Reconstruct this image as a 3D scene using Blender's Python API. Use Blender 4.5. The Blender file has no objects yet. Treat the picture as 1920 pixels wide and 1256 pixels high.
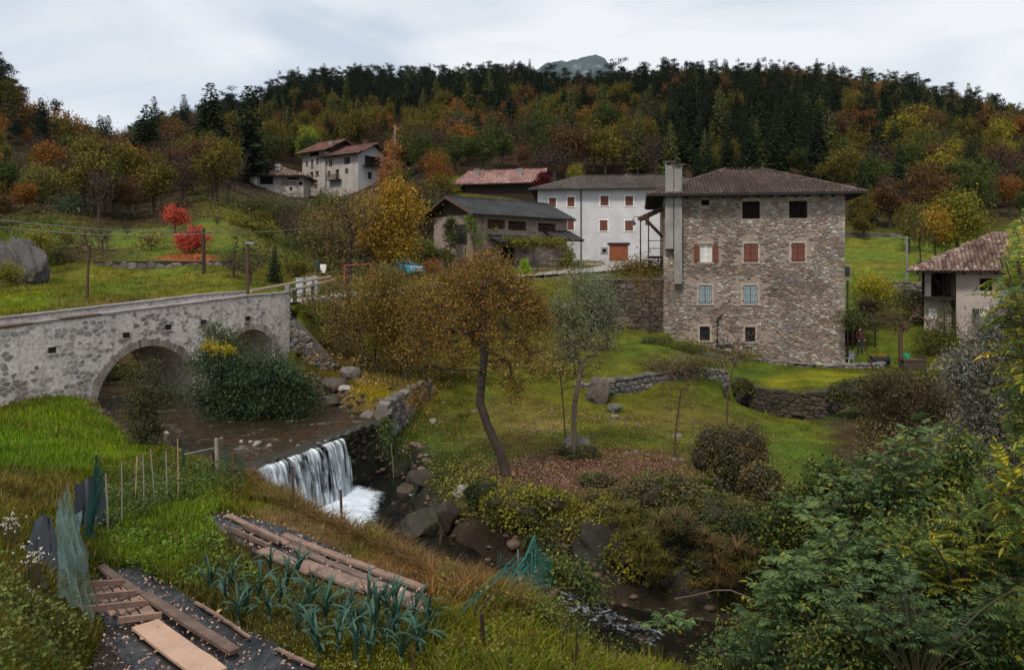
import bpy, math, random
import numpy as np
from mathutils import Vector
SC = bpy.context.scene
COL = SC.collection
R = math.radians
# ------------------------------------------------------------------ camera, world, sun
F = 1500.0            # focal length in photograph pixels (photograph is 1920 wide)
HOR = 500.0           # row of the horizon
cam_d = bpy.data.cameras.new('camera')
cam = bpy.data.objects.new('camera', cam_d)
COL.objects.link(cam)
cam.location = (0, 0, 0)
cam.rotation_euler = (R(90), 0, 0)
cam_d.sensor_width = 36.0
cam_d.lens = 36.0 * F / 1920.0
cam_d.shift_y = -(628.0 - HOR) / 1920.0
cam_d.clip_start = 0.1
cam_d.clip_end = 9000
SC.camera = cam
SUN_EL, SUN_AZ = 52, 205      # azimuth of the sun seen from above, clockwise from +Y
w = bpy.data.worlds.new('World')
SC.world = w
w.use_nodes = True
nt = w.node_tree
nt.nodes.clear()
out = nt.nodes.new('ShaderNodeOutputWorld')
sky = nt.nodes.new('ShaderNodeTexSky')
sky.sky_type = 'NISHITA'
sky.sun_disc = False
sky.sun_elevation = R(SUN_EL)
sky.sun_rotation = R(SUN_AZ)
b1 = nt.nodes.new('ShaderNodeBackground'); b1.inputs['Strength'].default_value = 0.08
nt.links.new(sky.outputs[0], b1.inputs['Color'])
tc = nt.nodes.new('ShaderNodeTexCoord')
mp = nt.nodes.new('ShaderNodeMapping'); mp.inputs['Scale'].default_value = (1.0, 1.0, 3.4)
mp.inputs['Rotation'].default_value = (0, R(8), R(20))
nt.links.new(tc.outputs['Generated'], mp.inputs[0])
nz = nt.nodes.new('ShaderNodeTexNoise'); nz.inputs['Scale'].default_value = 2.1
nz.inputs['Detail'].default_value = 7; nz.inputs['Roughness'].default_value = 0.5
nz.inputs['Distortion'].default_value = 0.5
nt.links.new(mp.outputs[0], nz.inputs['Vector'])
rp = nt.nodes.new('ShaderNodeValToRGB')
e = rp.color_ramp.elements
e[0].position = 0.38; e[0].color = (0.33, 0.37, 0.425, 1)
e[1].position = 0.58; e[1].color = (0.50, 0.508, 0.52, 1)
m = e.new(0.49); m.color = (0.43, 0.45, 0.475, 1)
nt.links.new(nz.outputs['Fac'], rp.inputs[0])
b2 = nt.nodes.new('ShaderNodeBackground'); b2.inputs['Strength'].default_value = 1.0
nt.links.new(rp.outputs[0], b2.inputs['Color'])
mx = nt.nodes.new('ShaderNodeMixShader'); mx.inputs[0].default_value = 0.93
nt.links.new(b1.outputs[0], mx.inputs[1]); nt.links.new(b2.outputs[0], mx.inputs[2])
nt.links.new(mx.outputs[0], out.inputs[0])
sd = bpy.data.lights.new('sun', 'SUN'); sd.energy = 1.5; sd.angle = R(10); sd.color = (1.0, 0.91, 0.80)
sun = bpy.data.objects.new('sun', sd); COL.objects.link(sun)
sun.location = (0, -20, 60)
sdir = Vector((math.sin(R(SUN_AZ)) * math.cos(R(SUN_EL)), math.cos(R(SUN_AZ)) * math.cos(R(SUN_EL)), math.sin(R(SUN_EL))))
sun.rotation_euler = sdir.to_track_quat('Z', 'Y').to_euler()
vs = SC.view_settings
vs.view_transform = 'Standard'; vs.look = 'None'; vs.exposure = 0.9; vs.gamma = 1.0; vs.use_curve_mapping = False
SC.cycles.max_bounces = 6
SC.cycles.diffuse_bounces = 3
SC.cycles.glossy_bounces = 2
SC.cycles.transmission_bounces = 3
SC.cycles.transparent_max_bounces = 6
SC.cycles.use_fast_gi = False
SC.cycles.sample_clamp_indirect = 4
rng = np.random.default_rng(7)
random.seed(7)
def W(px, py, D):
    return Vector(((px - 960) / F * D, D, (HOR - py) / F * D))
# ------------------------------------------------------------------ object helpers
def tag(o, label=None, cat=None, group=None, kind=None):
    if label: o['label'] = label
    if cat: o['category'] = cat
    if group: o['group'] = group
    if kind: o['kind'] = kind
    return o
def empty(name, loc=(0, 0, 0), rz=0.0, parent=None):
    o = bpy.data.objects.new(name, None)
    COL.objects.link(o)
    o.empty_display_size = 0.2
    o.location = loc; o.rotation_euler = (0, 0, rz)
    if parent: o.parent = parent
    return o
def link(name, me, parent=None, mat=None, loc=None, rot=None, scl=None):
    o = bpy.data.objects.new(name, me)
    COL.objects.link(o)
    if mat is not None and len(me.materials) == 0: me.materials.append(mat)
    if parent: o.parent = parent
    if loc is not None: o.location = loc
    if rot is not None: o.rotation_euler = rot
    if scl is not None: o.scale = scl if hasattr(scl, '__len__') else (scl,) * 3
    return o
def np_mesh(name, V, faces, col=None, smooth=False, mat=None):
    """V (N,3); faces: array (M,k) or list of such arrays; col (N,3) or (N,4) point colours."""
    if not isinstance(faces, (list, tuple)): faces = [faces]
    faces = [np.asarray(f, dtype=np.int32) for f in faces if len(f)]
    me = bpy.data.meshes.new(name)
    V = np.asarray(V, dtype=np.float32)
    me.vertices.add(len(V)); me.vertices.foreach_set('co', V.ravel())
    tot = np.concatenate([np.full(len(f), f.shape[1], dtype=np.int32) for f in faces])
    idx = np.concatenate([f.ravel() for f in faces])
    start = np.concatenate([[0], np.cumsum(tot)[:-1]]).astype(np.int32)
    me.loops.add(len(idx)); me.loops.foreach_set('vertex_index', idx)
    me.polygons.add(len(tot)); me.polygons.foreach_set('loop_start', start)
    try: me.polygons.foreach_set('loop_total', tot)
    except Exception: pass
    if smooth: me.polygons.foreach_set('use_smooth', np.ones(len(tot), dtype=bool))
    if col is not None:
        col = np.asarray(col, dtype=np.float32)
        if col.shape[1] == 3: col = np.concatenate([col, np.ones((len(col), 1), np.float32)], 1)
        a = me.color_attributes.new('Col', 'FLOAT_COLOR', 'POINT')
        a.data.foreach_set('color', col.ravel())
    me.update(calc_edges=True)
    if mat: me.materials.append(mat)
    return me
class MB:
    """collects boxes, tubes and faces, builds ONE mesh"""
    def __init__(s): s.v = []; s.f = []
    def add(s, verts, faces):
        n = len(s.v); s.v += [tuple(p) for p in verts]; s.f += [tuple(i + n for i in f) for f in faces]; return s
    def box(s, x0, x1, y0, y1, z0, z1):
        return s.add([(x0,y0,z0),(x1,y0,z0),(x1,y1,z0),(x0,y1,z0),(x0,y0,z1),(x1,y0,z1),(x1,y1,z1),(x0,y1,z1)],
                     [(0,3,2,1),(4,5,6,7),(0,1,5,4),(1,2,6,5),(2,3,7,6),(3,0,4,7)])
    def prism(s, poly, d):      # poly: 3D points, d: extrusion vector
        n = len(poly); a = [Vector(p) for p in poly]; b = [p + Vector(d) for p in a]
        return s.add(a + b, [tuple(range(n))[::-1], tuple(range(n, 2 * n))] + [(i, (i + 1) % n, n + (i + 1) % n, n + i) for i in range(n)])
    def tube(s, pts, rad, n=6, cap=True):
        pts = [Vector(p) for p in pts]
        if not hasattr(rad, '__len__'): rad = [rad] * len(pts)
        base = len(s.v); up = Vector((0, 0, 1))
        for i, p in enumerate(pts):
            d = (pts[min(i + 1, len(pts) - 1)] - pts[max(i - 1, 0)]).normalized()
            a = d.cross(up)
            if a.length < 0.05: a = d.cross(Vector((1, 0, 0)))
            a.normalize(); b = d.cross(a)
            for k in range(n):
                t = 2 * math.pi * k / n
                s.v.append(tuple(p + (a * math.cos(t) + b * math.sin(t)) * rad[i]))
        for i in range(len(pts) - 1):
            for k in range(n):
                q = base + i * n
                s.f.append((q + k, q + (k + 1) % n, q + n + (k + 1) % n, q + n + k))
        if cap:
            s.f.append(tuple(base + k for k in range(n)))
            q = base + (len(pts) - 1) * n
            s.f.append(tuple(q + n - 1 - k for k in range(n)))
        return s
    def bar(s, p0, p1, wd, ht):  # a plank from p0 to p1, wd wide, ht thick
        p0 = Vector(p0); p1 = Vector(p1); d = (p1 - p0).normalized()
        a = d.cross(Vector((0, 0, 1)))
        if a.length < 0.05: a = Vector((1, 0, 0))
        a.normalize(); b = a.cross(d).normalized()
        a *= wd / 2; b *= ht / 2
        return s.prism([p0 - a - b, p0 + a - b, p0 + a + b, p0 - a + b], p1 - p0)
    def mesh(s, name, mat=None, smooth=False):
        me = bpy.data.meshes.new(name)
        me.from_pydata(s.v, [], s.f)
        if smooth: me.polygons.foreach_set('use_smooth', [True] * len(me.polygons))
        if mat: me.materials.append(mat)
        return me
    def build(s, name, mat, parent=None, smooth=False, **k):
        return link(name, s.mesh(name, mat, smooth), parent, **k)
# ------------------------------------------------------------------ materials
def new_mat(name):
    m = bpy.data.materials.new(name); m.use_nodes = True
    n = m.node_tree; n.nodes.clear()
    o = n.nodes.new('ShaderNodeOutputMaterial')
    p = n.nodes.new('ShaderNodeBsdfPrincipled')
    n.links.new(p.outputs[0], o.inputs[0])
    return m, n, p, o
def mixrgb(n, a, b, fac, mode='MIX'):
    x = n.nodes.new('ShaderNodeMix'); x.data_type = 'RGBA'; x.blend_type = mode
    for sock, val in ((x.inputs[0], fac), (x.inputs[6], a), (x.inputs[7], b)):
        if hasattr(val, 'links') or isinstance(val, bpy.types.NodeSocket): n.links.new(val, sock)
        elif isinstance(val, (int, float)): sock.default_value = val
        else: sock.default_value = (*val[:3], 1)
    return x.outputs[2]
def math_n(n, op, a, b=0.0, clamp=False):
    x = n.nodes.new('ShaderNodeMath'); x.operation = op; x.use_clamp = clamp
    for i, v in enumerate((a, b)):
        if isinstance(v, bpy.types.NodeSocket): n.links.new(v, x.inputs[i])
        else: x.inputs[i].default_value = v
    return x.outputs[0]
def noise_n(n, scale, detail=4, rough=0.55, coord='Object', stretch=None, dist=0.0):
    t = n.nodes.new('ShaderNodeTexCoord'); z = n.nodes.new('ShaderNodeTexNoise')
    z.inputs['Scale'].default_value = scale; z.inputs['Detail'].default_value = detail
    z.inputs['Roughness'].default_value = rough; z.inputs['Distortion'].default_value = dist
    src = t.outputs[coord]
    if stretch:
        mpp = n.nodes.new('ShaderNodeMapping'); mpp.inputs['Scale'].default_value = stretch
        n.links.new(src, mpp.inputs[0]); src = mpp.outputs[0]
    n.links.new(src, z.inputs['Vector'])
    return z.outputs['Fac']
def ramp_n(n, fac, stops):
    r = n.nodes.new('ShaderNodeValToRGB')
    el = r.color_ramp.elements
    while len(el) < len(stops): el.new(0.5)
    for e_, (p, c) in zip(el, sorted(stops, key=lambda q: q[0])):
        e_.position = p; e_.color = (*c[:3], 1) if hasattr(c, '__len__') else (c, c, c, 1)
    n.links.new(fac, r.inputs[0])
    return r.outputs[0]
def bump_n(n, p, h, strength=0.5, dist=0.02):
    b = n.nodes.new('ShaderNodeBump'); b.inputs['Strength'].default_value = strength
    b.inputs['Distance'].default_value = dist
    n.links.new(h, b.inputs['Height']); n.links.new(b.outputs[0], p.inputs['Normal'])
def plain(name, c, rough=0.7, c2=None, scale=3.0, stretch=None, bump=0.0, metal=0.0, spec=0.3, bd=0.01, rnd=0.0, fine=0.0):
    m, n, p, o = new_mat(name)
    p.inputs['Roughness'].default_value = rough; p.inputs['Metallic'].default_value = metal
    p.inputs['Specular IOR Level'].default_value = spec
    c2 = c2 or tuple(x * 0.7 for x in c)
    f = noise_n(n, scale, 6, 0.65, stretch=stretch)
    col = ramp_n(n, f, [(0.32, c2), (0.66, c)])
    if fine:
        g = noise_n(n, scale * 9, 3, 0.6)
        col = mixrgb(n, col, ramp_n(n, g, [(0.3, 1 - fine), (0.7, 1.0)]), 1.0, 'MULTIPLY')
    if rnd:
        oi = n.nodes.new('ShaderNodeObjectInfo')
        v = math_n(n, 'MULTIPLY_ADD', oi.outputs['Random'], rnd); v.node.inputs[2].default_value = 1 - rnd / 2
        cc = n.nodes.new('ShaderNodeCombineColor')
        for i in range(3): n.links.new(v, cc.inputs[i])
        col = mixrgb(n, col, cc.outputs[0], 1.0, 'MULTIPLY')
    n.links.new(col, p.inputs['Base Color'])
    if bump: bump_n(n, p, f, bump, bd)
    return m
def stone_mat(name, stops, rough=0.85, moss=0.0, dark=0.0, bd=0.015):
    """each stone of a wall has its own tone, picked by object and by mesh island"""
    m, n, p, o = new_mat(name)
    p.inputs['Roughness'].default_value = rough; p.inputs['Specular IOR Level'].default_value = 0.25
    g = n.nodes.new('ShaderNodeNewGeometry'); oi = n.nodes.new('ShaderNodeObjectInfo')
    r = math_n(n, 'FRACT', math_n(n, 'ADD', g.outputs['Random Per Island'], oi.outputs['Random']))
    base = ramp_n(n, r, stops)
    big = noise_n(n, 5.0, 6, 0.7)
    wp_ = n.nodes.new('ShaderNodeTexNoise'); wp_.inputs['Scale'].default_value = .45; wp_.inputs['Detail'].default_value = 4; n.links.new(g.outputs['Position'], wp_.inputs['Vector'])
    base = mixrgb(n, base, ramp_n(n, wp_.outputs['Fac'], [(.36, (.62,.58,.54)), (.62, (1.12,1.12,1.12))]), .9, 'MULTIPLY')
    base = mixrgb(n, base, ramp_n(n, big, [(0.3, 0.45), (0.7, 1.1)]), 0.85, 'MULTIPLY')
    fn = noise_n(n, 34.0, 4, 0.6)
    base = mixrgb(n, base, ramp_n(n, fn, [(0.33, 0.55), (0.62, 1.1)]), 0.8, 'MULTIPLY')
    if moss:
        sep = n.nodes.new('ShaderNodeSeparateXYZ'); n.links.new(g.outputs['Normal'], sep.inputs[0])
        q = math_n(n, 'ADD', math_n(n, 'MULTIPLY', sep.outputs[2], .6), math_n(n, 'MULTIPLY', noise_n(n, 2.5, 4), 1.2))
        fac = math_n(n, 'MULTIPLY', math_n(n, 'SUBTRACT', q, 1.3 - moss * 0.6), 4.0, True)
        base = mixrgb(n, base, (0.055, 0.06, 0.014), fac)
    n.links.new(base, p.inputs['Base Color'])
    bump_n(n, p, noise_n(n, 14.0, 6, 0.7), 0.6, bd)
    return m
def leaf_mat(name, stops, trans=0.3, rough=0.55, var=0.5, dom='rand'):
    """leaf colour: a tone per leaf (Col) times a colour picked by the object's random number"""
    m, n, p, o = new_mat(name)
    oi = n.nodes.new('ShaderNodeObjectInfo')
    at = n.nodes.new('ShaderNodeAttribute'); at.attribute_name = 'Col'
    sp = n.nodes.new('ShaderNodeSeparateColor'); n.links.new(at.outputs['Color'], sp.inputs[0])
    if dom == 'leaf': f = sp.outputs[1]
    elif dom == 'rand': f = oi.outputs['Random']
    else:
        f = math_n(n, 'ADD', math_n(n, 'MULTIPLY', oi.outputs['Random'], 0.5), math_n(n, 'MULTIPLY', sp.outputs[1], 0.5))
    c = ramp_n(n, f, stops)
    tone = math_n(n, 'MULTIPLY_ADD', sp.outputs[0], var); tone.node.inputs[2].default_value = 1 - var / 2
    cc = n.nodes.new('ShaderNodeCombineColor')
    for i in range(3): n.links.new(tone, cc.inputs[i])
    c = mixrgb(n, c, cc.outputs[0], 1.0, 'MULTIPLY')
    n.links.new(c, p.inputs['Base Color'])
    p.inputs['Roughness'].default_value = rough; p.inputs['Specular IOR Level'].default_value = 0.16
    if trans > 0:
        t = n.nodes.new('ShaderNodeBsdfTranslucent'); n.links.new(c, t.inputs[0])
        ms = n.nodes.new('ShaderNodeMixShader'); ms.inputs[0].default_value = trans
        n.links.new(p.outputs[0], ms.inputs[1]); n.links.new(t.outputs[0], ms.inputs[2])
        n.links.new(ms.outputs[0], o.inputs[0])
    return m
def attr_mat(name, rough=0.9, trans=0.0, noise=None, bump=None, spec=0.2):
    m, n, p, o = new_mat(name)
    at = n.nodes.new('ShaderNodeAttribute'); at.attribute_name = 'Col'
    c = at.outputs['Color']
    if noise:
        for sc_, lo, hi in noise:
            c = mixrgb(n, c, ramp_n(n, noise_n(n, sc_, 5, 0.6), [(0.33, lo), (0.67, hi)]), 1.0, 'MULTIPLY')
    n.links.new(c, p.inputs['Base Color'])
    p.inputs['Roughness'].default_value = rough; p.inputs['Specular IOR Level'].default_value = spec
    if bump: bump_n(n, p, noise_n(n, bump[0], 6, 0.65), bump[1], bump[2])
    if trans:
        t = n.nodes.new('ShaderNodeBsdfTranslucent'); n.links.new(c, t.inputs[0])
        ms = n.nodes.new('ShaderNodeMixShader'); ms.inputs[0].default_value = trans
        n.links.new(p.outputs[0], ms.inputs[1]); n.links.new(t.outputs[0], ms.inputs[2])
        n.links.new(ms.outputs[0], o.inputs[0])
    return m
# ------------------------------------------------------------------ value noise in numpy
_tab = np.random.default_rng(3).random((256, 256))
def vnoise(x, y, sc=1.0, octaves=4, seed=0):
    x = np.asarray(x, float) / sc + seed * 17.3; y = np.asarray(y, float) / sc + seed * 9.1
    s = 0; a = 1; t = 0
    for _ in range(octaves):
        xi = np.floor(x).astype(int); yi = np.floor(y).astype(int); fx = x - xi; fy = y - yi
        fx = fx * fx * (3 - 2 * fx); fy = fy * fy * (3 - 2 * fy)
        g = lambda i, j: _tab[i % 256, j % 256]
        v = (g(xi, yi) * (1 - fx) + g(xi + 1, yi) * fx) * (1 - fy) + (g(xi, yi + 1) * (1 - fx) + g(xi + 1, yi + 1) * fx) * fy
        s = s + v * a; t += a; a *= 0.5; x = x * 2.03 + 5.1; y = y * 2.03 + 1.7
    return s / t
# ------------------------------------------------------------------ terrain: cross-sections, (metres away, height) per viewing direction
SECT = {
 -700: [(5,-2.5),(10,-3),(18,-3.6),(26,-4.2),(34,-2),(45,-1),(60,2),(90,12),(150,42),(260,80),(400,70),(900,40)],
 -100: [(5,-2.9),(8,-3.3),(12,-3.8),(17,-4.3),(23,-4.7),(26,-4.8),(31,-2.5),(34,-2.1),(50,-1.0),(60,1),(80,6),(120,20),(180,46),(260,72),(400,60),(900,30)],
 0: [(5,-3.0),(6,-3.2),(8,-3.5),(12,-3.95),(17,-4.4),(23,-4.72),(26.5,-4.85),(31,-2.6),(34,-2.1),(50,-1.1),(60,0.5),(80,5),(120,18),(180,39),(260,60),(400,50),(900,20)],
 100: [(5,-3.4),(7,-3.9),(9,-4.15),(11.5,-4.4),(14,-4.55),(17,-4.6),(22,-4.8),(27.9,-4.74),(33,-2.3),(45,-1.3),(55,-.6),(66,2),(90,8),(120,16),(180,24),(250,29),(400,24),(900,20)],
 170: [(5,-3.6),(7,-4.2),(9,-4.5),(10.8,-4.75),(12,-4.85),(16,-4.75),(20,-4.8),(24,-4.9),(28.5,-5.0),(31,-5.3),(36,-3.5),(40,-1.9),(52,-.8),(56,.3),(70,2.3),(120,13),(180,22),(250,27),(400,30),(900,30)],
 240: [(5,-4.2),(8.5,-4.82),(10,-4.88),(15,-4.9),(20,-4.95),(23,-5.15),(26,-5.4),(32,-5.4),(37,-5),(41,-2),(50,-.9),(55,-.7),(56.5,.45),(70,2.2),(90,6),(140,15),(200,25),(300,32),(400,62),(500,86),(900,60)],
 400: [(5,-4.4),(9,-4.86),(15,-4.9),(20,-5.0),(21.5,-5.3),(26,-5.4),(34,-5.4),(38,-5.2),(43,-2.2),(50,-.8),(55,.3),(72,2.6),(100,9),(150,18),(220,34),(300,50),(450,79),(900,50)],
 500: [(5,-4.5),(9,-4.86),(17,-4.98),(19.5,-5.15),(21,-5.4),(30,-5.4),(34,-5.3),(37,-4.9),(40,-2.4),(45,-1.6),(60,-.4),(75,1.2),(100,6),(130,10.5),(150,13),(165,16),(200,29),(300,59),(360,70),(450,72),(900,50)],
 560: [(5,-4.5),(9,-4.86),(17,-5.0),(18,-5.2),(19.5,-5.9),(21,-6.8),(25,-5.4),(30,-5.4),(33.5,-5.2),(36,-4.9),(37.5,-4.3),(39,-2.3),(42,-1.75),(48,-1.6),(60,-1),(75,-.1),(100,4),(140,11),(155,12.3),(167,14),(200,28),(300,63),(360,77),(450,74),(900,50)],
 640: [(5,-4.5),(9.5,-4.88),(15,-5.1),(16.5,-5.25),(17.6,-6.0),(19,-6.9),(24,-6.9),(27,-5.5),(31,-5.3),(33.5,-4.95),(36,-4.75),(40,-4.1),(44,-2.6),(47,-1.7),(60,-1.25),(80,-.5),(100,2),(130,8),(165,13.5),(175,17),(220,32),(300,62),(360,78),(450,76),(900,50)],
 720: [(5,-4.6),(9.7,-4.92),(14,-5.1),(15.5,-5.25),(16.6,-6.1),(18,-7),(22,-7),(24.5,-6.7),(26.3,-6.4),(28,-6.1),(31,-5.6),(34,-5.1),(38,-4.6),(44,-3.4),(50,-1.8),(58,-1.25),(62,-1.2),(78,-.4),(100,3.2),(120,8),(165,18),(230,42),(300,62),(365,79),(450,76),(900,50)],
 800: [(5,-4.6),(9.9,-5),(13,-5.1),(14.4,-5.25),(15.4,-6.2),(16.5,-7),(20.5,-7),(22,-6.5),(25,-6.1),(28,-5.95),(33,-5.65),(38,-5.0),(44,-3.9),(50,-2.5),(57,-1.4),(60,-1.2),(78,-.3),(90,0.5),(105,6),(120,12),(160,22),(230,43),(300,62),(370,81),(450,78),(900,50)],
 960: [(5,-4.7),(9.9,-5),(12.5,-5.25),(13.6,-5.7),(15.4,-7.1),(18,-7.1),(19.2,-6.2),(20,-6.0),(22,-6.0),(25,-6),(30,-5.78),(35.5,-5.6),(36.5,-5.1),(44,-3.6),(52,-1.7),(57,-1.0),(80,0),(95,.5),(105,5),(115,10),(160,22),(230,44),(300,63),(380,85),(460,81),(900,50)],
 1120: [(5,-4.8),(10,-5.4),(12,-5.9),(13.2,-6.6),(14.3,-7.3),(17,-7.3),(17.8,-6.5),(18.5,-5.9),(20,-5.85),(25,-6.05),(30,-6.0),(34,-5.95),(35.2,-5.2),(40,-4.5),(50,-4.0),(52.5,-3.9),(53.2,-.95),(60,-.7),(80,0),(93,.5),(103,1),(115,8),(150,20),(230,44),(300,62),(385,83),(460,78),(900,50)],
 1220: [(5,-5.0),(10,-5.6),(12,-6.1),(13.3,-6.9),(14.3,-7.5),(16.6,-7.5),(17.6,-6.2),(18.5,-5.7),(22,-5.95),(26,-6.15),(31,-6.1),(36.3,-5.95),(37.3,-5.0),(42,-4.6),(50,-4.35),(51.4,-4.2),(52.0,-.95),(60,-.75),(80,.1),(93,.55),(103,1),(115,8),(150,20),(230,45),(300,65),(385,88),(460,84),(900,50)],
 1300: [(5,-5.2),(10,-5.8),(12,-6.4),(14,-7.5),(16.4,-7.5),(17.4,-6.3),(18.5,-5.75),(22,-6.1),(27,-6.25),(32,-6.2),(37.6,-5.95),(38.6,-5.0),(44,-4.95),(48,-4.95),(54,-4.5),(59,-1.2),(65,-.5),(95,1),(115,8),(150,20),(230,45),(300,65),(380,87),(460,84),(900,50)],
 1375: [(5,-5.2),(10,-5.9),(13,-6.8),(15,-7.6),(17.4,-7.2),(18.8,-6.1),(22,-6.3),(27,-6.5),(32,-6.5),(38.5,-6.3),(40,-5.6),(46,-5.3),(49,-5.3),(54,-5),(60,-1.4),(70,-.6),(100,2),(150,20),(230,45),(300,65),(380,87),(460,84),(900,50)],
 1450: [(5,-5.0),(10,-6),(13,-6.8),(16,-7.6),(19,-6.6),(22,-6.4),(27,-6.7),(32,-6.8),(36.8,-6.9),(38.4,-5.95),(46,-5.82),(52,-5.6),(60,-3),(70,-1),(100,3),(150,20),(230,45),(300,65),(380,85),(460,80),(900,50)],
 1540: [(5,-4.8),(9,-5.6),(12.5,-6.7),(16,-7.7),(20,-7),(25,-6.9),(32,-6.95),(37,-6.95),(38.7,-6.0),(46,-5.95),(52,-5.9),(60,-4.2),(70,-2),(100,3.3),(150,19),(230,43),(300,62),(380,84),(460,78),(900,50)],
 1600: [(5,-4.4),(8,-5),(12,-6.5),(16,-7.7),(22,-7.0),(30,-7),(38,-6.85),(42,-6.2),(46,-6.1),(50,-6.0),(54,-5.5),(58,-4.6),(66,-3),(75,-1.8),(90,1.2),(100,3.4),(102,3.9),(110,5),(130,12),(180,29),(300,60),(380,82),(460,76),(900,50)],
 1750: [(5,-3.9),(8,-4.5),(12,-5.5),(18,-7),(25,-7.3),(35,-7),(42,-6.4),(48,-6.1),(53,-5.4),(60,-4),(75,-1.5),(90,1),(100,3.2),(120,9),(160,21),(250,45),(340,67),(450,62),(900,45)],
 1900: [(5,-3.5),(7,-3.8),(12,-5),(20,-7),(30,-7.3),(45,-6),(55,-5.1),(75,-1.5),(100,3),(150,16),(250,40),(330,57),(450,52),(900,40)],
 2650: [(5,-3.5),(7,-3.8),(12,-5),(20,-7),(45,-5.5),(75,-1),(100,3),(150,14),(250,33),(330,46),(450,44),(900,40)],
}
PXS = np.arange(-700, 2651, 9.0)
LDS = np.arange(math.log(5.0), math.log(900.0), 0.0115)
DS = np.exp(LDS)
_k = sorted(SECT)
_prof = np.array([np.interp(LDS, [math.log(d) for d, z in SECT[k]], [z for d, z in SECT[k]]) for k in _k])
HG = np.empty((len(LDS), len(PXS)))
for i in range(len(LDS)): HG[i] = np.interp(PXS, _k, _prof[:, i])
def blur(a, n, ax):
    for _ in range(n):
        b = np.roll(a, 1, ax); c = np.roll(a, -1, ax)
        if ax == 0: b[0] = a[0]; c[-1] = a[-1]
        else: b[:, 0] = a[:, 0]; c[:, -1] = a[:, -1]
        a = (a * 2 + b + c) / 4
    return a
HG = blur(blur(HG, 3, 0), 10, 1)
GY = np.repeat(DS[:, None], len(PXS), 1)
GX = (PXS[None, :] - 960) / F * GY
def poly_sd(X, Y, poly):
    """signed distance to a polygon, negative inside"""
    P = np.asarray(poly, float); n = len(P)
    d = np.full(X.shape, 1e9); ins = np.zeros(X.shape, bool)
    for i in range(n):
        a = P[i]; b = P[(i + 1) % n]; e_ = b - a
        wx = X - a[0]; wy = Y - a[1]
        t = np.clip((wx * e_[0] + wy * e_[1]) / (e_ @ e_), 0, 1)
        d = np.minimum(d, np.hypot(wx - e_[0] * t, wy - e_[1] * t))
        c = (a[1] > Y) != (b[1] > Y)
        with np.errstate(divide='ignore', invalid='ignore'):
            ins ^= c & (X < (b[0] - a[0]) * (Y - a[1]) / (b[1] - a[1] + 1e-12) + a[0])
    return np.where(ins, -d, d)
UP_W = -5.40
W0 = (-6.95, 20.9); W1 = (-4.35, 27.9)
RIV_UP = [W0, W1, (-5.6, 29.6), (-6.6, 31.2), (-7.4, 33.5), (-9.6, 36.3), (-12, 39), (-15, 41.5), (-18, 42), (-20, 39), (-18.5, 34), (-17.0, 31.5), (-15.1, 29.6), (-13.6, 27.2), (-11.2, 24.6), (-9.0, 22.6), (-8.0, 21.4)]
RIV_LO = [(-7.0, 20.6), (-4.25, 28.0), (-3.5, 27.0), (-3.0, 25), (-2.7, 22.8), (-1.9, 21.0), (-0.6, 19.6), (0.6, 18.3), (2.0, 17.3), (3.3, 16.7), (5, 16.5), (8, 17), (12, 19), (14, 20), (14, 17.5), (11, 15.6), (8, 14.6), (5, 14.0), (3, 13.9), (1.7, 14.6), (0.3, 15.6), (-1.3, 16.4), (-2.8, 17.6), (-4.6, 18.7), (-6.2, 19.8)]
def low_water(X, Y):
    t = np.clip((np.asarray(X) + 1.0) / 6.0, 0, 1)
    return -7.0 - 0.45 * t
def pxpoly(pts): return [((a - 960) / F * d, d) for a, d in pts]
def shape_ground(poly, z, edge=0.22):
    s_ = poly_sd(GX, GY, poly); k = np.clip(-s_ / edge + .5, 0, 1)
    return HG * (1 - k) + z * k
TERR = [(1378,43),(1392,40.8),(1420,39.3),(1460,37.8),(1505,37.2),(1545,37.8),(1590,40),(1640,42)]
HG = shape_ground(pxpoly([(1360,44),(1360,38),(1450,35.5),(1505,35.2),(1560,35.5),(1680,39),(1680,42)] + [(a, d + .42) for a, d in TERR[::-1]]), -7.12 + 0.05 * np.abs(GX - 13.5), 0.35)
HG = shape_ground(pxpoly([(a, d + .32) for a, d in TERR] + [(1640,46.5),(1378,46.5)]), -5.92)
HG = shape_ground(pxpoly([(1080,53.9),(1095,54.45),(1180,52.65),(1256,51.45),(1256,47.5),(1180,47.5),(1080,48)]), -4.15 + 0 * GX, .2)
HG = shape_ground(pxpoly([(1090,54.5),(1180,52.7),(1252,51.5),(1256,60),(1090,60)]), -.92 + 0 * GX, .1)
HG = shape_ground([(-10.0, 38.0), (-14.8, 40.5), (-14.0, 47), (-8.6, 50), (-7.0, 47.5), (-8.7, 43.5), (-9.7, 40.5)], -1.9 + 0 * GX, .5)
RETW = [W1, (-3.95, 31.0), (-3.45, 34.3)]
HG = shape_ground([W1, (-3.95, 31.0), (-3.45, 34.3), (-4.4, 37.5), (-9.5, 37.5), (-7.6, 33.6), (-6.6, 31.2), (-5.6, 29.6)], -4.86 + 0 * GX)
HG = shape_ground([(-4.1, 27.7), (-3.7, 31.0), (-3.2, 34.3), (-2.2, 34.5), (-1.6, 31), (-2.2, 27.4)], np.clip(-6.5 + (GY - 27) * .14, -6.5, -5.5), 0.4)
HG = HG - np.clip((GY - 250) / 100, 0, 1) * (1.0 + 5 * np.clip((600 - (GX / GY * F + 960)) / 100, 0, 1) * ((GX / GY * F + 960) > 440)) - np.clip((GY - 130) / 100, 0, 1) * np.clip((300 - (GX / GY * F + 960)) / 150, 0, 1) * 7.0
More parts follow.
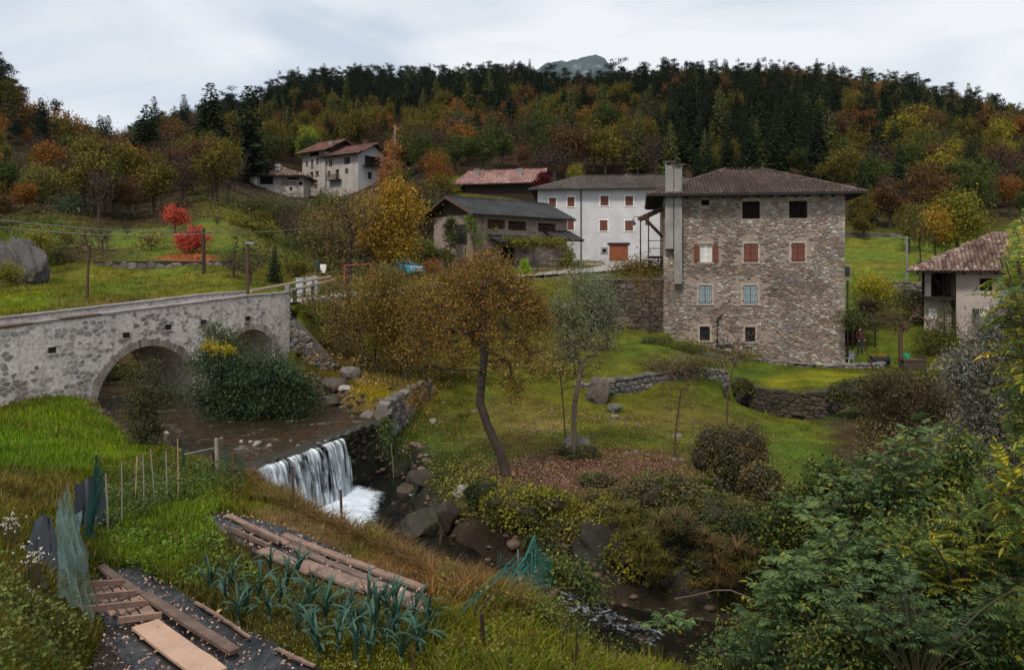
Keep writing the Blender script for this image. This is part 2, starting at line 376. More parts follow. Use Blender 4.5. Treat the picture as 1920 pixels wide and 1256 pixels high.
HG = HG + (vnoise(GX, GY, 3.0, 4, 1) - .5) * 0.28 * np.clip(GY / 25, .4, 1.3) + (vnoise(GX, GY, 30.0, 4, 2) - .5) * np.clip(GY - 110, 0, 60) * 0.12
sU = poly_sd(GX, GY, RIV_UP)
t = np.clip((0.35 - sU) / 0.8, 0, 1); t = t * t * (3 - 2 * t)
bedU = UP_W - 0.10 - 0.25 * np.clip(-sU / 2.0, 0, 1) + (vnoise(GX, GY, .7, 3, 5) - .5) * .32
HG = HG * (1 - t) + bedU * t
sL = poly_sd(GX, GY, RIV_LO)
t2 = np.clip((0.3 - sL) / 0.7, 0, 1); t2 = t2 * t2 * (3 - 2 * t2) * (sU > 0.05)
HG = HG * (1 - t2) + (low_water(GX, GY) - 0.35 + (vnoise(GX, GY, .6, 3, 6) - .5) * .5) * t2
def H(x, y):
    """ground height at world x, y"""
    x = np.asarray(x, float); y = np.asarray(y, float)
    u = (x / y * F + 960 - PXS[0]) / 9.0; v = (np.log(y) - LDS[0]) / 0.0115
    u = np.clip(u, 0, len(PXS) - 1.001); v = np.clip(v, 0, len(LDS) - 1.001)
    i = v.astype(int); j = u.astype(int); fv = v - i; fu = u - j
    return (HG[i, j] * (1 - fu) + HG[i, j + 1] * fu) * (1 - fv) + (HG[i + 1, j] * (1 - fu) + HG[i + 1, j + 1] * fu) * fv
def G(px, D):
    x = (px - 960) / F * D
    return Vector((x, D, float(H(x, D))))
# ground colour: soil and turf tones by place
BASE_TURF = np.array((0.074, 0.092, 0.009)); FOREST = np.array((0.040, 0.028, 0.015))
SPOTS = [ # px, py, rx, ry, dmin, dmax, colour, strength
 (110, 830, 190, 90, 8, 30, (0.095,0.165,0.010), .9), (60, 930, 120, 60, 8, 26, (0.12,0.10,0.03), .7),
 (60, 1120, 170, 160, 4, 16, (0.075,0.085,0.02), .8),
 (300, 980, 150, 110, 8, 22, (0.08,0.145,0.010), .9), (560, 1010, 150, 70, 12, 21, (0.13,0.09,0.04), .95),
 (800, 1070, 180, 90, 9, 16, (0.13,0.08,0.035), .95), (470, 1140, 160, 110, 8, 15, (0.055,0.055,0.02), .8),
 (700, 690, 150, 60, 30, 44, (0.075,0.075,0.015), .8), (720, 745, 90, 24, 26, 36, (0.20,0.17,0.010), .9), (640,700,60,16,30,44,(0.17,0.14,0.012),.6),
 (680, 660, 120, 40, 34, 50, (0.075,0.05,0.022), .7),
 (1090, 885, 230, 48, 18, 29, (0.085,0.050,0.030), .98), (950, 800, 160, 50, 23, 36, (0.115,0.105,0.02), .75),
 (860, 850, 90, 60, 21, 30, (0.070,0.085,0.013), .6), (1150, 800, 170, 40, 24, 36, (0.08,0.115,0.009), .9),
 (800, 930, 100, 50, 18, 27, (0.05,0.05,0.02), .8), (1010, 800, 50, 14, 23, 36, (0.20,0.15,0.06), .6),
 (1290, 790, 130, 30, 26, 37, (0.10,0.09,0.02), .6),
 (1530, 710, 110, 18, 37, 48, (0.17,0.165,0.010), .95), (1400, 700, 80, 12, 37, 48, (0.08,0.10,0.012), .7), (1560, 830, 120, 60, 22, 37, (0.085,0.115,0.009), .9), (1470, 870, 70, 60, 20, 36, (0.07,0.095,0.012), .7),
 (1250, 640, 140, 16, 38, 55, (0.085,0.115,0.010), .9), (1330, 672, 70, 16, 38, 50, (0.08,0.06,0.03), .8),
 (1650, 485, 120, 46, 70, 104, (0.11,0.135,0.016), 1), (1650, 560, 100, 40, 56, 74, (0.07,0.09,0.014), .7), (1660, 660, 70, 30, 46, 60, (0.10,0.135,0.014), .8),
 (1700, 850, 160, 150, 20, 45, (0.055,0.038,0.022), .95),
 (200, 540, 330, 45, 31, 55, (0.115,0.125,0.014), .95), (300, 575, 200, 18, 33, 45, (0.12,0.085,0.025), .6), (30, 560, 60, 30, 31, 44, (0.16,0.19,0.012), .7),
 (300, 455, 200, 26, 56, 80, (0.105,0.135,0.018), 1), (360, 484, 60, 8, 54, 70, (0.25,0.07,0.03), .8), (150, 475, 110, 16, 54, 80, (0.075,0.05,0.03), .6), (430, 418, 60, 14, 74, 100, (0.10,0.12,0.02), .8),
 (1000, 500, 260, 26, 56, 100, (0.13,0.12,0.10), .6), (760, 500, 160, 26, 47, 100, (0.08,0.09,0.02), .7), (1190, 497, 90, 8, 84, 96, (0.40,0.37,0.34), .95),
 (850, 400, 200, 50, 96, 130, (0.075,0.09,0.018), .6), (860, 335, 60, 14, 115, 160, (0.08,0.11,0.02), .8), (1100,400,300,60,96,125,(0.07,0.075,0.02),.7),
 (1500, 470, 200, 40, 56, 70, (0.07,0.08,0.02), .5),
]
def ground_col(x, y, z):
    x = np.asarray(x, float); px = x / y * F + 960; py = HOR - z / y * F
    t = np.clip((y - 95) / 25, 0, 1) * np.clip(1, 0, 1)
    left = np.clip((420 - px) / 80, 0, 1) * np.clip((y - 72) / 10, 0, 1)
    t = np.maximum(t, left)
    c = BASE_TURF * (1 - t[..., None]) + FOREST * t[..., None]
    nz_ = vnoise(x, y, 1.6, 4, 3)
    for (a, b, rx, ry, d0, d1, cl, s) in SPOTS:
        r = ((px - a) / rx) ** 2 + ((py - b) / ry) ** 2
        q = np.clip((1.25 - r + (nz_ - .5) * 1.5) / .7, 0, 1) * ((y > d0) & (y < d1)) * s
        c = c * (1 - q[..., None]) + np.array(cl) * q[..., None]
    # stream beds and steep faces are bare
    a = poly_sd(x, y, RIV_UP); q = np.clip((0.3 - a) / .4, 0, 1)
    bed = np.array((0.13, 0.075, 0.045)) * (0.35 + 1.3 * vnoise(x, y, .9, 4, 8))[..., None]
    c = c * (1 - q[..., None]) + bed * q[..., None]
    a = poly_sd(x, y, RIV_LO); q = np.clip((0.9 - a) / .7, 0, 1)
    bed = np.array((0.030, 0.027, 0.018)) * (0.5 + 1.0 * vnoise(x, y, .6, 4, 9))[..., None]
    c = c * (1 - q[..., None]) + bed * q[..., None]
    v = 0.35 + 1.3 * vnoise(x, y, .7, 5, 4)
    g2 = vnoise(x, y, 5, 3, 12)
    c = c * v[..., None]
    c[..., 0] *= 0.65 + .8 * g2
    return c
GCOL = ground_col(GX, GY, HG)
nr, nc = HG.shape
idx = np.arange(nr * nc).reshape(nr, nc)
q = np.stack([idx[:-1, :-1], idx[:-1, 1:], idx[1:, 1:], idx[1:, :-1]], -1).reshape(-1, 4)
M_ground = attr_mat('turf_and_soil', 0.95, noise=[(2.2, 0.75, 1.2), (16, 0.6, 1.3)], bump=(11, 0.9, 0.06), spec=0.1)
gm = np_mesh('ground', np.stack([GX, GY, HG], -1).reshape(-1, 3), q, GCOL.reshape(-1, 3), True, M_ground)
tag(link('ground', gm), 'grassy and wooded valley ground rising to the hills', None, None, 'structure')
# =================================================================== stone walls
def clip_poly(P, mx_, my_, nx, ny):
    out = []; n = len(P)
    for i in range(n):
        a = P[i]; b = P[(i + 1) % n]
        da = (a[0] - mx_) * nx + (a[1] - my_) * ny; db = (b[0] - mx_) * nx + (b[1] - my_) * ny
        if da <= 0: out.append(a)
        if (da < 0 < db) or (db < 0 < da):
            t_ = da / (da - db); out.append((a[0] + (b[0] - a[0]) * t_, a[1] + (b[1] - a[1]) * t_))
    return out
def cells(L0, L1, z0, z1, sx, sz, seed, jit=0.42):
    """irregular stone outlines filling a rectangle"""
    r = random.Random(seed)
    nx = max(1, int(round((L1 - L0) / sx))); nz_ = max(1, int(round((z1 - z0) / sz)))
    dx = (L1 - L0) / nx
    ks = sx / sz
    S = {}
    for j in range(-2, nz_ + 2):
        for i in range(-2, nx + 2):
            S[i, j] = (L0 + (i + .5 + .5 * (j % 2) + r.uniform(-jit, jit)) * dx, (j + .5 + r.uniform(-jit, jit) * .8) * sz * ks)
    res = []
    for j in range(nz_):
        for i in range(nx):
            c = S[i, j]
            P = [(c[0] - 2*sx, c[1] - 2*sx), (c[0] + 2*sx, c[1] - 2*sx), (c[0] + 2*sx, c[1] + 2*sx), (c[0] - 2*sx, c[1] + 2*sx)]
            for dj in (-1, 0, 1, -2, 2):
                for di in (-1, 0, 1, -2, 2):
                    if di == 0 and dj == 0: continue
                    o = S.get((i + di, j + dj))
                    if o is None: continue
                    P = clip_poly(P, (c[0] + o[0]) / 2, (c[1] + o[1]) / 2, o[0] - c[0], o[1] - c[1])
                    if len(P) < 3: break
                if len(P) < 3: break
            if len(P) >= 3: res.append([(a, z0 + b / ks) for a, b in P])
    return res
class Path:
    """a wall line on plan: l metres along it, y metres out of its face (to the right of the direction of travel), z up"""
    def __init__(s, pts):
        s.p = [Vector((a, b)) for a, b in pts]; s.l = [0]
        for i in range(1, len(s.p)): s.l.append(s.l[-1] + (s.p[i] - s.p[i - 1]).length)
        s.L = s.l[-1]
    def at(s, l, out=0.0):
        i = 0
        while i < len(s.p) - 2 and l > s.l[i + 1]: i += 1
        d = (s.p[i + 1] - s.p[i]).normalized(); nrm = Vector((d.y, -d.x))
        # smooth the normal across corners
        if len(s.p) > 2:
            f = (l - s.l[i]) / max(1e-6, s.l[i + 1] - s.l[i])
            if f > .5 and i < len(s.p) - 2:
                d2 = (s.p[i + 2] - s.p[i + 1]).normalized(); nn = nrm.lerp(Vector((d2.y, -d2.x)), (f - .5)); nrm2 = nn.normalized()
            elif f < .5 and i > 0:
                d2 = (s.p[i] - s.p[i - 1]).normalized(); nn = nrm.lerp(Vector((d2.y, -d2.x)), (.5 - f)); nrm2 = nn.normalized()
            else: nrm2 = nrm
        else: nrm2 = nrm
        q = s.p[i] + d * (l - s.l[i])
        return q + nrm2 * out
def stone_geo(poly, fn, depth, gap, r, sink=0.05):
    """one stone: outline shrunk from its joint, sides, pillowed face; fn(l, out, z) -> point"""
    cx = sum(p[0] for p in poly) / len(poly); cz = sum(p[1] for p in poly) / len(poly)
    P = []
    for a, b in poly:      # drop points that nearly coincide
        if not P or math.hypot(a - P[-1][0], b - P[-1][1]) > 0.03: P.append((a, b))
    if len(P) > 3 and math.hypot(P[0][0] - P[-1][0], P[0][1] - P[-1][1]) < 0.03: P.pop()
    if len(P) < 3: return None
    if len(P) > 7: P = P[::2] if len(P) > 10 else P[:7]
    rad = max(math.hypot(a - cx, b - cz) for a, b in P)
    k = max(.45, 1 - gap / max(rad, .02))
    rnd = [k * r.uniform(.92, 1.02) for _ in P]
    n = len(P); V = []
    tilt = (r.uniform(-.12, .12), r.uniform(-.12, .12))
    for (a, b), q in zip(P, rnd): V.append(fn(cx + (a - cx) * q, -sink, cz + (b - cz) * q))
    for (a, b), q in zip(P, rnd): V.append(fn(cx + (a - cx) * q, depth * .55, cz + (b - cz) * q))
    for (a, b), q in zip(P, rnd):
        q2 = q * r.uniform(.62, .8); u = (a - cx) * q2; v_ = (b - cz) * q2
        V.append(fn(cx + u, depth * r.uniform(.9, 1.1) + u * tilt[0] + v_ * tilt[1], cz + v_))
    Fs = []
    for ring in (0, n):
        for i in range(n):
            j = (i + 1) % n; Fs.append((ring + i, ring + j, ring + n + j, ring + n + i))
    Fs.append(tuple(range(2 * n, 3 * n)))
    area = abs(sum(P[i][0] * P[(i + 1) % n][1] - P[(i + 1) % n][0] * P[i][1] for i in range(n))) / 2
    return V, Fs, area
def lay_stones(parent, polys, fn, mat, depth=.05, gap=.02, seed=1, keep=None, limit=300, name='stone', weight=None):
    r = random.Random(seed); S = []
    for P in polys:
        if keep and not keep(P): continue
        g = stone_geo(P, fn, depth * r.uniform(.5, 1.3), gap, r)
        if g: S.append(g)
    S.sort(key=lambda g: -(g[2] * (weight(g[0][0]) if weight else 1)))
    for V, Fs, a in S[:limit]:
        b = MB(); o_ = Vector(V[0]); b.add([Vector(v) - o_ for v in V], Fs)
        b.build(name, mat, parent, loc=o_)
    if len(S) > limit:
        b = MB()
        for V, Fs, a in S[limit:]: b.add(V, Fs)
        tag(b.build('small_' + name + 's', mat, parent), kind='stuff')
def pinterp(l, xs, ys): return float(np.interp(l, xs, ys))
def path_wall(name, label, cat, pts, zt, zb, mat_s, mat_m, sx=.38, sz=.24, thick=.45, depth=.07, gap=.02, limit=200, seed=1, cope=True, group=None, px=True, batter=0.0):
    pw = [((a - 960) / F * d, d) for a, d in pts] if px else pts
    P = Path(pw)
    if not hasattr(zt, '__len__'): zt = [zt] * len(pts)
    if not hasattr(zb, '__len__'): zb = [zb] * len(pts)
    base = (pw[0][0], pw[0][1], min(zb)); B = Vector(base)
    root = empty(name, base); tag(root, label, cat, group, 'thing')
    r = random.Random(seed)
    zts = lambda l: pinterp(l, P.l, zt); zbs = lambda l: pinterp(l, P.l, zb)
    core = MB(); n = max(2, int(P.L / .5)); ring = []
    for i in range(n + 1):
        l = P.L * i / n; f = P.at(l, 0); bk = P.at(l, -thick); top = zts(l) - .03 + r.uniform(-.02, .02)
        f2 = P.at(l, batter)
        core.v += [tuple(Vector((f2.x, f2.y, zbs(l) - .4)) - B), tuple(Vector((f.x, f.y, top)) - B), tuple(Vector((bk.x, bk.y, top)) - B), tuple(Vector((bk.x, bk.y, zbs(l) - .4)) - B)]
    for i in range(n):
        for k in range(3): core.f.append((4*i + k, 4*i + 4 + k, 4*i + 5 + k, 4*i + 1 + k))
    core.f += [(0, 1, 2, 3), (4*n + 3, 4*n + 2, 4*n + 1, 4*n)]
    core.build('wall_core', mat_m, root)
    def fn(l, o, z):
        k = (zts(l) - z) / max(.3, zts(l) - zbs(l)); q = P.at(l, o + batter * k); return tuple(Vector((q.x, q.y, z)) - B)
    polys = cells(0, P.L, min(zb) - .2, max(zt), sx, sz, seed)
    def keep(Q):
        c = sum(p[0] for p in Q) / len(Q); z = sum(p[1] for p in Q) / len(Q)
        return 0 < c < P.L and zbs(c) - .25 < z < zts(c) - .05 and r.random() > .02
    lay_stones(root, polys, fn, mat_s, depth, gap, seed, keep, limit)
    if cope:
        l = 0; cp = []
        while l < P.L - .1:
            wd = r.uniform(.35, .75) * (sx / .38); l2 = min(P.L, l + wd)
            a = P.at(l, .05 + r.uniform(0, .04)); b = P.at(l2, .05 + r.uniform(0, .04)); c = P.at(l2, -r.uniform(.28, .4)); d = P.at(l, -r.uniform(.28, .4))
            z0 = zts((l + l2) / 2) - .05; h = r.uniform(.06, .16)
            m_ = MB(); cc = (a + b + c + d) / 4
            lo = [Vector((q.x - cc.x, q.y - cc.y, 0)) * .97 for q in (a, b, c, d)]
            hi = [Vector((q.x * .86, q.y * .86, h + r.uniform(-.02, .02))) for q in lo]
            mi = [Vector((q.x, q.y, h * .6)) for q in lo]
            m_.add(lo + mi + hi, [(3,2,1,0)] + [(i, (i+1)%4, 4+(i+1)%4, 4+i) for i in range(4)] + [(4+i, 4+(i+1)%4, 8+(i+1)%4, 8+i) for i in range(4)] + [(8,9,10,11)])
            if len(cp) < 90: m_.build('coping_stone', mat_s, root, loc=Vector((cc.x, cc.y, z0)) - B)
            cp.append(1); l = l2 + r.uniform(0.0, .02)
    return root
GREY = [(0, (.10,.095,.09)), (.25, (.17,.165,.16)), (.45, (.24,.225,.21)), (.6, (.22,.165,.14)), (.75, (.15,.14,.135)), (.9, (.33,.31,.29)), (1, (.13,.10,.09))]
HOUSE = [(0, (.22,.175,.14)), (.15, (.38,.32,.26)), (.3, (.25,.16,.125)), (.42, (.26,.25,.24)), (.55, (.43,.37,.30)), (.66, (.30,.20,.16)), (.78, (.24,.235,.23)), (.88, (.56,.52,.46)), (1, (.29,.245,.20))]
PALE = [(0, (.34,.33,.325)), (.2, (.50,.46,.44)), (.4, (.62,.57,.54)), (.55, (.46,.40,.37)), (.7, (.34,.335,.335)), (.85, (.60,.54,.51)), (1, (.50,.42,.38))]
DARKS = [(0, (.045,.04,.035)), (.3, (.085,.075,.065)), (.55, (.12,.085,.06)), (.8, (.06,.055,.05)), (1, (.15,.12,.095))]
M_st_grey = stone_mat('grey_field_stone', GREY, moss=.35)
M_st_house = stone_mat('mixed_house_stone', HOUSE)
M_st_pale = stone_mat('pale_limewashed_stone', PALE, bd=.02)
M_st_dark = stone_mat('dark_damp_stone', DARKS, moss=.5)
M_mor_grey = plain('earthy_joint', (.09,.08,.07), .95, (.05,.045,.035), 6, bump=.5)
M_mor_house = plain('house_mortar', (.36,.29,.24), .95, (.23,.18,.15), 5, bump=.6, fine=.35, bd=.03)
M_mor_dark = plain('dark_joint', (.035,.03,.022), .95, (.02,.018,.014), 6, bump=.5)
def bridge_render():
    m, n, p, o = new_mat('old_lime_render')
    p.inputs['Roughness'].default_value = .95; p.inputs['Specular IOR Level'].default_value = .15
    a = noise_n(n, 1.1, 6, .7); b = noise_n(n, 7, 5, .7); c = noise_n(n, 1.5, 5, .65, stretch=(1.6, 1.6, .35))
    col = ramp_n(n, b, [(.34, (.24,.20,.18)), (.45, (.60,.53,.485)), (.7, (.79,.725,.68))])
    col = mixrgb(n, col, ramp_n(n, a, [(.3, (.74,.69,.65)), (.6, (1.1,1.1,1.1))]), .8, 'MULTIPLY')
    col = mixrgb(n, col, ramp_n(n, c, [(.32, (.62,.58,.56)), (.48, (1.05,1.05,1.05))]), .85, 'MULTIPLY')
    n.links.new(col, p.inputs['Base Color']); bump_n(n, p, b, .8, .04)
    return m
M_render = bridge_render()
M_cap = plain('weathered_cap_slab', (.36,.34,.33), .9, (.20,.17,.16), 3, bump=.4, fine=.4, rnd=.35)
M_capdark = plain('damp_cap_slab', (.12,.07,.055), .9, (.05,.035,.03), 3, bump=.4, rnd=.3)
M_road = plain('worn_asphalt', (.17,.16,.16), .9, (.11,.10,.10), 2, bump=.3, fine=.3)
# =================================================================== bridge
ZT_L = [-13, -8, -3.4, -1.49, 1.86, 7.03, 9.6]; ZT_Z = [-2.95, -2.42, -2.07, -1.92, -1.70, -1.35, -1.27]
zT = lambda l: pinterp(l, ZT_L, ZT_Z)
ARCH = [(2.15, 2.2, -5.40, -5.9, 2.3), (7.3, 1.35, -4.18, -5.9, 1.38), (-5.15, 1.5, -5.2, -5.9, 1.45)]   # centre, half width, springing, foot, rise
BR_A = (-15.3, 29.5, -5.6); BR_R = R(60); BW = 3.3
def arch_z(l):
    for c, h, s, f, rs in ARCH:
        if abs(l - c) < h: return s + rs * math.sqrt(max(0, 1 - ((l - c) / h) ** 2))
    return None
br = empty('stone_bridge', BR_A, BR_R)
tag(br, 'old pale stone bridge with round arches crossing the stream on the left', 'bridge')
ls = sorted(set([round(x, 3) for x in np.arange(-13, 9.61, .2)] + [9.6]))
prof = []; cur = -13.0; zo = BR_A[2]; PH = .50
for c, h, s, f, rs in sorted(ARCH):
    n_ = max(2, int((c - h - cur) / .4))
    for i in range(n_ + 1): prof.append((cur + (c - h - cur) * i / n_, -6.2))
    prof.append((c - h, s))
    for i in range(1, 20):
        th = math.pi * i / 20; prof.append((c - h * math.cos(th), s + rs * math.sin(th)))
    prof.append((c + h, s)); prof.append((c + h, -6.2)); cur = c + h
for i in range(1, 5): prof.append((cur + (9.6 - cur) * i / 4, -6.2))
V = []
for l, z in prof:
    zt_ = zT(l) - PH - zo
    V += [(l, 0, z - zo), (l, 0, zt_), (l, BW, z - zo), (l, BW, zt_)]
Fc = []
for i in range(len(prof) - 1):
    a = 4 * i; c_ = a + 4
    if abs(prof[i][0] - prof[i+1][0]) > 1e-4:
        Fc += [(a, c_, c_ + 1, a + 1), (a + 2, a + 3, c_ + 3, c_ + 2)]
    Fc.append((a, a + 2, c_ + 2, c_))
n_ = len(prof) - 1
Fc += [(0, 1, 3, 2), (4*n_, 4*n_ + 2, 4*n_ + 3, 4*n_ + 1)]
b = MB(); b.add(V, Fc); b.build('rendered_body', M_render, br)
dk = MB(); dl = ls
for l in dl: dk.v += [(l, .37, zT(l) - PH + .01 - zo), (l, BW - .37, zT(l) - PH + .01 - zo)]
for i in range(len(dl) - 1): dk.f.append((2*i, 2*i + 2, 2*i + 3, 2*i + 1))
dk.build('deck', M_road, br)
for y0, nm in ((0.0, 'near'), (BW - .38, 'far')):
    pp = MB()
    for l in dl: pp.v += [(l, y0, zT(l) - PH - zo), (l, y0, zT(l) - zo), (l, y0 + .38, zT(l) - zo), (l, y0 + .38, zT(l) - PH - zo)]
    for i in range(len(dl) - 1):
        a = 4 * i
        pp.f += [(a, a + 4, a + 5, a + 1), (a + 1, a + 5, a + 6, a + 2), (a + 2, a + 6, a + 7, a + 3)]
    k = 4 * (len(dl) - 1); pp.f += [(0, 1, 2, 3), (k + 3, k + 2, k + 1, k)]
    pp.build('parapet', M_render, br)
    r = random.Random(4 if nm == 'near' else 5); l = -13.0
    while l < 9.55:
        l2 = min(9.62, l + r.uniform(.5, 1.1)); c = MB(); zc = zT((l + l2) / 2) - zo + .004; sl = (zT(l2) - zT(l))
        c.prism([(l + .01, y0 - .05 - r.uniform(0, .03), zc - sl/2), (l + .01, y0 + .43 + r.uniform(0, .02), zc - sl/2), (l2, y0 + .43, zc + sl/2), (l2, y0 - .06 - r.uniform(0, .02), zc + sl/2)], (0, 0, .075))
        c.build('cap_stone', M_capdark if (nm == 'near' and l < 0 and r.random() < .75) else M_cap, br); l = l2
def in_arch(l, z, pad=0.0):
    for c, h, s_, f, rs in ARCH:
        if abs(l - c) < h + pad and (z < s_ or ((l - c) / (h + pad)) ** 2 + ((z - s_) / (rs + pad)) ** 2 < 1): return True
    return False
rk = random.Random(9)
def keep_br(Q):
    c = sum(p[0] for p in Q) / len(Q); z = sum(p[1] for p in Q) / len(Q)
    if z > zT(c) - .08 or in_arch(c, z, .42): return False
    if any(in_arch(a_, b_, .3) for a_, b_ in Q): return False
    d = vnoise(c, z, 1.6, 3, 21)
    return rk.random() < (.50 + (.25 if z < -3.8 else 0) - (.38 if d < .46 else 0))
polys = cells(-8.5, 9.6, -5.9, -1.2, .23, .17, 31, .55)
lay_stones(br, polys, lambda l, o, z: (l, -o, z - zo), M_st_pale, .022, .03, 5, keep_br, 300)
M_vous = stone_mat('arch_ring_stone', [(0, (.42,.35,.31)), (.4, (.55,.48,.44)), (.7, (.32,.26,.235)), (1, (.48,.40,.36))])
for c, h, s_, f, rs in ARCH:
    nv = int(math.pi * (h + rs) / 2 / .19)
    for i in range(nv):
        a0 = math.pi * (i + .08) / nv; a1 = math.pi * (i + .92) / nv; k = rk.uniform(.24, .36); d_ = rk.uniform(.005, .03)
        def pt(th, e_): return (c - (h + e_) * math.cos(th), -d_, s_ + (rs + e_) * math.sin(th) - zo)
        MB().prism([pt(a0, .0), pt(a0, k), pt(a1, k), pt(a1, .0)], (0, .25, 0)).build('arch_stone', M_vous, br)
# putlog holes: flat dark plates painted as their shade, over a projecting stone lip
M_hole = plain('painted_hole_shade', (.02,.015,.012), 1)
for px_, py_ in ((96,656),(235,628),(314,613),(380,604),(463,597)):
    q = (px_ - 960) / F; l = (q * 29.5 + 15.3) / (.5 - .866 * q); D_ = 29.5 + .866 * l; z_ = (HOR - py_) / F * D_
    MB().box(l - .13, l + .13, -.075, -.05, z_ - .11 - zo, z_ + .1 - zo).build('hole_shade_plate', M_hole, br)
    MB().box(l - .16, l + .16, -.16, .0, z_ - .17 - zo, z_ - .11 - zo).build('drain_lip', M_vous, br)
# wing wall that drops from the bridge end to the bank
path_wall('wing_wall', 'rough grey wing wall sloping down from the right end of the bridge', 'wall', [(541,37.95),(580,37.2),(625,36.6)], [-2.35,-3.4,-4.55], [-5.2,-5.0,-4.9], stone_mat('wing_stone', GREY, bd=.02), M_mor_grey, .4, .26, limit=120, seed=3, cope=False)
path_wall('retaining_wall', 'cobbled grey river wall climbing from the weir to the dark orange tree', 'wall', RETW, [-4.80, -4.80, -4.86], [-5.7, -6.0, -5.5], M_st_grey, plain('pale_joint', (.16,.145,.13), .95, bump=.4), .30, .26, thick=.4, limit=260, seed=4, px=False, batter=.1, depth=.09)
path_wall('terrace_wall', 'dark dry stone wall curving round the mossy lawn below the stone house', 'wall', TERR, -5.93, [-6.45,-6.6,-6.85,-7.0,-7.1,-7.1,-6.9,-6.8], M_st_dark, M_mor_dark, .42, .20, limit=280, seed=5, batter=.12)
path_wall('field_wall', 'low grey dry stone wall crossing the slope left of the bare saplings', 'wall', [(1036,36.6),(1110,35.1),(1150,34.9),(1230,37),(1300,38.5),(1365,39.6)], [-5.5,-5.15,-4.95,-4.95,-4.85,-5.2], [-6.0,-6.1,-6.1,-6.1,-6.0,-6.2], M_st_grey, M_mor_grey, .36, .22, limit=280, seed=6)
path_wall('retaining_wall', 'high dark retaining wall under the road left of the stone house', 'wall', [(1095,54),(1180,52.2),(1252,51.0)], [-.88,-.85,-.85], [-4.1,-4.2,-4.4], stone_mat('retaining_stone', [(0,(.07,.06,.05)),(.3,(.14,.115,.095)),(.6,(.10,.07,.055)),(1,(.20,.165,.13))], moss=.3), M_mor_dark, .55, .32, limit=290, seed=7)
path_wall('orchard_wall', 'mossy boulder wall below the lawn with the red trees', 'wall', [(175,55.7),(300,55.2),(430,55.4)], [.38,.42,.40], [-.85,-.8,-.75], stone_mat('orchard_stone', GREY, moss=.55), M_mor_dark, .62, .42, limit=150, seed=8, cope=False)
path_wall('garden_wall', 'low rubble kerb of pale stones in front of the white plastic chair', 'wall', [(1545,47.4),(1600,47.5),(1662,48.0)], [-5.85,-5.8,-5.8], [-6.15,-6.15,-6.15], stone_mat('rubble_kerb_stone', [(0,(.35,.33,.31)),(.5,(.2,.19,.18)),(1,(.45,.43,.4))]), M_mor_grey, .28, .2, limit=90, seed=9)
path_wall('ledge_wall', 'thin mossy stone ledge along the foot of the stone house', 'wall', [(1250,45.5),(1340,46.3),(1420,47),(1530,46.9)], [-4.85,-5.15,-5.45,-5.72], [-5.1,-5.4,-5.75,-6.0], M_st_grey, M_mor_dark, .4, .2, limit=110, seed=10)
path_wall('meadow_wall', 'low tumbled wall at the top of the green meadow right of the stone house', 'wall', [(1588,101),(1640,101.5),(1690,102)], [4.25,4.2,4.1], [3.3,3.3,3.2], stone_mat('meadow_stone', GREY), M_mor_grey, .7, .35, limit=70, seed=11)
path_wall('meadow_wall', 'dark bank wall under the green meadow beside the steel pole', 'wall', [(1640,69),(1700,68),(1790,67)], [-1.3,-1.35,-1.5], [-2.5,-2.7,-3], stone_mat('bank_stone', GREY, moss=.4), M_mor_dark, .6, .35, limit=90, seed=12)
path_wall('hamlet_wall', 'rubble terrace wall below the hip roofed stone cottage', 'wall', [(455,146),(500,145),(575,147)], [13.0,13.2,12.6], [10.2,10.6,10.4], stone_mat('hamlet_stone', [(0,(.2,.19,.18)),(.5,(.3,.28,.26)),(1,(.15,.14,.13))]), M_mor_grey, 1.0, .6, limit=60, seed=13)
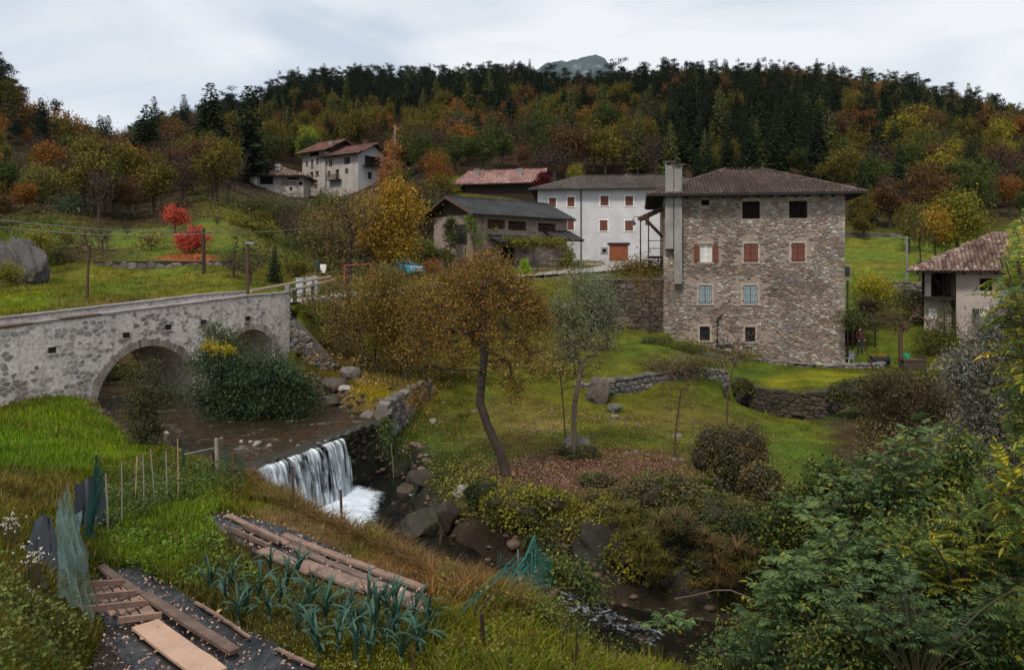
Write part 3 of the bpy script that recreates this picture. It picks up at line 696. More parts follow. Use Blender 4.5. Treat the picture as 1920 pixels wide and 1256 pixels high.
# =================================================================== weir and water
M_weir = stone_mat('wet_weir_stone', [(0,(.02,.02,.014)),(.4,(.045,.04,.028)),(.7,(.03,.035,.012)),(1,(.07,.055,.035))], rough=.4, moss=.5)
weir_root = path_wall('weir', 'dark mossy stone weir that the stream falls over', 'weir', [W0, W1], [-5.36, -5.33], [-7.3, -7.0], M_weir, M_mor_dark, .45, .28, thick=.6, limit=120, seed=14, px=False, cope=False)
def water_mat(name, shallow, foam=0.0, rough=.06, bscale=3.0, bstr=.5, foam_c=(.62,.70,.78), stretch=(1,1,1), alpha=.75):
    m, n, p, o = new_mat(name)
    p.inputs['Roughness'].default_value = rough
    p.inputs['Base Color'].default_value = (*shallow, 1); p.inputs['IOR'].default_value = 1.33
    h = noise_n(n, bscale, 5, .6, stretch=stretch, dist=.8)
    bump_n(n, p, h, bstr, .05)
    tr = n.nodes.new('ShaderNodeBsdfTransparent'); tr.inputs[0].default_value = (.85, .80, .70, 1)
    fr = n.nodes.new('ShaderNodeFresnel'); fr.inputs[0].default_value = 1.33
    for l_ in list(n.links):
        if l_.to_socket.name == 'Normal': n.links.new(l_.from_socket, fr.inputs['Normal']); break
    ms = n.nodes.new('ShaderNodeMixShader')
    f = math_n(n, 'ADD', math_n(n, 'MULTIPLY', fr.outputs[0], 1.1), 1 - alpha, True)
    n.links.new(f, ms.inputs[0]); n.links.new(tr.outputs[0], ms.inputs[1]); n.links.new(p.outputs[0], ms.inputs[2])
    last = ms.outputs[0]
    if foam:
        at = n.nodes.new('ShaderNodeAttribute'); at.attribute_name = 'Col'
        d = n.nodes.new('ShaderNodeBsdfPrincipled'); d.inputs['Base Color'].default_value = (*foam_c, 1); d.inputs['Roughness'].default_value = .6
        k = noise_n(n, foam, 6, .7, stretch=stretch, dist=1.2)
        ff = math_n(n, 'MULTIPLY', math_n(n, 'SUBTRACT', math_n(n, 'ADD', at.outputs['Fac'], k), .95), 3.2, True)
        m2 = n.nodes.new('ShaderNodeMixShader'); n.links.new(ff, m2.inputs[0]); n.links.new(last, m2.inputs[1]); n.links.new(d.outputs[0], m2.inputs[2]); last = m2.outputs[0]
    n.links.new(last, o.inputs[0])
    return m
def grid_in(poly, step, zf, edge=0.5, name='water', mat=None, foamf=None):
    P = np.array(poly); x0, y0 = P.min(0) - edge; x1, y1 = P.max(0) + edge
    xs = np.arange(x0, x1, step); ys = np.arange(y0, y1, step)
    X, Y = np.meshgrid(xs, ys); s = poly_sd(X, Y, poly); Z = zf(X, Y)
    ok = s < edge; n = np.arange(X.size).reshape(X.shape)
    q = np.stack([n[:-1,:-1], n[:-1,1:], n[1:,1:], n[1:,:-1]], -1).reshape(-1, 4)
    q = q[ok.ravel()[q].all(1)]
    u, inv = np.unique(q, return_inverse=True)
    V = np.stack([X.ravel()[u], Y.ravel()[u], Z.ravel()[u]], -1)
    f = foamf(V[:,0], V[:,1]) if foamf is not None else np.zeros(len(V))
    return np_mesh(name, V, inv.reshape(-1, 4), np.stack([f]*3, -1), True, mat)
M_w1 = water_mat('shallow_stream', (.05,.04,.025), rough=.08, bscale=6, bstr=1.0, stretch=(1, .5, 1), alpha=.82, foam=7.0, foam_c=(.34,.33,.32))
o = link('stream', grid_in(RIV_UP, .14, lambda x, y: UP_W + .03 * (vnoise(x, y, .4, 3, 4) - .5), .25, 'stream', M_w1, lambda x, y: np.clip((vnoise(x * .8 + y * .5, y * 1.6 - x, .6, 3, 13) - .47) * 2.4, 0, .47)))
# the sheet must not stick out over the weir
tag(o, 'shallow brown stream above the weir running under the bridge', None, None, 'structure')
def foamf(x, y):
    wx, wy = W0[0] + .4, W0[1] - .1
    d1 = poly_sd(x, y, [(-6.9,20.9),(-5.2,25.4),(-4.3,24.7),(-4.2,23.0),(-4.0,21.2),(-5.4,20.2)])
    a = np.clip(1 - d1 / .8, 0, 1) * .78
    d2 = poly_sd(x, y, [(0.7,18.0),(1.6,17.3),(2.3,16.6),(3.0,15.9),(2.7,15.4),(1.8,16.0),(1.1,16.9),(.5,17.5)])
    c = np.clip(1 - d2 / .5, 0, 1) * .44
    d3 = np.hypot((x - 4.2), (y - 15.3)); e_ = np.clip(1 - d3 / 1.1, 0, 1) * .5
    d4 = np.hypot((x - 10.8), (y - 18.3)); e4 = np.clip(1 - d4 / 1.5, 0, 1) * .45
    d5 = np.hypot((x + 2.6), (y - 19.8)); e5 = np.clip(1 - d5 / .9, 0, 1) * .3
    return np.maximum.reduce([a, c, e_, e4, e5, 0 * a])
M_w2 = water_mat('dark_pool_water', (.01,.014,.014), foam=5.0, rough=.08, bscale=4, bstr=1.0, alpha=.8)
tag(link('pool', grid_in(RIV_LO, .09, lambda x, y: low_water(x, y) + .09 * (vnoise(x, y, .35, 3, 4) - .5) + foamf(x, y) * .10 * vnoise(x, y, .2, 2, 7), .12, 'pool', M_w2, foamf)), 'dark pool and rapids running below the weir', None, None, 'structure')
# falling water: a curved sheet with hanging strands
def fall_mat():
    m, n, p, o = new_mat('falling_water')
    at = n.nodes.new('ShaderNodeAttribute'); at.attribute_name = 'Col'
    p.inputs['Roughness'].default_value = .25; p.inputs['Specular IOR Level'].default_value = .5
    uv = n.nodes.new('ShaderNodeAttribute'); uv.attribute_name = 'Col'
    sp = n.nodes.new('ShaderNodeSeparateColor'); n.links.new(uv.outputs['Color'], sp.inputs[0])
    cb = n.nodes.new('ShaderNodeCombineXYZ')
    n.links.new(math_n(n, 'MULTIPLY', sp.outputs[0], 46.0), cb.inputs[0]); n.links.new(math_n(n, 'MULTIPLY', sp.outputs[1], 2.2), cb.inputs[1])
    z = n.nodes.new('ShaderNodeTexNoise'); z.inputs['Scale'].default_value = 1.0; z.inputs['Detail'].default_value = 6; z.inputs['Roughness'].default_value = .65
    z.inputs['Distortion'].default_value = .35
    n.links.new(cb.outputs[0], z.inputs['Vector'])
    c = ramp_n(n, z.outputs['Fac'], [(.36, (.06,.08,.09)), (.5, (.40,.45,.49)), (.6, (.74,.78,.81))])
    n.links.new(c, p.inputs['Base Color'])
    a = math_n(n, 'MULTIPLY', math_n(n, 'SUBTRACT', math_n(n, 'ADD', z.outputs['Fac'], sp.outputs[2]), .72), 5.0, True)
    tr = n.nodes.new('ShaderNodeBsdfTransparent'); ms = n.nodes.new('ShaderNodeMixShader')
    n.links.new(a, ms.inputs[0]); n.links.new(tr.outputs[0], ms.inputs[1]); n.links.new(p.outputs[0], ms.inputs[2]); n.links.new(ms.outputs[0], o.inputs[0])
    return m
M_fall = fall_mat()
WP = Path([W0, W1])
def fall_sheet(l0, l1, dens, out0, seed, name='waterfall'):
    nl = max(6, int((l1 - l0) / .035)); nh = 26; V = []; C = []
    for j in range(nh + 1):
        t_ = j / nh
        for i in range(nl + 1):
            l = l0 + (l1 - l0) * i / nl
            rag = .05 * (float(vnoise(l * 6, t_ * 1.2, 1, 3, seed)) - .5) * (0.3 + t_ * 2)
            if t_ < .12: o_ = -.35 + t_ / .12 * .5; z = UP_W + .055 - .02 * t_ / .12
            else:
                q = (t_ - .12) / .88; o_ = .15 + out0 * math.sqrt(q); z = UP_W + .035 - q * 1.68
            p = WP.at(l, o_ + rag)
            edge = min(1, (l - l0) / .3, (l1 - l) / .2)
            V.append((p.x, p.y, z + .01 * math.sin(l * 40))); C.append((l / 7.0, t_ + rag, dens + .5 * (float(vnoise(l * 1.1, t_ * .6, 1, 3, seed + 2)) - .5) - .25 * (1 - max(0, edge)) + (.10 if t_ > .8 else 0) - (.30 if t_ < .1 else 0)))
    idx_ = np.arange((nl + 1) * (nh + 1)).reshape(nh + 1, nl + 1)
    q = np.stack([idx_[:-1,:-1], idx_[:-1,1:], idx_[1:,1:], idx_[1:,:-1]], -1).reshape(-1, 4)
    return np_mesh(name, V, q, C, True, M_fall)
wf = empty('waterfall', (W0[0], W0[1], -7)); tag(wf, 'white curtain of water falling over the left half of the weir', 'waterfall')
def under(root, name, me, kind=None):
    o = link(name, me, root); o.location = -root.location; return tag(o, kind=kind)
under(wf, 'water_sheet', fall_sheet(.1, 4.55, .36, .30, 3)); under(wf, 'water_strands', fall_sheet(.3, 4.2, .30, .42, 8))
wf2 = empty('waterfall', (-5.0, 25.8, -7)); tag(wf2, 'thin trickles of water running down the weir right of the white curtain', 'waterfall')
under(wf2, 'water_sheet', fall_sheet(4.95, 5.25, .30, .14, 5)); under(wf2, 'water_sheet', fall_sheet(5.4, 5.58, .26, .12, 6)); under(wf2, 'water_sheet', fall_sheet(6.1, 6.25, .12, .1, 9))
# =================================================================== rocks
_ico = {}
def ico(n):
    if n not in _ico:
        import bmesh
        bm = bmesh.new(); bmesh.ops.create_icosphere(bm, subdivisions=n, radius=1)
        V = np.array([v.co[:] for v in bm.verts]); Fz = np.array([[v.index for v in f.verts] for f in bm.faces]); bm.free(); _ico[n] = (V, Fz)
    return _ico[n]
def rock_mesh(name, rad, seed, sub=4, rough=.35, mat=None, flat=.0):
    V, Fz = ico(sub); r_ = np.random.default_rng(seed); V = V.copy()
    # facets: clip by random planes, then noise
    for _ in range(15):
        n_ = r_.normal(size=3); n_ /= np.linalg.norm(n_); d = r_.uniform(.5, .85); s_ = V @ n_
        V -= np.clip(s_ - d, 0, None)[:, None] * n_ * .92
    for sc, am in ((.9, rough * .5), (.35, rough * .3), (.12, rough * .16), (.05, rough * .07)):
        o_ = r_.uniform(0, 50, 3)
        d = vnoise(V[:,0] + o_[0] + V[:,2] * .7, V[:,1] + o_[1] - V[:,2] * .6, sc, 3, seed) - .5
        V *= (1 + d * am * 2)[:, None]
    V *= np.array(rad)
    return np_mesh(name, V, Fz, None, sub < 3, mat)
M_rock = stone_mat('grey_boulder', [(0,(.16,.15,.14)),(.5,(.22,.20,.18)),(1,(.13,.11,.095))], moss=.25, bd=.05)
M_rockw = stone_mat('wet_brown_boulder', [(0,(.045,.035,.028)),(.5,(.095,.07,.055)),(1,(.035,.03,.024))], rough=.55, moss=.3, bd=.04)
M_rockm = stone_mat('mossy_boulder', [(0,(.03,.03,.012)),(1,(.06,.05,.02))], rough=.9, moss=1.2, bd=.04)
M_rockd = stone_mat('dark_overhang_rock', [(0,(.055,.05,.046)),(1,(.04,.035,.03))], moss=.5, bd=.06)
M_rockl = stone_mat('pale_stone', [(0,(.42,.40,.38)),(.5,(.30,.28,.26)),(1,(.5,.47,.44))], bd=.02)
def boulder(px_, py_, D, rad, mat, label, seed, name='boulder', group=None, sub=4, rz=0, rough=.35, cat='boulder', seat=True):
    p = G(px_, D); p.z = max(p.z + rad[2] * .38, float('-inf')) if seat else W(px_, py_, D).z
    o = link(name, rock_mesh(name, rad, seed, sub, rough, mat), loc=p, rot=(0, 0, rz)); return tag(o, label, cat, group)
boulder(38, 492, 50, (1.9, 1.8, 2.3), stone_mat('dark_rough_boulder', [(0,(.13,.125,.12)),(1,(.10,.095,.09))], bd=.12), 'huge angular grey boulder standing in the meadow behind the bridge', 1, sub=5, rough=.9)
boulder(800, 938, 21.4, (.80, .8, .60), M_rockw, 'big rounded brown boulder at the stream edge left of the dark orange tree foot', 2, sub=5)
boulder(845, 942, 20.9, (.42, .4, .5), M_rockw, 'grey end of boulder leaning on the big brown boulder by the stream', 12)
boulder(795, 882, 23.6, (.55, .4, .32), M_rockw, 'brown rock with a mossy side above the pool', 3)
boulder(768, 855, 25, (.6, .4, .3), M_rockw, 'reddish flat rock on the bank right of the weir', 4)
boulder(700, 960, 21.2, (.42, .42, .36), M_rockm, 'round mossy rock in the pool below the weir', 5)
boulder(690, 915, 23.2, (.34, .3, .24), M_rockw, 'brown rock where the thin trickles land', 6)
boulder(735, 912, 23.6, (.28, .3, .3), M_rockw, 'upright dark rock beside the pool in front of the weir end', 7)
boulder(722, 938, 22.4, (.3, .3, .2), M_rockw, 'low wet rock in the pool between the mossy rock and the big boulder', 17)
boulder(628, 738, 33.2, (.62, .7, .62), M_rockw, 'dark brown rock beside the big green bush above the weir', 8)
boulder(655, 722, 34.5, (.5, .5, .4), M_rock, 'grey rock behind the dark brown rock above the weir', 9)
boulder(618, 765, 31.5, (.5, .6, .38), M_rockw, 'low dark rock at the water edge beside the big green bush', 10)
boulder(690, 792, 28.9, (.38, .3, .3), M_rock, 'small rock at the foot of the river wall beside the weir crest', 11)
boulder(648, 752, 31.9, (.3, .3, .2), M_rockl, 'pale stones heap edge at the yellow mossy bank', 14)
boulder(744, 722, 31.7, (.42, .25, .14), M_rockw, 'dark flat stone lying on the mossy lawn above the river wall', 13)
boulder(870, 912, 22.0, (.34, .25, .2), M_rockl, 'white stone at the foot of the dark orange tree', 15)
boulder(752, 800, 27.6, (.25, .25, .2), M_rockl, 'pale stone in the grass at the foot of the river wall', 16)
boulder(812, 762, 30.6, (.17, .15, .16), M_rockl, 'small upright pale stone in the grass beside the river wall', 18)
boulder(1122, 728, 34.3, (.72, .5, .8), M_rock, 'tall grey outcrop at the left end of the low field wall', 19)
boulder(1150, 766, 33.2, (.42, .3, .26), M_rock, 'grey stone lying below the tall outcrop', 20)
boulder(1075, 862, 25.6, (.72, .55, .46), M_rock, 'grey rock half hidden by ivy behind the pale thin trunk', 21)
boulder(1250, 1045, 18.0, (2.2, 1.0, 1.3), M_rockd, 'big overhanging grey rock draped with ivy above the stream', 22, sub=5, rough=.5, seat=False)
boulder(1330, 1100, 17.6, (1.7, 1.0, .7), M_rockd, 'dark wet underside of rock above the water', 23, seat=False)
boulder(1375, 850, 22.8, (.7, .6, .5), M_rock, 'rounded rock under the brown ivy dome', 24)
boulder(1163, 1118, 15.9, (.34, .26, .17), M_rockm, 'bright mossy stone in the stream under the overhang', 25)
boulder(1226, 1140, 15.7, (.34, .3, .26), M_rockm, 'dark mossy stone right of the bright mossy one', 26)
boulder(1205, 1165, 15.0, (.26, .22, .16), M_rockw, 'brown stone splitting the rapids', 27)
boulder(1148, 1182, 14.3, (.24, .16, .17), M_rockw, 'small brown stone sticking up beside the rapids', 28)
boulder(1085, 1085, 15.9, (.22, .22, .2), M_rock, 'grey stone on the near bank behind the teal nets', 29)
boulder(1092, 1130, 14.9, (.3, .3, .3), M_rockl, 'pale stone on the near bank beside the rapids', 30)
boulder(1385, 1190, 15.2, (.5, .4, .2), M_rockm, 'mossy slab in the shade right of the rapids', 31)
rs = random.Random(3); k = 0
bd_ = [rock_mesh('loose_stone', (1, 1, .7), 60 + i, 2, .4, M_rockl) for i in range(4)]
bg_ = [rock_mesh('loose_stone', (1, 1, .7), 70 + i, 2, .4, M_rock) for i in range(4)]
STN = [(481,833,.2,'pale rock in the shallow stream, larger one'),(505,836,.13,None),(470,828,.1,None),(452,828,.09,None),(312,812,.13,None),(415,822,.08,None),(598,832,.12,None),(612,828,.1,None),(545,826,.07,None),(560,836,.09,None)]
for a, b_, r_, lb in STN:
    D_ = -UP_W * F / (b_ - HOR); o = link('stream_stone', bd_[k % 4], loc=W(a, b_, D_), rot=(0, 0, rs.uniform(0, 6)), scl=r_); k += 1
    tag(o, 'big pale stone in the shallow water left of the falls' if r_ > .15 else 'small pale stone lying in the shallow stream above the weir', 'stone', 'pale stones in the shallow stream')
FSL = [(870,792,'rough grey stone pair in the grass left of the dark orange tree'),(1000,812,'flat pale stone on the dry grass patch between the two trees'),(898,868,'pale stone right beside the dark orange trunk'),(1290,876,'small whitish stone left of the brown ivy dome')]
for i in range(46):
    a = rs.uniform(820, 1340); b_ = rs.uniform(765, 850); D_ = 5.95 * F / (b_ - HOR)
    p = G(a, D_); o = link('field_stone', bg_[k % 4], loc=p, rot=(0, 0, rs.uniform(0, 6)), scl=rs.uniform(.05, .15) * (1 if i > 8 else 1.8)); k += 1
    tag(o, 'small grey stone lying in the grass of the orchard slope', 'stone', 'loose stones in the orchard grass')
# cobbles on the stream beds: nobody could count them
b = MB(); V0, F0 = ico(1); Vs = []; Fs = []; n_ = 0
rr = np.random.default_rng(5)
for poly, zz, N in ((RIV_UP, UP_W, 3000), (RIV_LO, -7.0, 1500)):
    P = np.array(poly); c = 0
    while c < N:
        x, y = rr.uniform(P.min(0), P.max(0)); s_ = float(poly_sd(np.array([x]), np.array([y]), poly)[0])
        if s_ > .5 or (zz == UP_W and (y > 36 or (s_ < -.6 and rr.random() < .2))) or (zz != UP_W and s_ < -.5): c += .2; continue
        r_ = abs(rr.normal(.07, .045)) + .03; z = float(H(x, y)) + r_ * .1
        Vs.append(V0 * (r_, r_ * rr.uniform(.6, 1), r_ * rr.uniform(.4, .7)) * (1 + .25 * (rr.random((len(V0), 1)) - .5)) + (x, y, z)); Fs.append(F0 + n_); n_ += len(V0); c += 1
for i in range(420):      # the pile of cobbles on the near bank below the teal nets
    x, y = rr.normal((-.9, 17.6), (.9, .5)); r_ = rr.uniform(.05, .13); z = max(float(H(x, y)), -7.1) + r_ * .4
    Vs.append(V0 * (r_, r_ * .8, r_ * .6) + (x, y, z)); Fs.append(F0 + n_); n_ += len(V0)
M_cob = stone_mat('stream_cobble', [(0,(.06,.04,.03)),(.3,(.13,.08,.05)),(.6,(.2,.13,.09)),(.85,(.10,.08,.065)),(.93,(.10,.08,.065)),(1,(.42,.39,.36))], rough=.5)
tag(link('gravel', np_mesh('gravel', np.concatenate(Vs), np.concatenate(Fs), None, False, M_cob)), 'brown cobbles and gravel of the stream bed', None, None, 'stuff')
# =================================================================== houses
TILE_BROWN = [(0,(.075,.05,.04)),(.3,(.14,.095,.08)),(.55,(.10,.07,.06)),(.8,(.18,.13,.11)),(1,(.05,.04,.035))]
M_tile_brown = stone_mat('brown_clay_tile', TILE_BROWN, bd=.005)
M_tile_grey = stone_mat('grey_brown_tile', [(0,(.10,.085,.08)),(.4,(.16,.135,.12)),(.7,(.12,.105,.10)),(1,(.20,.165,.14))], bd=.005)
M_tile_slate = stone_mat('dark_slate_tile', [(0,(.035,.04,.042)),(.5,(.06,.066,.07)),(1,(.045,.05,.05))], rough=.6, bd=.005)
M_tile_pink = stone_mat('faded_pink_tile', [(0,(.42,.25,.22)),(.4,(.50,.31,.28)),(.7,(.36,.20,.17)),(1,(.46,.29,.27))], bd=.005)
M_tile_old = stone_mat('old_mottled_tile', [(0,(.10,.055,.045)),(.25,(.33,.23,.19)),(.5,(.20,.11,.09)),(.7,(.46,.37,.31)),(.85,(.15,.08,.07)),(1,(.30,.17,.13))], bd=.005)
M_tile_red = stone_mat('red_brown_tile', [(0,(.14,.065,.05)),(.5,(.22,.11,.085)),(1,(.10,.055,.045))], bd=.005)
M_wood_dk = plain('dark_old_timber', (.045,.028,.018), .85, (.022,.014,.01), 4, stretch=(1, 1, .2), bump=.2, fine=.3)
M_wood_md = plain('brown_timber', (.15,.075,.045), .8, (.08,.04,.025), 4, stretch=(1, 1, .2), bump=.2, fine=.3)
M_shut_br = plain('rust_brown_shutter', (.19,.065,.038), .6, (.11,.04,.025), 2.5, stretch=(3, 3, .6), fine=.15)
M_shut_bl = plain('pale_blue_shutter', (.27,.325,.35), .6, (.18,.23,.26), 3, stretch=(3, 3, .6), fine=.2)
M_shut_gn = plain('dark_green_shutter', (.02,.022,.018), .6, (.012,.014,.012), 3)
M_white = plain('white_paint', (.75,.73,.70), .5, (.62,.60,.57), 3)
M_surround = plain('stone_surround', (.40,.34,.29), .85, (.28,.23,.19), 6, bump=.3)
M_plaster = plain('white_wall_plaster', (.56,.555,.57), .9, (.42,.415,.425), .55, bump=.1, fine=.12)
M_plaster_old = plain('stained_pale_plaster', (.52,.48,.45), .92, (.30,.27,.25), .45, stretch=(1.4, 1.4, .7), bump=.25, fine=.3)
M_plaster_pk = plain('beige_plaster', (.44,.37,.33), .92, (.33,.275,.245), .8, bump=.2, fine=.2)
M_concrete = plain('rough_concrete', (.33,.31,.29), .9, (.18,.17,.16), 1.6, stretch=(1, 1, .45), bump=.25, fine=.3)
M_black = plain('black_iron', (.018,.018,.018), .5, metal=.0)
M_grey_m = plain('grey_metal', (.28,.29,.30), .45, metal=.6)
M_dark_in = plain('painted_room_darkness', (.012,.011,.010), 1)  # near-black colour stands in for the darkness of unlit rooms and recesses
M_cloth = plain('net_curtain', (.62,.60,.58), .9, (.45,.43,.42), 9, stretch=(4, 1, .3))
def glass_mat():
    m, n, p, o = new_mat('window_glass'); p.inputs['Base Color'].default_value = (.03,.035,.04,1); p.inputs['Roughness'].default_value = .08
    p.inputs['Specular IOR Level'].default_value = .6; return m
M_glass = glass_mat()
def tiles_mesh(polys3, tw, tl, name='roof_tiles', seed=1, lift=.02):
    r = np.random.default_rng(seed); VV = []; FF = []; n0 = 0
    for P in polys3:
        P = [Vector(p) for p in P]; ex = (P[1] - P[0]).normalized(); nn = ex.cross(P[2] - P[0]).normalized()
        if nn.z < 0: nn = -nn
        up = nn.cross(ex).normalized()
        if up.z < 0: up = -up
        q = np.array([((p - P[0]).dot(ex), (p - P[0]).dot(up)) for p in P])
        x0, y0 = q.min(0); x1, y1 = q.max(0)
        xs = np.arange(x0 + tw / 2, x1, tw); ys = np.arange(y0 - .04, y1, tl)
        X, Y = np.meshgrid(xs, ys); X = X + r.normal(0, tw * .03, X.shape); Y = Y + r.normal(0, tl * .05, Y.shape)
        s = poly_sd(X, Y + tl * .35, q); ok = s < 0.0; X = X[ok]; Y = Y[ok]
        if not len(X): continue
        N = len(X); a = np.array([-.5, -.3, 0, .3, .5]); hgt = np.array([0, .26, .38, .26, 0])
        T = []
        for e_, lf, sc in ((0.0, lift, 1.0), (tl * 1.2, .0, .86)):
            for i in range(5):
                u = X + a[i] * tw * sc; v = Y + e_; h = hgt[i] * tw * sc + lf + r.normal(0, .004, N)
                T.append(np.array(P[0])[None] + u[:, None] * np.array(ex) + v[:, None] * np.array(up) + h[:, None] * np.array(nn))
        V = np.stack(T, 1).reshape(-1, 3)
        f = np.array([[i, i + 1, 6 + i, 5 + i] for i in range(4)])
        F_ = (np.arange(N)[:, None, None] * 10 + f[None]).reshape(-1, 4) + n0
        VV.append(V); FF.append(F_); n0 += len(V)
    return np.concatenate(VV), np.concatenate(FF)
class House:
    def __init__(s, name, label, px, D, ang, zb, cat='house'):
        s.X0 = (px - 960) / F * D; s.Y0 = D; s.a = R(ang); s.c = math.cos(s.a); s.s = math.sin(s.a); s.zb = zb
        s.root = empty(name, (s.X0, s.Y0, zb), s.a); tag(s.root, label, cat)
    def at(s, px, py=None):
        r = (px - 960) / F; x = (r * s.Y0 - s.X0) / (s.c - r * s.s)
        if py is None: return x
        return x, (HOR - py) / F * (s.Y0 + x * s.s) - s.zb
    def rect(s, r4):
        x0, z1 = s.at(r4[0], r4[2]); x1, z0 = s.at(r4[1], r4[3]); return x0, x1, z0, z1
    def wall(s, L, z1, th, ops, mat, Wd, name='wall', z0=-1.2, back=True):
        xs = sorted({0, L, *[min(max(o[0], 0), L) for o in ops], *[min(max(o[1], 0), L) for o in ops]}); zs = sorted({z0, z1, *[o[2] for o in ops], *[min(o[3], z1) for o in ops]})
        b = MB()
        for i in range(len(xs) - 1):
            run = None
            for j in range(len(zs) - 1):
                cx = (xs[i] + xs[i+1]) / 2; cz = (zs[j] + zs[j+1]) / 2
                if any(o[0] < cx < o[1] and o[2] < cz < o[3] for o in ops):
                    if run is not None: b.box(xs[i], xs[i+1], 0, th, run, zs[j]); run = None
                elif run is None: run = zs[j]
            if run is not None: b.box(xs[i], xs[i+1], 0, th, run, z1)
        b.build(name, mat, s.root)
        if back:
            MB().box(0, th, th, Wd, z0, z1).build('side_wall', mat, s.root); MB().box(L - th, L, th, Wd, z0, z1).build('side_wall', mat, s.root)
            MB().box(th, L - th, Wd - th, Wd, z0, z1).build('back_wall', mat, s.root)
            MB().box(th, L - th, th, Wd - th, z1 - .12, z1 - .02).build('loft_floor', M_dark_in, s.root)
    def roof(s, x0, x1, y0, y1, ze, zr, xa, xb, ym, tw, tl, mat, th=.10, seed=1, ends=True, fasc=None, name='roof'):
        A = [(x0,y0,ze),(x1,y0,ze),(x1,y1,ze),(x0,y1,ze)]; r0 = (xa,ym,zr); r1 = (xb,ym,zr)
        P = [[A[0], A[1], r1, r0], [A[2], A[3], r0, r1]]
        if xb < x1 - .01: P.append([A[1], A[2], r1])
        if xa > x0 + .01: P.append([A[3], A[0], r0])
        b = MB()
        for p in P: b.prism([Vector(q) for q in p], (0, 0, -th))
        rf = b.build(name, fasc or M_wood_dk, s.root)
        V, F_ = tiles_mesh(P, tw, tl, seed=seed)
        tag(link('roof_tiles', np_mesh('roof_tiles', V, F_, None, False, mat), rf), kind='stuff')
        rd = MB(); n = max(2, int(abs(xb - xa) / (tl * 1.1)))     # ridge and hip caps
        lines = [(r0, r1)]
        if xb < x1 - .01: lines += [(A[1], r1), (A[2], r1)]
        if xa > x0 + .01: lines += [(A[0], r0), (A[3], r0)]
        for a, c in lines:
            a = Vector(a); c = Vector(c); d = c - a; k = max(1, int(d.length / (tl * 1.1)))
            for i in range(k):
                q0 = a + d * (i / k); q1 = a + d * ((i + 1.1) / k)
                rd.tube([q0 + Vector((0,0,.05)), q1 + Vector((0,0,.03))], [tw * .62, tw * .52], 6)
        tag(rd.build('ridge_tiles', mat, rf), kind='stuff')
        return rf
    def window(s, r4, kind, shut=None, sur=None, sur_w=.13, depth=.16, bars=0, name='window', proud=.03):
        x0, x1, z0, z1 = tuple(r4)[:4] if len(r4) == 5 else s.rect(r4)
        w_ = x1 - x0; h_ = z1 - z0
        b = MB(); sw = sur_w
        if sur is not None:
            b.box(x0 - sw, x0, -proud, .04, z0 - sw * .3, z1 + sw).box(x1, x1 + sw, -proud, .04, z0 - sw * .3, z1 + sw).box(x0, x1, -proud - .004, .04, z1, z1 + sw)
            b.box(x0 - sw * 1.3, x1 + sw * 1.3, -proud - .05, .05, z0 - sw * .9, z0 - sw * .3 - .002)
            b.box(x0, x1, .0, .05, z0 - sw * .3, z0)
            fr = b.build(name, sur, s.root)
        else:
            fr = MB().box(x0 - .03, x1 + .03, .05, .09, z0 - .03, z0).box(x0 - .03, x1 + .03, .05, .09, z1, z1 + .03).build(name, M_wood_dk, s.root)
        def leaf(a, c, y, mat):
            k = MB(); n = 3; dw = (c - a) / n
            for i in range(n): k.box(a + dw * i + .008, a + dw * (i + 1) - .006, y, y + .03, z0 + .015, z1 - .015)
            for f in (.16, .84): k.box(a + .02, c - .02, y - .02, y - .001, z0 + h_ * f - .05, z0 + h_ * f + .05)
            k.box(a + .02, c - .02, y - .018, y - .001, z0 + h_ * .5 - .03, z0 + h_ * .5 + .03)
            k.build('shutter', mat, fr)
        if kind == 'shut':
            xm = (x0 + x1) / 2
            leaf(x0 + .01, xm - .012, .02, shut); leaf(xm + .012, x1 - .01, .02, shut)
            hb = MB()
            for sd_ in (x0 - .02, x1 + .02):
                for f in (.15, .85): hb.box(sd_ - .05, sd_ + .05, -proud - .02, -proud - .004, z0 + h_ * f - .02, z0 + h_ * f + .02)
            hb.build('hinge', M_black, fr)
            MB().box(x0, x1, depth + .1, depth + .12, z0, z1).build('pane_or_dark_sheet', M_dark_in, fr)  # dark sheet stands for the unlit room behind the shutters
        elif kind == 'open':
            fw = .055; k = MB()
            for a, c in ((x0, (x0+x1)/2 - .003), ((x0+x1)/2 + .003, x1)):
                k.box(a, a + fw, depth - .03, depth + .03, z0, z1).box(c - fw, c, depth - .03, depth + .03, z0, z1)
                k.box(a + fw, c - fw, depth - .03, depth + .03, z0, z0 + fw).box(a + fw, c - fw, depth - .03, depth + .03, z1 - fw, z1)
                for f in (.34, .66): k.box(a + fw, c - fw, depth - .015, depth + .015, z0 + h_ * f - .012, z0 + h_ * f + .012)
            k.build('frame', M_white, fr)
            MB().box(x0, x1, depth + .04, depth + .05, z0, z1).build('pane_or_dark_sheet', M_glass, fr)
            MB().box(x0 + .05, x0 + w_ * .42, depth + .004, depth + .012, z0 + .05, z1 - .05).box(x1 - w_ * .42, x1 - .05, depth + .004, depth + .012, z0 + .05, z1 - .05).build('curtain', M_cloth, fr)
            if shut: leaf(x0 - w_ * .5, x0 - .02, -proud - .07, shut); leaf(x1 + .02, x1 + w_ * .5, -proud - .07, shut)
        elif kind == 'grille':
            k = MB()
            for i in range(1, 6): k.box(x0 + w_ * i / 6 - .012, x0 + w_ * i / 6 + .012, .06, .085, z0, z1)
            for i in range(1, 8): k.box(x0, x1, .058, .08, z0 + h_ * i / 8 - .01, z0 + h_ * i / 8 + .01)
            k.build('grille', M_black, fr); MB().box(x0, x1, depth + .05, depth + .07, z0, z1).build('pane_or_dark_sheet', M_glass, fr)
        elif kind == 'bars':
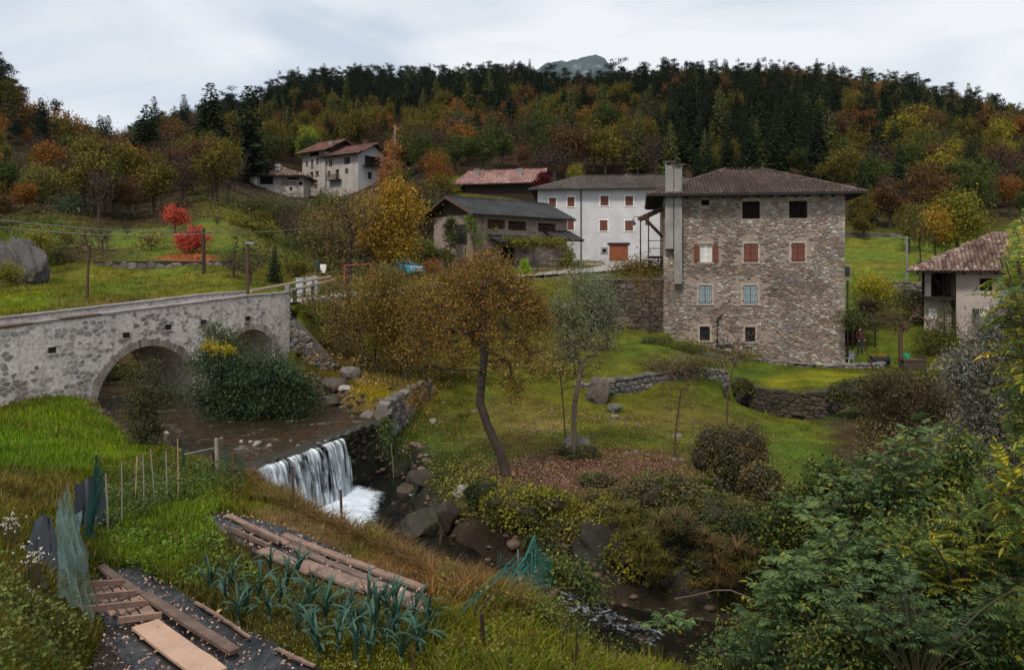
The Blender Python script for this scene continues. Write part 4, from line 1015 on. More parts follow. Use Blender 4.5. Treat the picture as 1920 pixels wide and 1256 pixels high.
            for i in range(1, bars + 1): MB().box(x0 + w_ * i / (bars + 1) - .022, x0 + w_ * i / (bars + 1) + .022, .10, .14, z0, z1).build('bar', M_wood_dk, fr)
            a = MB(); n = 8; xm = (x0 + x1) / 2     # shallow brick arch over the opening
            for i in range(n):
                t0 = -1 + 2 * i / n; t1 = -1 + 2 * (i + 1) / n; f = lambda t: z1 + .13 * (1 - t * t)
                a.prism([(xm + t0 * w_ / 2, -.02, f(t0)), (xm + t1 * w_ / 2, -.02, f(t1)), (xm + t1 * w_ / 2, -.02, f(t1) + .14), (xm + t0 * w_ / 2, -.02, f(t0) + .14)], (0, .1, 0))
            a.build('arch_head', M_surround, fr)
            MB().prism([(x0, .3, z1)] + [(xm + t * w_ / 2, .3, z1 + .13 * (1 - t * t)) for t in (-1, -.5, 0, .5, 1)] + [(x1, .3, z1)], (0, .02, 0)).build('pane_or_dark_sheet', M_dark_in, fr)  # dark sheet painted as the shade inside the arch head
        elif kind == 'dark':
            MB().box(x0, x1, depth + .15, depth + .17, z0, z1).build('pane_or_dark_sheet', M_glass if bars else M_dark_in, fr)  # without glass, a black sheet stands for the shade inside
        return fr
# ---- the big stone house
sh = House('stone_house', 'tall four storey house of bare mixed stone with blue and brown shutters', 1245, 50.0, -9, -6.3)
L = sh.at(1583); TOP = sh.at(1400, 362)[1]; Wd = 9.6
ops_px = {'b1': (1392,1425,378,410), 'b2': (1480,1514,377,409), 'h': (1315,1330,375,385), 'o': (1312,1335,457,491), 's1': (1394.5,1421,457,491), 's2': (1484,1509,456,490),
          'p1': (1310.5,1334,535,569), 'p2': (1393.5,1420,535,569), 'g1': (1312,1331,612,638), 'g2': (1397,1416,613,640)}
OP = {k: sh.rect(v) for k, v in ops_px.items()}
sh.wall(L, TOP, .5, list(OP.values()), M_mor_house, Wd)
sh.window(ops_px['b1'], 'bars', bars=6); sh.window(ops_px['b2'], 'bars', bars=6)
sh.window(ops_px['h'], 'dark', name='vent_hole')
sh.window(ops_px['o'], 'open', M_shut_br, M_surround); sh.window(ops_px['s1'], 'shut', M_shut_br, M_surround); sh.window(ops_px['s2'], 'shut', M_shut_br, M_surround)
sh.window(ops_px['p1'], 'shut', M_shut_bl, M_surround); sh.window(ops_px['p2'], 'shut', M_shut_bl, M_surround)
sh.window(ops_px['g1'], 'grille', None, M_surround); sh.window(ops_px['g2'], 'grille', None, M_surround)
rh = random.Random(12)
def keep_sh(Q):
    c = sum(p[0] for p in Q) / len(Q); z = sum(p[1] for p in Q) / len(Q)
    if not (.04 < c < L - .04 and -.6 < z < TOP - .02): return False
    for k, (a, b_, d, e_) in OP.items():
        m_ = .16 if k not in ('b1', 'b2', 'h') else .06
        if a - m_ < c < b_ + m_ and d - m_ < z < e_ + m_ + .08: return False
        if any(a < u < b_ and d < v < e_ for u, v in Q): return False
        pl = .62 if k in ('s1','s2','o','p1','p2') else (.5 if k in ('g1','g2') else 0)
        if pl and a - pl < c < b_ + pl and d - .2 < z < e_ + pl and rh.random() < .55: return False
    q = vnoise(c, z, 1.5, 3, 31)
    if z < 2.4 and c < 6.5 and q < .52 and rh.random() < .6: return False
    return rh.random() < .97
polys = cells(0, L, -.7, TOP, .27, .155, 41, jit=.62)
lay_stones(sh.root, polys, lambda l, o, z: (l, -o, z), M_st_house, .055, .018, 6, keep_sh, 300)
# quoins at both corners
rq = random.Random(2)
for side in (0, 1):
    z = -.5; i = 0
    while z < TOP - .3:
        h = rq.uniform(.2, .34); w_ = rq.uniform(.28, .55)
        x0, x1 = (-.03, w_) if side == 0 else (L - w_, L + .03)
        MB().box(x0, x1, -.035, .3, z + .012, z + h - .012).build('corner_stone', M_st_house, sh.root); z += h
ex = 1.05
xl = sh.at(1268) ; ridge = (L / 2 - .9 + .3, L / 2 + 1.6 - .1)
ZE = sh.at(1600, 359)[1]
rf = sh.roof(-ex, L + ex, -ex + .1, Wd + ex, TOP - .12, TOP + 2.0, L / 2 - 1.2, L / 2 + 1.2, Wd / 2, .21, .34, M_tile_brown)
for i in range(18):
    x = -ex + .3 + i * (L + 2 * ex - .6) / 17
    MB().box(x - .05, x + .05, -ex + .22, .1, TOP - .32, TOP - .225).build('rafter', M_wood_dk, rf)
for i in range(14):
    y = .3 + i * (Wd - .6) / 13
    for a, c in ((L, L + ex - .12), (-ex + .12, 0)): MB().box(a, c, y - .05, y + .05, TOP - .32, TOP - .225).build('rafter', M_wood_dk, rf)
MB().box(-ex, L + ex, -ex + .02, -ex + .1, TOP - .20, TOP - .10).build('gutter', M_black, rf)
# two flues on the facade
for (a, c, bot, top) in ((1247, 1262, 467, 312), (1263.5, 1278, 532, 318)):
    x0, z0 = sh.at(a, bot); x1, z1 = sh.at(c, top)
    k = MB().box(x0, x1, -.50, -.004, z0, z1).build('chimney_flue', M_concrete, sh.root)
    c_ = MB().box(x0 - .02, x0 + .1, -.52, -.4, z1 + .002, z1 + .2).box(x1 - .1, x1 + .02, -.52, -.4, z1 + .002, z1 + .2).box(x0 - .02, x0 + .1, -.12, 0, z1 + .002, z1 + .2).box(x1 - .1, x1 + .02, -.12, 0, z1 + .002, z1 + .2)
    c_.build('cowl_post', M_concrete, k)
    MB().box(x0 - .12, x1 + .1, -.62, .12, z1 + .2, z1 + .25).build('cowl_slab', M_concrete, k)
    V, F_ = tiles_mesh([[(x0 - .14, -.66, z1 + .26), (x1 + .12, -.66, z1 + .26), (x1 + .12, .14, z1 + .36), (x0 - .14, .14, z1 + .36)]], .17, .27)
    tag(link('cowl_tiles', np_mesh('cowl_tiles', V, F_, None, False, M_tile_pink), k), kind='stuff')
    MB().box(x0 - .05, x1 + .05, -.56, .05, TOP + .0, TOP + .10).build('lead_flashing', M_grey_m, k)
# drain pipe, trough, plinth boulders
x, z = sh.at(1344, 650); x2, z2 = sh.at(1345, 598); x3, z3 = sh.at(1352, 592)
MB().tube([(x, -.12, z), (x2, -.12, z2), (x3, -.12, z3), (x3 + .05, .1, z3)], .055, 8).build('drain_pipe', M_black, sh.root)
x0, x1, z0, z1 = sh.rect((1346, 1372, 634, 645)); MB().box(x0, x1, -.5, -.08, z0, z1).box(x0 + .07, x1 - .07, -.43, -.15, z1, z1 + .01).build('stone_trough', M_concrete, sh.root)
x0, x1, z0, z1 = sh.rect((1342, 1358, 650, 668))
for i, (a, b_, r_) in enumerate(((1350, 660, .3), (1364, 656, .33), (1548, 678, .34), (1566, 682, .36), (1580, 684, .28), (1534, 682, .24), (1405, 672, .22), (1440, 676, .2), (1480, 680, .24))):
    x, z = sh.at(a, b_); link('plinth_boulder', rock_mesh('plinth_boulder', (r_, .25, r_ * .85), 90 + i, 3, .3, M_st_house), sh.root, loc=(x, -.12, z))
# lean-to roof with a balcony on the left side
lt = empty('side_canopy', (0, 0, 0), 0, sh.root)
cb = MB().prism([(-1.5, .9, TOP - 1.45), (-.0, .9, TOP - .75), (-.0, 3.4, TOP - .75), (-1.5, 3.4, TOP - 1.45)], (0, 0, -.1)).build('canopy_roof', M_wood_md, sh.root)
V, F_ = tiles_mesh([[(-1.55, .85, TOP - 1.44), (-1.55, 3.45, TOP - 1.44), (0, 3.45, TOP - .72), (0, .85, TOP - .72)]], .21, .34)
tag(link('roof_tiles', np_mesh('roof_tiles', V, F_, None, False, M_tile_brown), cb), kind='stuff')
MB().bar((-1.2, 1.0, TOP - 1.35), (-.02, 1.0, TOP - 2.6), .1, .1).bar((-1.2, 3.2, TOP - 1.35), (-.02, 3.2, TOP - 2.6), .1, .1).build('brace', M_wood_md, cb)
bl = MB().box(-.95, 0, .9, 3.4, TOP - 4.0, TOP - 3.85).build('balcony', M_wood_dk, sh.root)
MB().box(-.95, -.9, .9, .95, TOP - 3.85, TOP - 1.2).build('post', M_wood_dk, bl); MB().box(-.95, -.9, 3.35, 3.4, TOP - 3.85, TOP - 1.2).build('post', M_wood_dk, bl)
k = MB()
for f in (.3, .6, .95): k.box(-.96, -.93, .95, 3.35, TOP - 3.85 + f, TOP - 3.8 + f)
k.box(-.9, 0, .9, .93, TOP - 2.9, TOP - 2.85).box(-.9, 0, .9, .93, TOP - 3.4, TOP - 3.35); k.build('railing', M_wood_dk, bl)
bpy.data.objects.remove(lt)
# iron balcony at the right side
bl = MB().box(L + .0, L + .5, .5, 2.5, sh.at(1583, 522)[1] - .1, sh.at(1583, 522)[1]).build('balcony', M_grey_m, sh.root)
zz = sh.at(1583, 522)[1]; k = MB()
for a in (.52, 1.5, 2.46): k.box(L + .44, L + .48, a - .02, a + .02, zz, zz + .85)
k.box(L + .44, L + .48, .5, 2.5, zz + .8, zz + .85).box(L + .44, L + .46, .5, 2.5, zz + .1, zz + .7).box(L, L + .46, .5, .53, zz + .8, zz + .85); k.build('railing', M_grey_m, bl)
MB().box(L + .3, L + .38, .55, .63, -.1, zz - .1).build('post', M_black, bl)
# ---- white house
wh = House('white_house', 'long white plastered house with rust brown shutters and a wooden garage door', 1008, 97.0, -6, .1)
Lw = 21.0; TW = wh.at(1089, 356)[1]
wp = [(1029.5,1042.5,371,388),(1064,1077,369.5,387),(1126,1141,367.5,385.5),(1172.5,1187,368,385.5),(1124.5,1139,413,432.5),(1172,1187,413.5,432.5),(1064,1076,413,431)]
gar = (1142.5,1177.5,459,492); sw_ = (1130,1136.5,467,473)
wh.wall(Lw, TW, .4, [wh.rect(q) for q in wp + [gar, sw_]], M_plaster, 11)
for q in wp: wh.window(q, 'shut', M_shut_br, M_white, .14)
wh.window(sw_, 'dark', None, M_concrete, .2)
x0, x1, z0, z1 = wh.rect(gar)
gd = MB().box(x0 - .12, x1 + .12, -.03, .02, z1, z1 + .02).build('garage_door', M_wood_md, wh.root)
M_door = plain('red_brown_door_boards', (.27,.075,.03), .6, (.20,.055,.022), 2, stretch=(4, 4, .5))
for i in range(10):
    a = x0 + (x1 - x0) * i / 10; MB().box(a + .012, a + (x1 - x0) / 10 - .012, .10, .14, z0, z1).build('plank', M_door, gd)
MB().box(x0, x1, .145, .18, z0, z1).build('door_back', M_dark_in, gd)
MB().box(*[wh.at(1139)][0:1], wh.at(1181), -.12, -.002, z1 + .03, z1 + .24).build('lintel_beam', M_black, wh.root)
xp = wh.at(1089.5); MB().tube([(xp, -.10, .3), (xp, -.10, TW - .1)], .07, 8).build('downpipe', M_wood_dk, wh.root)
MB().box(-1.0, Lw + .5, -1.0, -.9, TW - .10, TW + .02).build('gutter', M_black, wh.root)
ridge_z = wh.at(1100, 335)[1] * 1.06
wh.roof(-1.0, Lw + 1, -.95, 12, TW - .02, TW + 2.25, 5.4, Lw - 5, 5.5, .27, .42, M_tile_grey, seed=2)
# gallery wing at its left side; a dark box stands for its shaded depth
g = MB().prism([(-4.2, 2.2, 6.0), (0, 2.2, 8.2), (0, 9, 8.2), (-4.2, 9, 6.0)], (0, 0, -.15)).build('wing_roof', M_wood_dk, wh.root)
V, F_ = tiles_mesh([[(-4.2, 9, 6.02), (-4.2, 2.1, 6.02), (0, 2.1, 8.22), (0, 9, 8.22)]], .3, .42); tag(link('roof_tiles', np_mesh('roof_tiles', V, F_, None, False, M_tile_grey), g), kind='stuff')
MB().box(-3.4, -.05, 4.2, 8.8, -1, 6.0).build('wing_shade_box', M_wood_dk, wh.root)
MB().box(-3.4, -3.2, 2.6, 2.8, -1, 6.2).build('post', M_wood_dk, wh.root); MB().box(-1.6, -1.4, 2.6, 2.8, -1, 7).build('post', M_wood_dk, wh.root)
# ---- farmhouse with the slate roof
fh = House('slate_roof_farmhouse', 'low stone farmhouse with a long dark slate roof, ivy and a vine pergola', 888, 76.0, 43, -.6)
Lf = 13.0; TF = 5.6
M_farm = plain('pinkish_rubble_wall', (.40,.31,.27), .95, (.22,.165,.14), 3.2, bump=.6, fine=.4, bd=.04)
fo = [(.9,2.1,4.2,5.3),(2.6,5.2,3.6,5.1),(5.5,7.6,3.6,5.1),(8.8,10.8,3.7,5.1),(1.3,2.3,.6,1.9),(5.5,6.8,-.2,2.0)]
fo = [fh.rect((914,947,411,430)),fh.rect((953,987,414,433)),fh.rect((1009,1042,418,436)),fh.rect((914,929,466,482)),fh.rect((938,966,462,500))]
fh.wall(Lf, TF, .4, fo, M_farm, 6.2)
for q in fo[:3]:
    x0, x1, z0, z1 = q; b = MB().box(x0, x1, .1, .14, z0 + .5, z0 + .58).box(x0, x1, .1, .14, z0 + .15, z0 + .23)
    fr = b.build('gallery_opening', M_wood_md, fh.root)
    for i in range(7): a = x0 + (x1 - x0) * (i + .5) / 7; MB().box(a - .04, a + .04, .06, .1, z0, z1).build('slat', M_wood_md, fr)
for q in fo[3:]: fh.window(tuple(q) + (0,), 'shut' if q is fo[3] else 'dark', M_wood_md, M_surround)
fst = cells(0, Lf, -.5, TF, .62, .4, 77)
lay_stones(fh.root, fst, lambda l, o, z: (l, -o, z), stone_mat('farm_stone', [(0,(.34,.27,.23)),(.5,(.24,.18,.155)),(1,(.42,.35,.31))]), .05, .05, 9, lambda Q: all(not any(q[0] - .1 < u < q[1] + .1 and q[2] - .1 < v < q[3] + .1 for q in fo) for u, v in Q) and all(0 < u < Lf for u, v in Q) and rh.random() < .6, 130)
fh.roof(-.9, Lf + .4, -.9, 7.3, TF - .1, TF + 1.75, -.9, Lf + .4, 3.2, .30, .42, M_tile_slate, seed=3)
MB().prism([(0, -.0, TF - .1), (0, 6.4, TF - .1), (0, 3.2, TF + 1.55)], (.2, 0, 0)).build('gable', M_wood_dk, fh.root)
MB().bar((-.93, -.95, TF - .12), (-.93, 3.2, TF + 1.72), .06, .22).bar((-.93, 3.2, TF + 1.72), (-.93, 7.3, TF - .12), .06, .22).build('bargeboard', M_wood_md, fh.root)
g = MB().prism([(1.8, -1.9, 2.9), (7.5, -1.9, 2.9), (7.5, 0, 3.6), (1.8, 0, 3.6)], (0, 0, -.12)).build('canopy_roof', M_wood_dk, fh.root)
V, F_ = tiles_mesh([[(1.8, -1.95, 2.92), (7.5, -1.95, 2.92), (7.5, 0, 3.62), (1.8, 0, 3.62)]], .3, .42); tag(link('roof_tiles', np_mesh('roof_tiles', V, F_, None, False, M_tile_slate), g), kind='stuff')
g = MB().prism([(9.4, -2.2, 3.3), (13.2, -2.2, 3.3), (13.2, 0, 4.3), (9.4, 0, 4.3)], (0, 0, -.12)).build('porch_roof', M_wood_dk, fh.root)
V, F_ = tiles_mesh([[(9.4, -2.25, 3.32), (13.2, -2.25, 3.32), (13.2, 0, 4.32), (9.4, 0, 4.32)]], .3, .42); tag(link('roof_tiles', np_mesh('roof_tiles', V, F_, None, False, M_tile_slate), g), kind='stuff')
# gable wall window openings
for (y0, y1, z0, z1) in ((1.0, 2.6, 2.9, 4.6), (3.4, 4.6, .2, 1.9), (.9, 2.0, -.1, 1.2)):
    MB().box(-.06, .0, y0 - .1, y1 + .1, z0 - .1, z1 + .1).build('window', M_wood_md, fh.root);
    MB().box(-.075, -.061, y0, y1, z0, z1).build('pane_or_dark_sheet', M_glass, fh.root)
# ---- barn with the pink roof and red creeper
bh = House('barn', 'dark timber barn with a faded pink tile roof and red creeper on the gable', 872, 117, -14, 6.5, 'barn')
Lb = bh.at(1002); TB = bh.at(930, 345)[1]
bh.wall(Lb, TB, .3, [], M_wood_dk, 6)
bh.roof(-1.4, Lb + 1.2, -1.0, 7.2, TB - .1, TB + 2.2, -.2, Lb + 1.2, 3.2, .42, .55, M_tile_pink, seed=4)
MB().prism([(Lb - .15, 0, TB - .1), (Lb - .15, 6.1, TB - .1), (Lb - .15, 3.1, TB + 1.95)], (.15, 0, 0)).build('gable', M_wood_dk, bh.root)
for px_, hgt_ in ((889, 1.0), (971, 1.1)):
    x, z = bh.at(px_, 330); MB().box(x - .3, x + .3, 1.2, 1.8, z - 1.2, z + hgt_).box(x - .4, x + .4, 1.1, 1.9, z + hgt_, z + hgt_ + .12).build('chimney', M_concrete, bh.root)
x, z = bh.at(897, 330); MB().tube([(x, 1.5, z - .5), (x + .3, 1.5, z + 1.2), (x + .1, 1.5, z + 1.0)], .05, 5).build('aerial', M_grey_m, bh.root)
# ---- hamlet up on the left
th = House('tall_house', 'tall pale plastered house with a red brown gable roof high on the left slope', 567, 164.8, -40, 13.0)
Lt = th.at(609); TT = th.at(609, 284)[1]
tw_ = [(574,577,304,311),(584,587,301,315),(593.5,597,299,307),(573,577,327,334),(582,587,323.5,338),(592,597,322,330),(590,595,345,352),(579,598,285,292)]
th.wall(Lt, TT, .4, [th.rect(q) for q in tw_], M_plaster_old, 8.5)
for q in tw_[:-2]: th.window(q, 'dark', None, M_wood_md, .1, bars=1)
th.window(tw_[6], 'shut', M_shut_br, M_surround); th.window(tw_[7], 'dark')
th.roof(-1.2, Lt + 1.2, -1.2, 9.6, TT + .0, TT + 2.7, -1.2, Lt + 1.2, 4.3, .5, .6, M_tile_red, seed=5)
MB().prism([(Lt - .1, 0, TT - .1), (Lt - .1, 8.5, TT - .1), (Lt - .1, 4.3, TT + 2.4)], (.14, 0, 0)).build('gable', M_wood_dk, th.root)
tst = cells(0, 8.5, TT - 3.6, TT - .1, .8, .5, 5)
lay_stones(th.root, tst, lambda l, o, z: (Lt + o, l, z), stone_mat('pale_gable_stone', PALE), .05, .06, 3, lambda Q: all(0 < u < 8.5 for u, v in Q), 60)
x0, x1, z0, z1 = th.rect((575, 591, 337, 340)); MB().box(x0, x1, -.9, 0, z0, z1).build('balcony', M_concrete, th.root)
x, z = th.at(607, 280); MB().box(x - .35, x + .35, 1.6, 2.3, z - .6, z + 1.5).box(x - .5, x + .5, 1.5, 2.4, z + 1.5, z + 1.65).build('chimney', M_plaster_old, th.root)
wn = House('gallery_house', 'pale house with dark wooden balconies joined to the tall house on the left slope', 609, 160.8, -36, 13.0)
Lg = wn.at(671); TG = wn.at(671, 289)[1]
gw = [(615,618.5,322,330),(630,635,319,334),(648,652,317,324),(618,622,301,311),(646,656,297,306)]
wn.wall(Lg, TG, .4, [wn.rect(q) for q in gw], M_plaster_old, 8)
for q in gw: wn.window(q, 'dark', None, M_wood_md, .1, bars=1)
wn.roof(-1.0, Lg + 1.2, -1.2, 9.2, TG, TG + 2.4, -1.0, Lg + 1.2, 4, .5, .6, M_tile_red, seed=6)
MB().prism([(Lg - .15, 0, TG - .1), (Lg - .15, 8, TG - .1), (Lg - .15, 4, TG + 2.2)], (.14, 0, 0)).build('gable', M_plaster, wn.root)
MB().box(Lg, Lg + .03, .02, 7.98, -1, TG - .1).build('lime_coat', M_plaster, wn.root)
x0, x1, z0, z1 = wn.rect((619, 641, 325, 338)); k = MB().box(x0, x1, -1.0, 0, z0, z0 + .15)
bl = k.build('balcony', M_wood_dk, wn.root); k = MB()
for f in (.35, .7, 1.05): k.box(x0, x1, -1.02, -.96, z0 + f, z0 + f + .1)
for i in range(8): a = x0 + (x1 - x0) * i / 7; k.box(a - .05, a + .05, -1.0, -.94, z0, z0 + 1.15)
k.build('railing', M_wood_dk, bl)
zb_ = TG - 2.2; bl = MB().box(Lg + .03, Lg + 1.0, 1.2, 6.6, zb_, zb_ + .15).build('balcony', M_wood_dk, wn.root); k = MB()
for f in (.3, .6, .9): k.box(Lg + .94, Lg + 1.0, 1.2, 6.6, zb_ + f, zb_ + f + .12)
for i in range(6): a = 1.25 + 5.3 * i / 5; k.box(Lg + .93, Lg + .99, a - .06, a + .06, zb_, zb_ + 1.1)
k.build('railing', M_wood_dk, bl)
MB().box(Lg + .03, Lg + .06, 1.8, 6.0, zb_ + .15, zb_ + 2.1).build('loggia_shade_sheet', M_dark_in, wn.root)  # flat dark slab on the wall, painted as the loggia's inner shade
MB().box(Lg + .03, Lg + .08, 2.6, 3.6, 4.3, 5.6).build('window', M_wood_dk, wn.root)
sc_ = House('hip_roof_cottage', 'squat stone cottage with mottled hip roof left of the tall house', 468, 150, 4, 12.2, 'cottage')
Lc = sc_.at(569); TC = sc_.at(515, 331)[1]
cw = [(487,512,332,346),(538,560,333,337),(493,498,352,358),(543,548,351,356),(560,567,341,347)]
sc_.wall(Lc, TC, .4, [sc_.rect(q) for q in cw], M_plaster_old, 8)
for q in cw: sc_.window(q, 'dark', None, M_surround if q[3]-q[2] < 8 else None, .12)
cst = cells(5, Lc, 0, TC, .7, .42, 15); cro = [sc_.rect(q) for q in cw]
lay_stones(sc_.root, cst, lambda l, o, z: (l, -o, z), stone_mat('cottage_stone', [(0,(.36,.33,.30)),(.5,(.25,.22,.2)),(1,(.46,.42,.38))]), .05, .06, 3, lambda Q: all(not any(q[0] - .1 < u < q[1] + .1 and q[2] - .1 < v < q[3] + .1 for q in cro) for u, v in Q) and all(5 < u < Lc for u, v in Q), 90)
sc_.roof(-1.0, Lc + 1.0, -1.2, 9, TC, TC + 2.0, Lc / 2 - .3, Lc / 2 + .3, 4, .5, .6, M_tile_old, seed=7)
x, z = sc_.at(515.5, 312)
MB().box(x - .45, x + .45, 2.2, 3.1, z - 1.5, z + .3).box(x - .6, x + .6, 2.1, 3.2, z + .3, z + .42).box(x - .45, x + .45, 2.3, 3.0, z + .42, z + .7).build('chimney', M_plaster, sc_.root)
MB().box(.9, 1.4, -.06, -.001, 2.5, 5.4).build('downpipe', M_white, sc_.root)
# ---- beige house at the right edge
rh_ = House('beige_house', 'beige plastered house with an old mottled tile roof and timber gallery at the right edge', 1735, 56.0, -24, -5.3)
x1w = rh_.at(1793); LR = 17.0; TR = rh_.at(1793, 507)[1]
rw = [(1837,1860,522,545),(1823,1838,579,608),(1838,1852,579,608)]
ro = [rh_.rect(q) for q in rw]
b = MB()
xs0 = x1w
def sub_wall():
    ops = ro; xs = sorted({xs0, LR, *[o[0] for o in ops], *[o[1] for o in ops]}); zs = sorted({-1.0, TR, *[o[2] for o in ops], *[o[3] for o in ops]}); b = MB()
    for i in range(len(xs) - 1):
        for j in range(len(zs) - 1):
            cx = (xs[i] + xs[i+1]) / 2; cz = (zs[j] + zs[j+1]) / 2
            if not any(o[0] < cx < o[1] and o[2] < cz < o[3] for o in ops): b.box(xs[i], xs[i+1], 0, .4, zs[j], zs[j+1])
    b.build('wall', M_plaster_pk, rh_.root)
sub_wall()
MB().box(xs0, xs0 + .4, .4, 8, -1, TR).build('side_wall', M_plaster_pk, rh_.root); MB().box(LR - .4, LR, .4, 8, -1, TR).build('side_wall', M_plaster_pk, rh_.root)
MB().box(xs0 + .4, LR - .4, 7.6, 8, -1, TR).build('back_wall', M_plaster_pk, rh_.root)
rh_.window(rw[0], 'bars', bars=5); rh_.window(rw[2], 'open', None, M_white, .05)
x0, x1, z0, z1 = ro[1]; MB().box(x0, x1, .02, .06, z0, z1).build('shutter', M_shut_gn, rh_.root)
rf = rh_.roof(-.8, LR + .8, -1.0, 9, TR - .05, TR + 2.6, 4.6, LR - 4, 4, .26, .38, M_tile_old, seed=8)
for i in range(20): a = -.5 + i * (LR + 1) / 19; MB().box(a - .05, a + .05, -.9, .1, TR - .28, TR - .16).build('rafter', M_wood_dk, rf)
xa, za = rh_.at(1738, 556); MB().box(0, .38, .4, .8, za, TR - .1).build('pillar', M_plaster_old, rh_.root)
MB().box(0, xs0, .3, 4, za - .25, za).build('gallery_floor', M_wood_dk, rh_.root)
MB().box(0, xs0, 3.9, 4, -1, TR).build('gallery_back', M_wood_dk, rh_.root)
k = MB()
for f in np.linspace(za + .2, TR - .3, 8): k.box(1.3, xs0 - .1, .45, .5, f, f + .06)
k.build('hanging_slats', M_wood_md, rh_.root)
for i, a in enumerate((1.25, 1.9, 2.2)): MB().bar((a, .4, -.4), (a - .1 + .15 * i, .5, TR - .2), .09, .09).build('post', M_wood_dk, rh_.root)
MB().bar((.4, .6, TR - .3), (1.3, .6, za + .3), .1, .1).build('brace', M_wood_dk, rh_.root)
x, z = rh_.at(1751, 583); MB().box(0, xs0 - .2, 1.2, 1.4, -1, za - .25).build('lower_wall', M_plaster_pk, rh_.root)
MB().box(x - .25, x + .25, 1.14, 1.19, z - .7, z + .1).box(x - .2, x + .2, 1.12, 1.139, z - .62, z + .05).build('window', M_white, rh_.root)
# =================================================================== far mountain
NM = 90; xs = np.linspace(-1, 1, NM); ys = np.linspace(0, 1, 50)
X, Y = np.meshgrid(xs, ys); PKX = (1150 - 960) / F * 3000
ridge_h = np.interp(xs, [-1, -.72, -.5, -.3, -.1, .03, .12, .2, .5, 1], [520, 690, 745, 790, 805, 795, 750, 690, 560, 350])
Z = ridge_h[None] * (1 - np.abs(Y - .5) * 2 * .95) + (vnoise(X * 10, Y * 8, 1, 5, 4) - .5) * 60
n = np.arange(Z.size).reshape(Z.shape); q = np.stack([n[:-1,:-1], n[:-1,1:], n[1:,1:], n[1:,:-1]], -1).reshape(-1, 4)
mm, nn_, pp_, oo_ = new_mat('haze_tinted_pine_and_limestone')
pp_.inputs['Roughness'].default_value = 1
nn_.links.new(ramp_n(nn_, noise_n(nn_, .012, 7, .65, stretch=(1, 1, 2.5)), [(.42, (.035,.055,.055)), (.58, (.05,.075,.08)), (.70, (.20,.22,.23))]), pp_.inputs['Base Color'])  # blue-grey of distance haze is mixed into the slope colours
tag(link('mountain', np_mesh('mountain', np.stack([PKX - 50 + X * 520, 2700 + Y * 600, Z], -1).reshape(-1, 3), q, None, True, mm)), 'distant forested mountain top with pale cliffs, haze blue painted in', None, None, 'structure')
# =================================================================== plants: leaves, skeletons, trees
def unit(v): return v / np.maximum(np.linalg.norm(v, axis=-1, keepdims=True), 1e-9)
def leaf_geo(P, size, r, ratio=.55, droop=.3, up=.5, outw=None, hexa=False):
    """folded leaves at points P; returns verts and quad faces"""
    N = len(P); size = np.broadcast_to(size, (N,))[:, None] * r.uniform(.65, 1.3, (N, 1))
    d = r.normal(size=(N, 3)); d[:, 2] -= droop * 1.2
    if outw is not None: d += outw * 1.2
    d = unit(d)
    nrm = r.normal(size=(N, 3)); nrm[:, 2] += up * 2.5
    s = unit(np.cross(nrm, d)); nn = unit(np.cross(d, s))
    L_ = d * size; S_ = s * size * ratio * .5; Dn = nn * size * .10
    if hexa:
        V = np.stack([P, P + L_ * .28 + S_ * .9 + Dn, P + L_ * .68 + S_ * .75 + Dn, P + L_, P + L_ * .68 - S_ * .75 + Dn, P + L_ * .28 - S_ * .9 + Dn], 1).reshape(-1, 3)
        f = np.array([[0, 1, 2, 3], [0, 3, 4, 5]])
        return V, (np.arange(N)[:, None, None] * 6 + f).reshape(-1, 4), 6
    V = np.stack([P, P + L_ * .45 + S_ + Dn, P + L_, P + L_ * .45 - S_ + Dn], 1).reshape(-1, 3)
    return V, (np.arange(N)[:, None] * 4 + np.arange(4)).reshape(-1, 4), 4
def leaf_cols(N, k, r, clump=None):
    c = np.stack([r.random(N) if clump is None else np.clip(clump * .7 + r.random(N) * .5 - .1, 0, 1), r.random(N), r.random(N)], -1)
    return np.repeat(c, k, 0)
def skeleton(trunk, att, r, wob=.10):
    """grow branches from the trunk points to every attraction point, nearest first"""
    pos = [np.array(p, float) for p in trunk]; par = [-1] + list(range(len(trunk) - 1)); tip = []
    start = len(trunk) // 2
    A = np.asarray(att); o = np.argsort(np.linalg.norm(A - pos[-1], axis=1))
    arr = np.zeros((len(trunk) + len(A) * 4, 3)); arr[:len(pos)] = pos; n = len(pos)
    for i in o:
        a = A[i]; lo = min(start, n - 1)
        d = np.linalg.norm(arr[lo:n] - a, axis=1) + np.clip(arr[lo:n, 2] - a[2], 0, None) * .8
        j = lo + int(np.argmin(d)); s_ = arr[j]; ds = np.linalg.norm(a - s_)
        k = 1 if ds < .25 else (2 if ds < .8 else 3); prev = j
        for q in range(1, k + 1):
            t_ = q / k; p = s_ + (a - s_) * t_
            if q < k: p = p + r.normal(0, wob * ds / k, 3) + np.array((0, 0, ds * .06))
            arr[n] = p; par.append(prev); prev = n; n += 1
        tip.append(n - 1)
    return arr[:n], par, tip
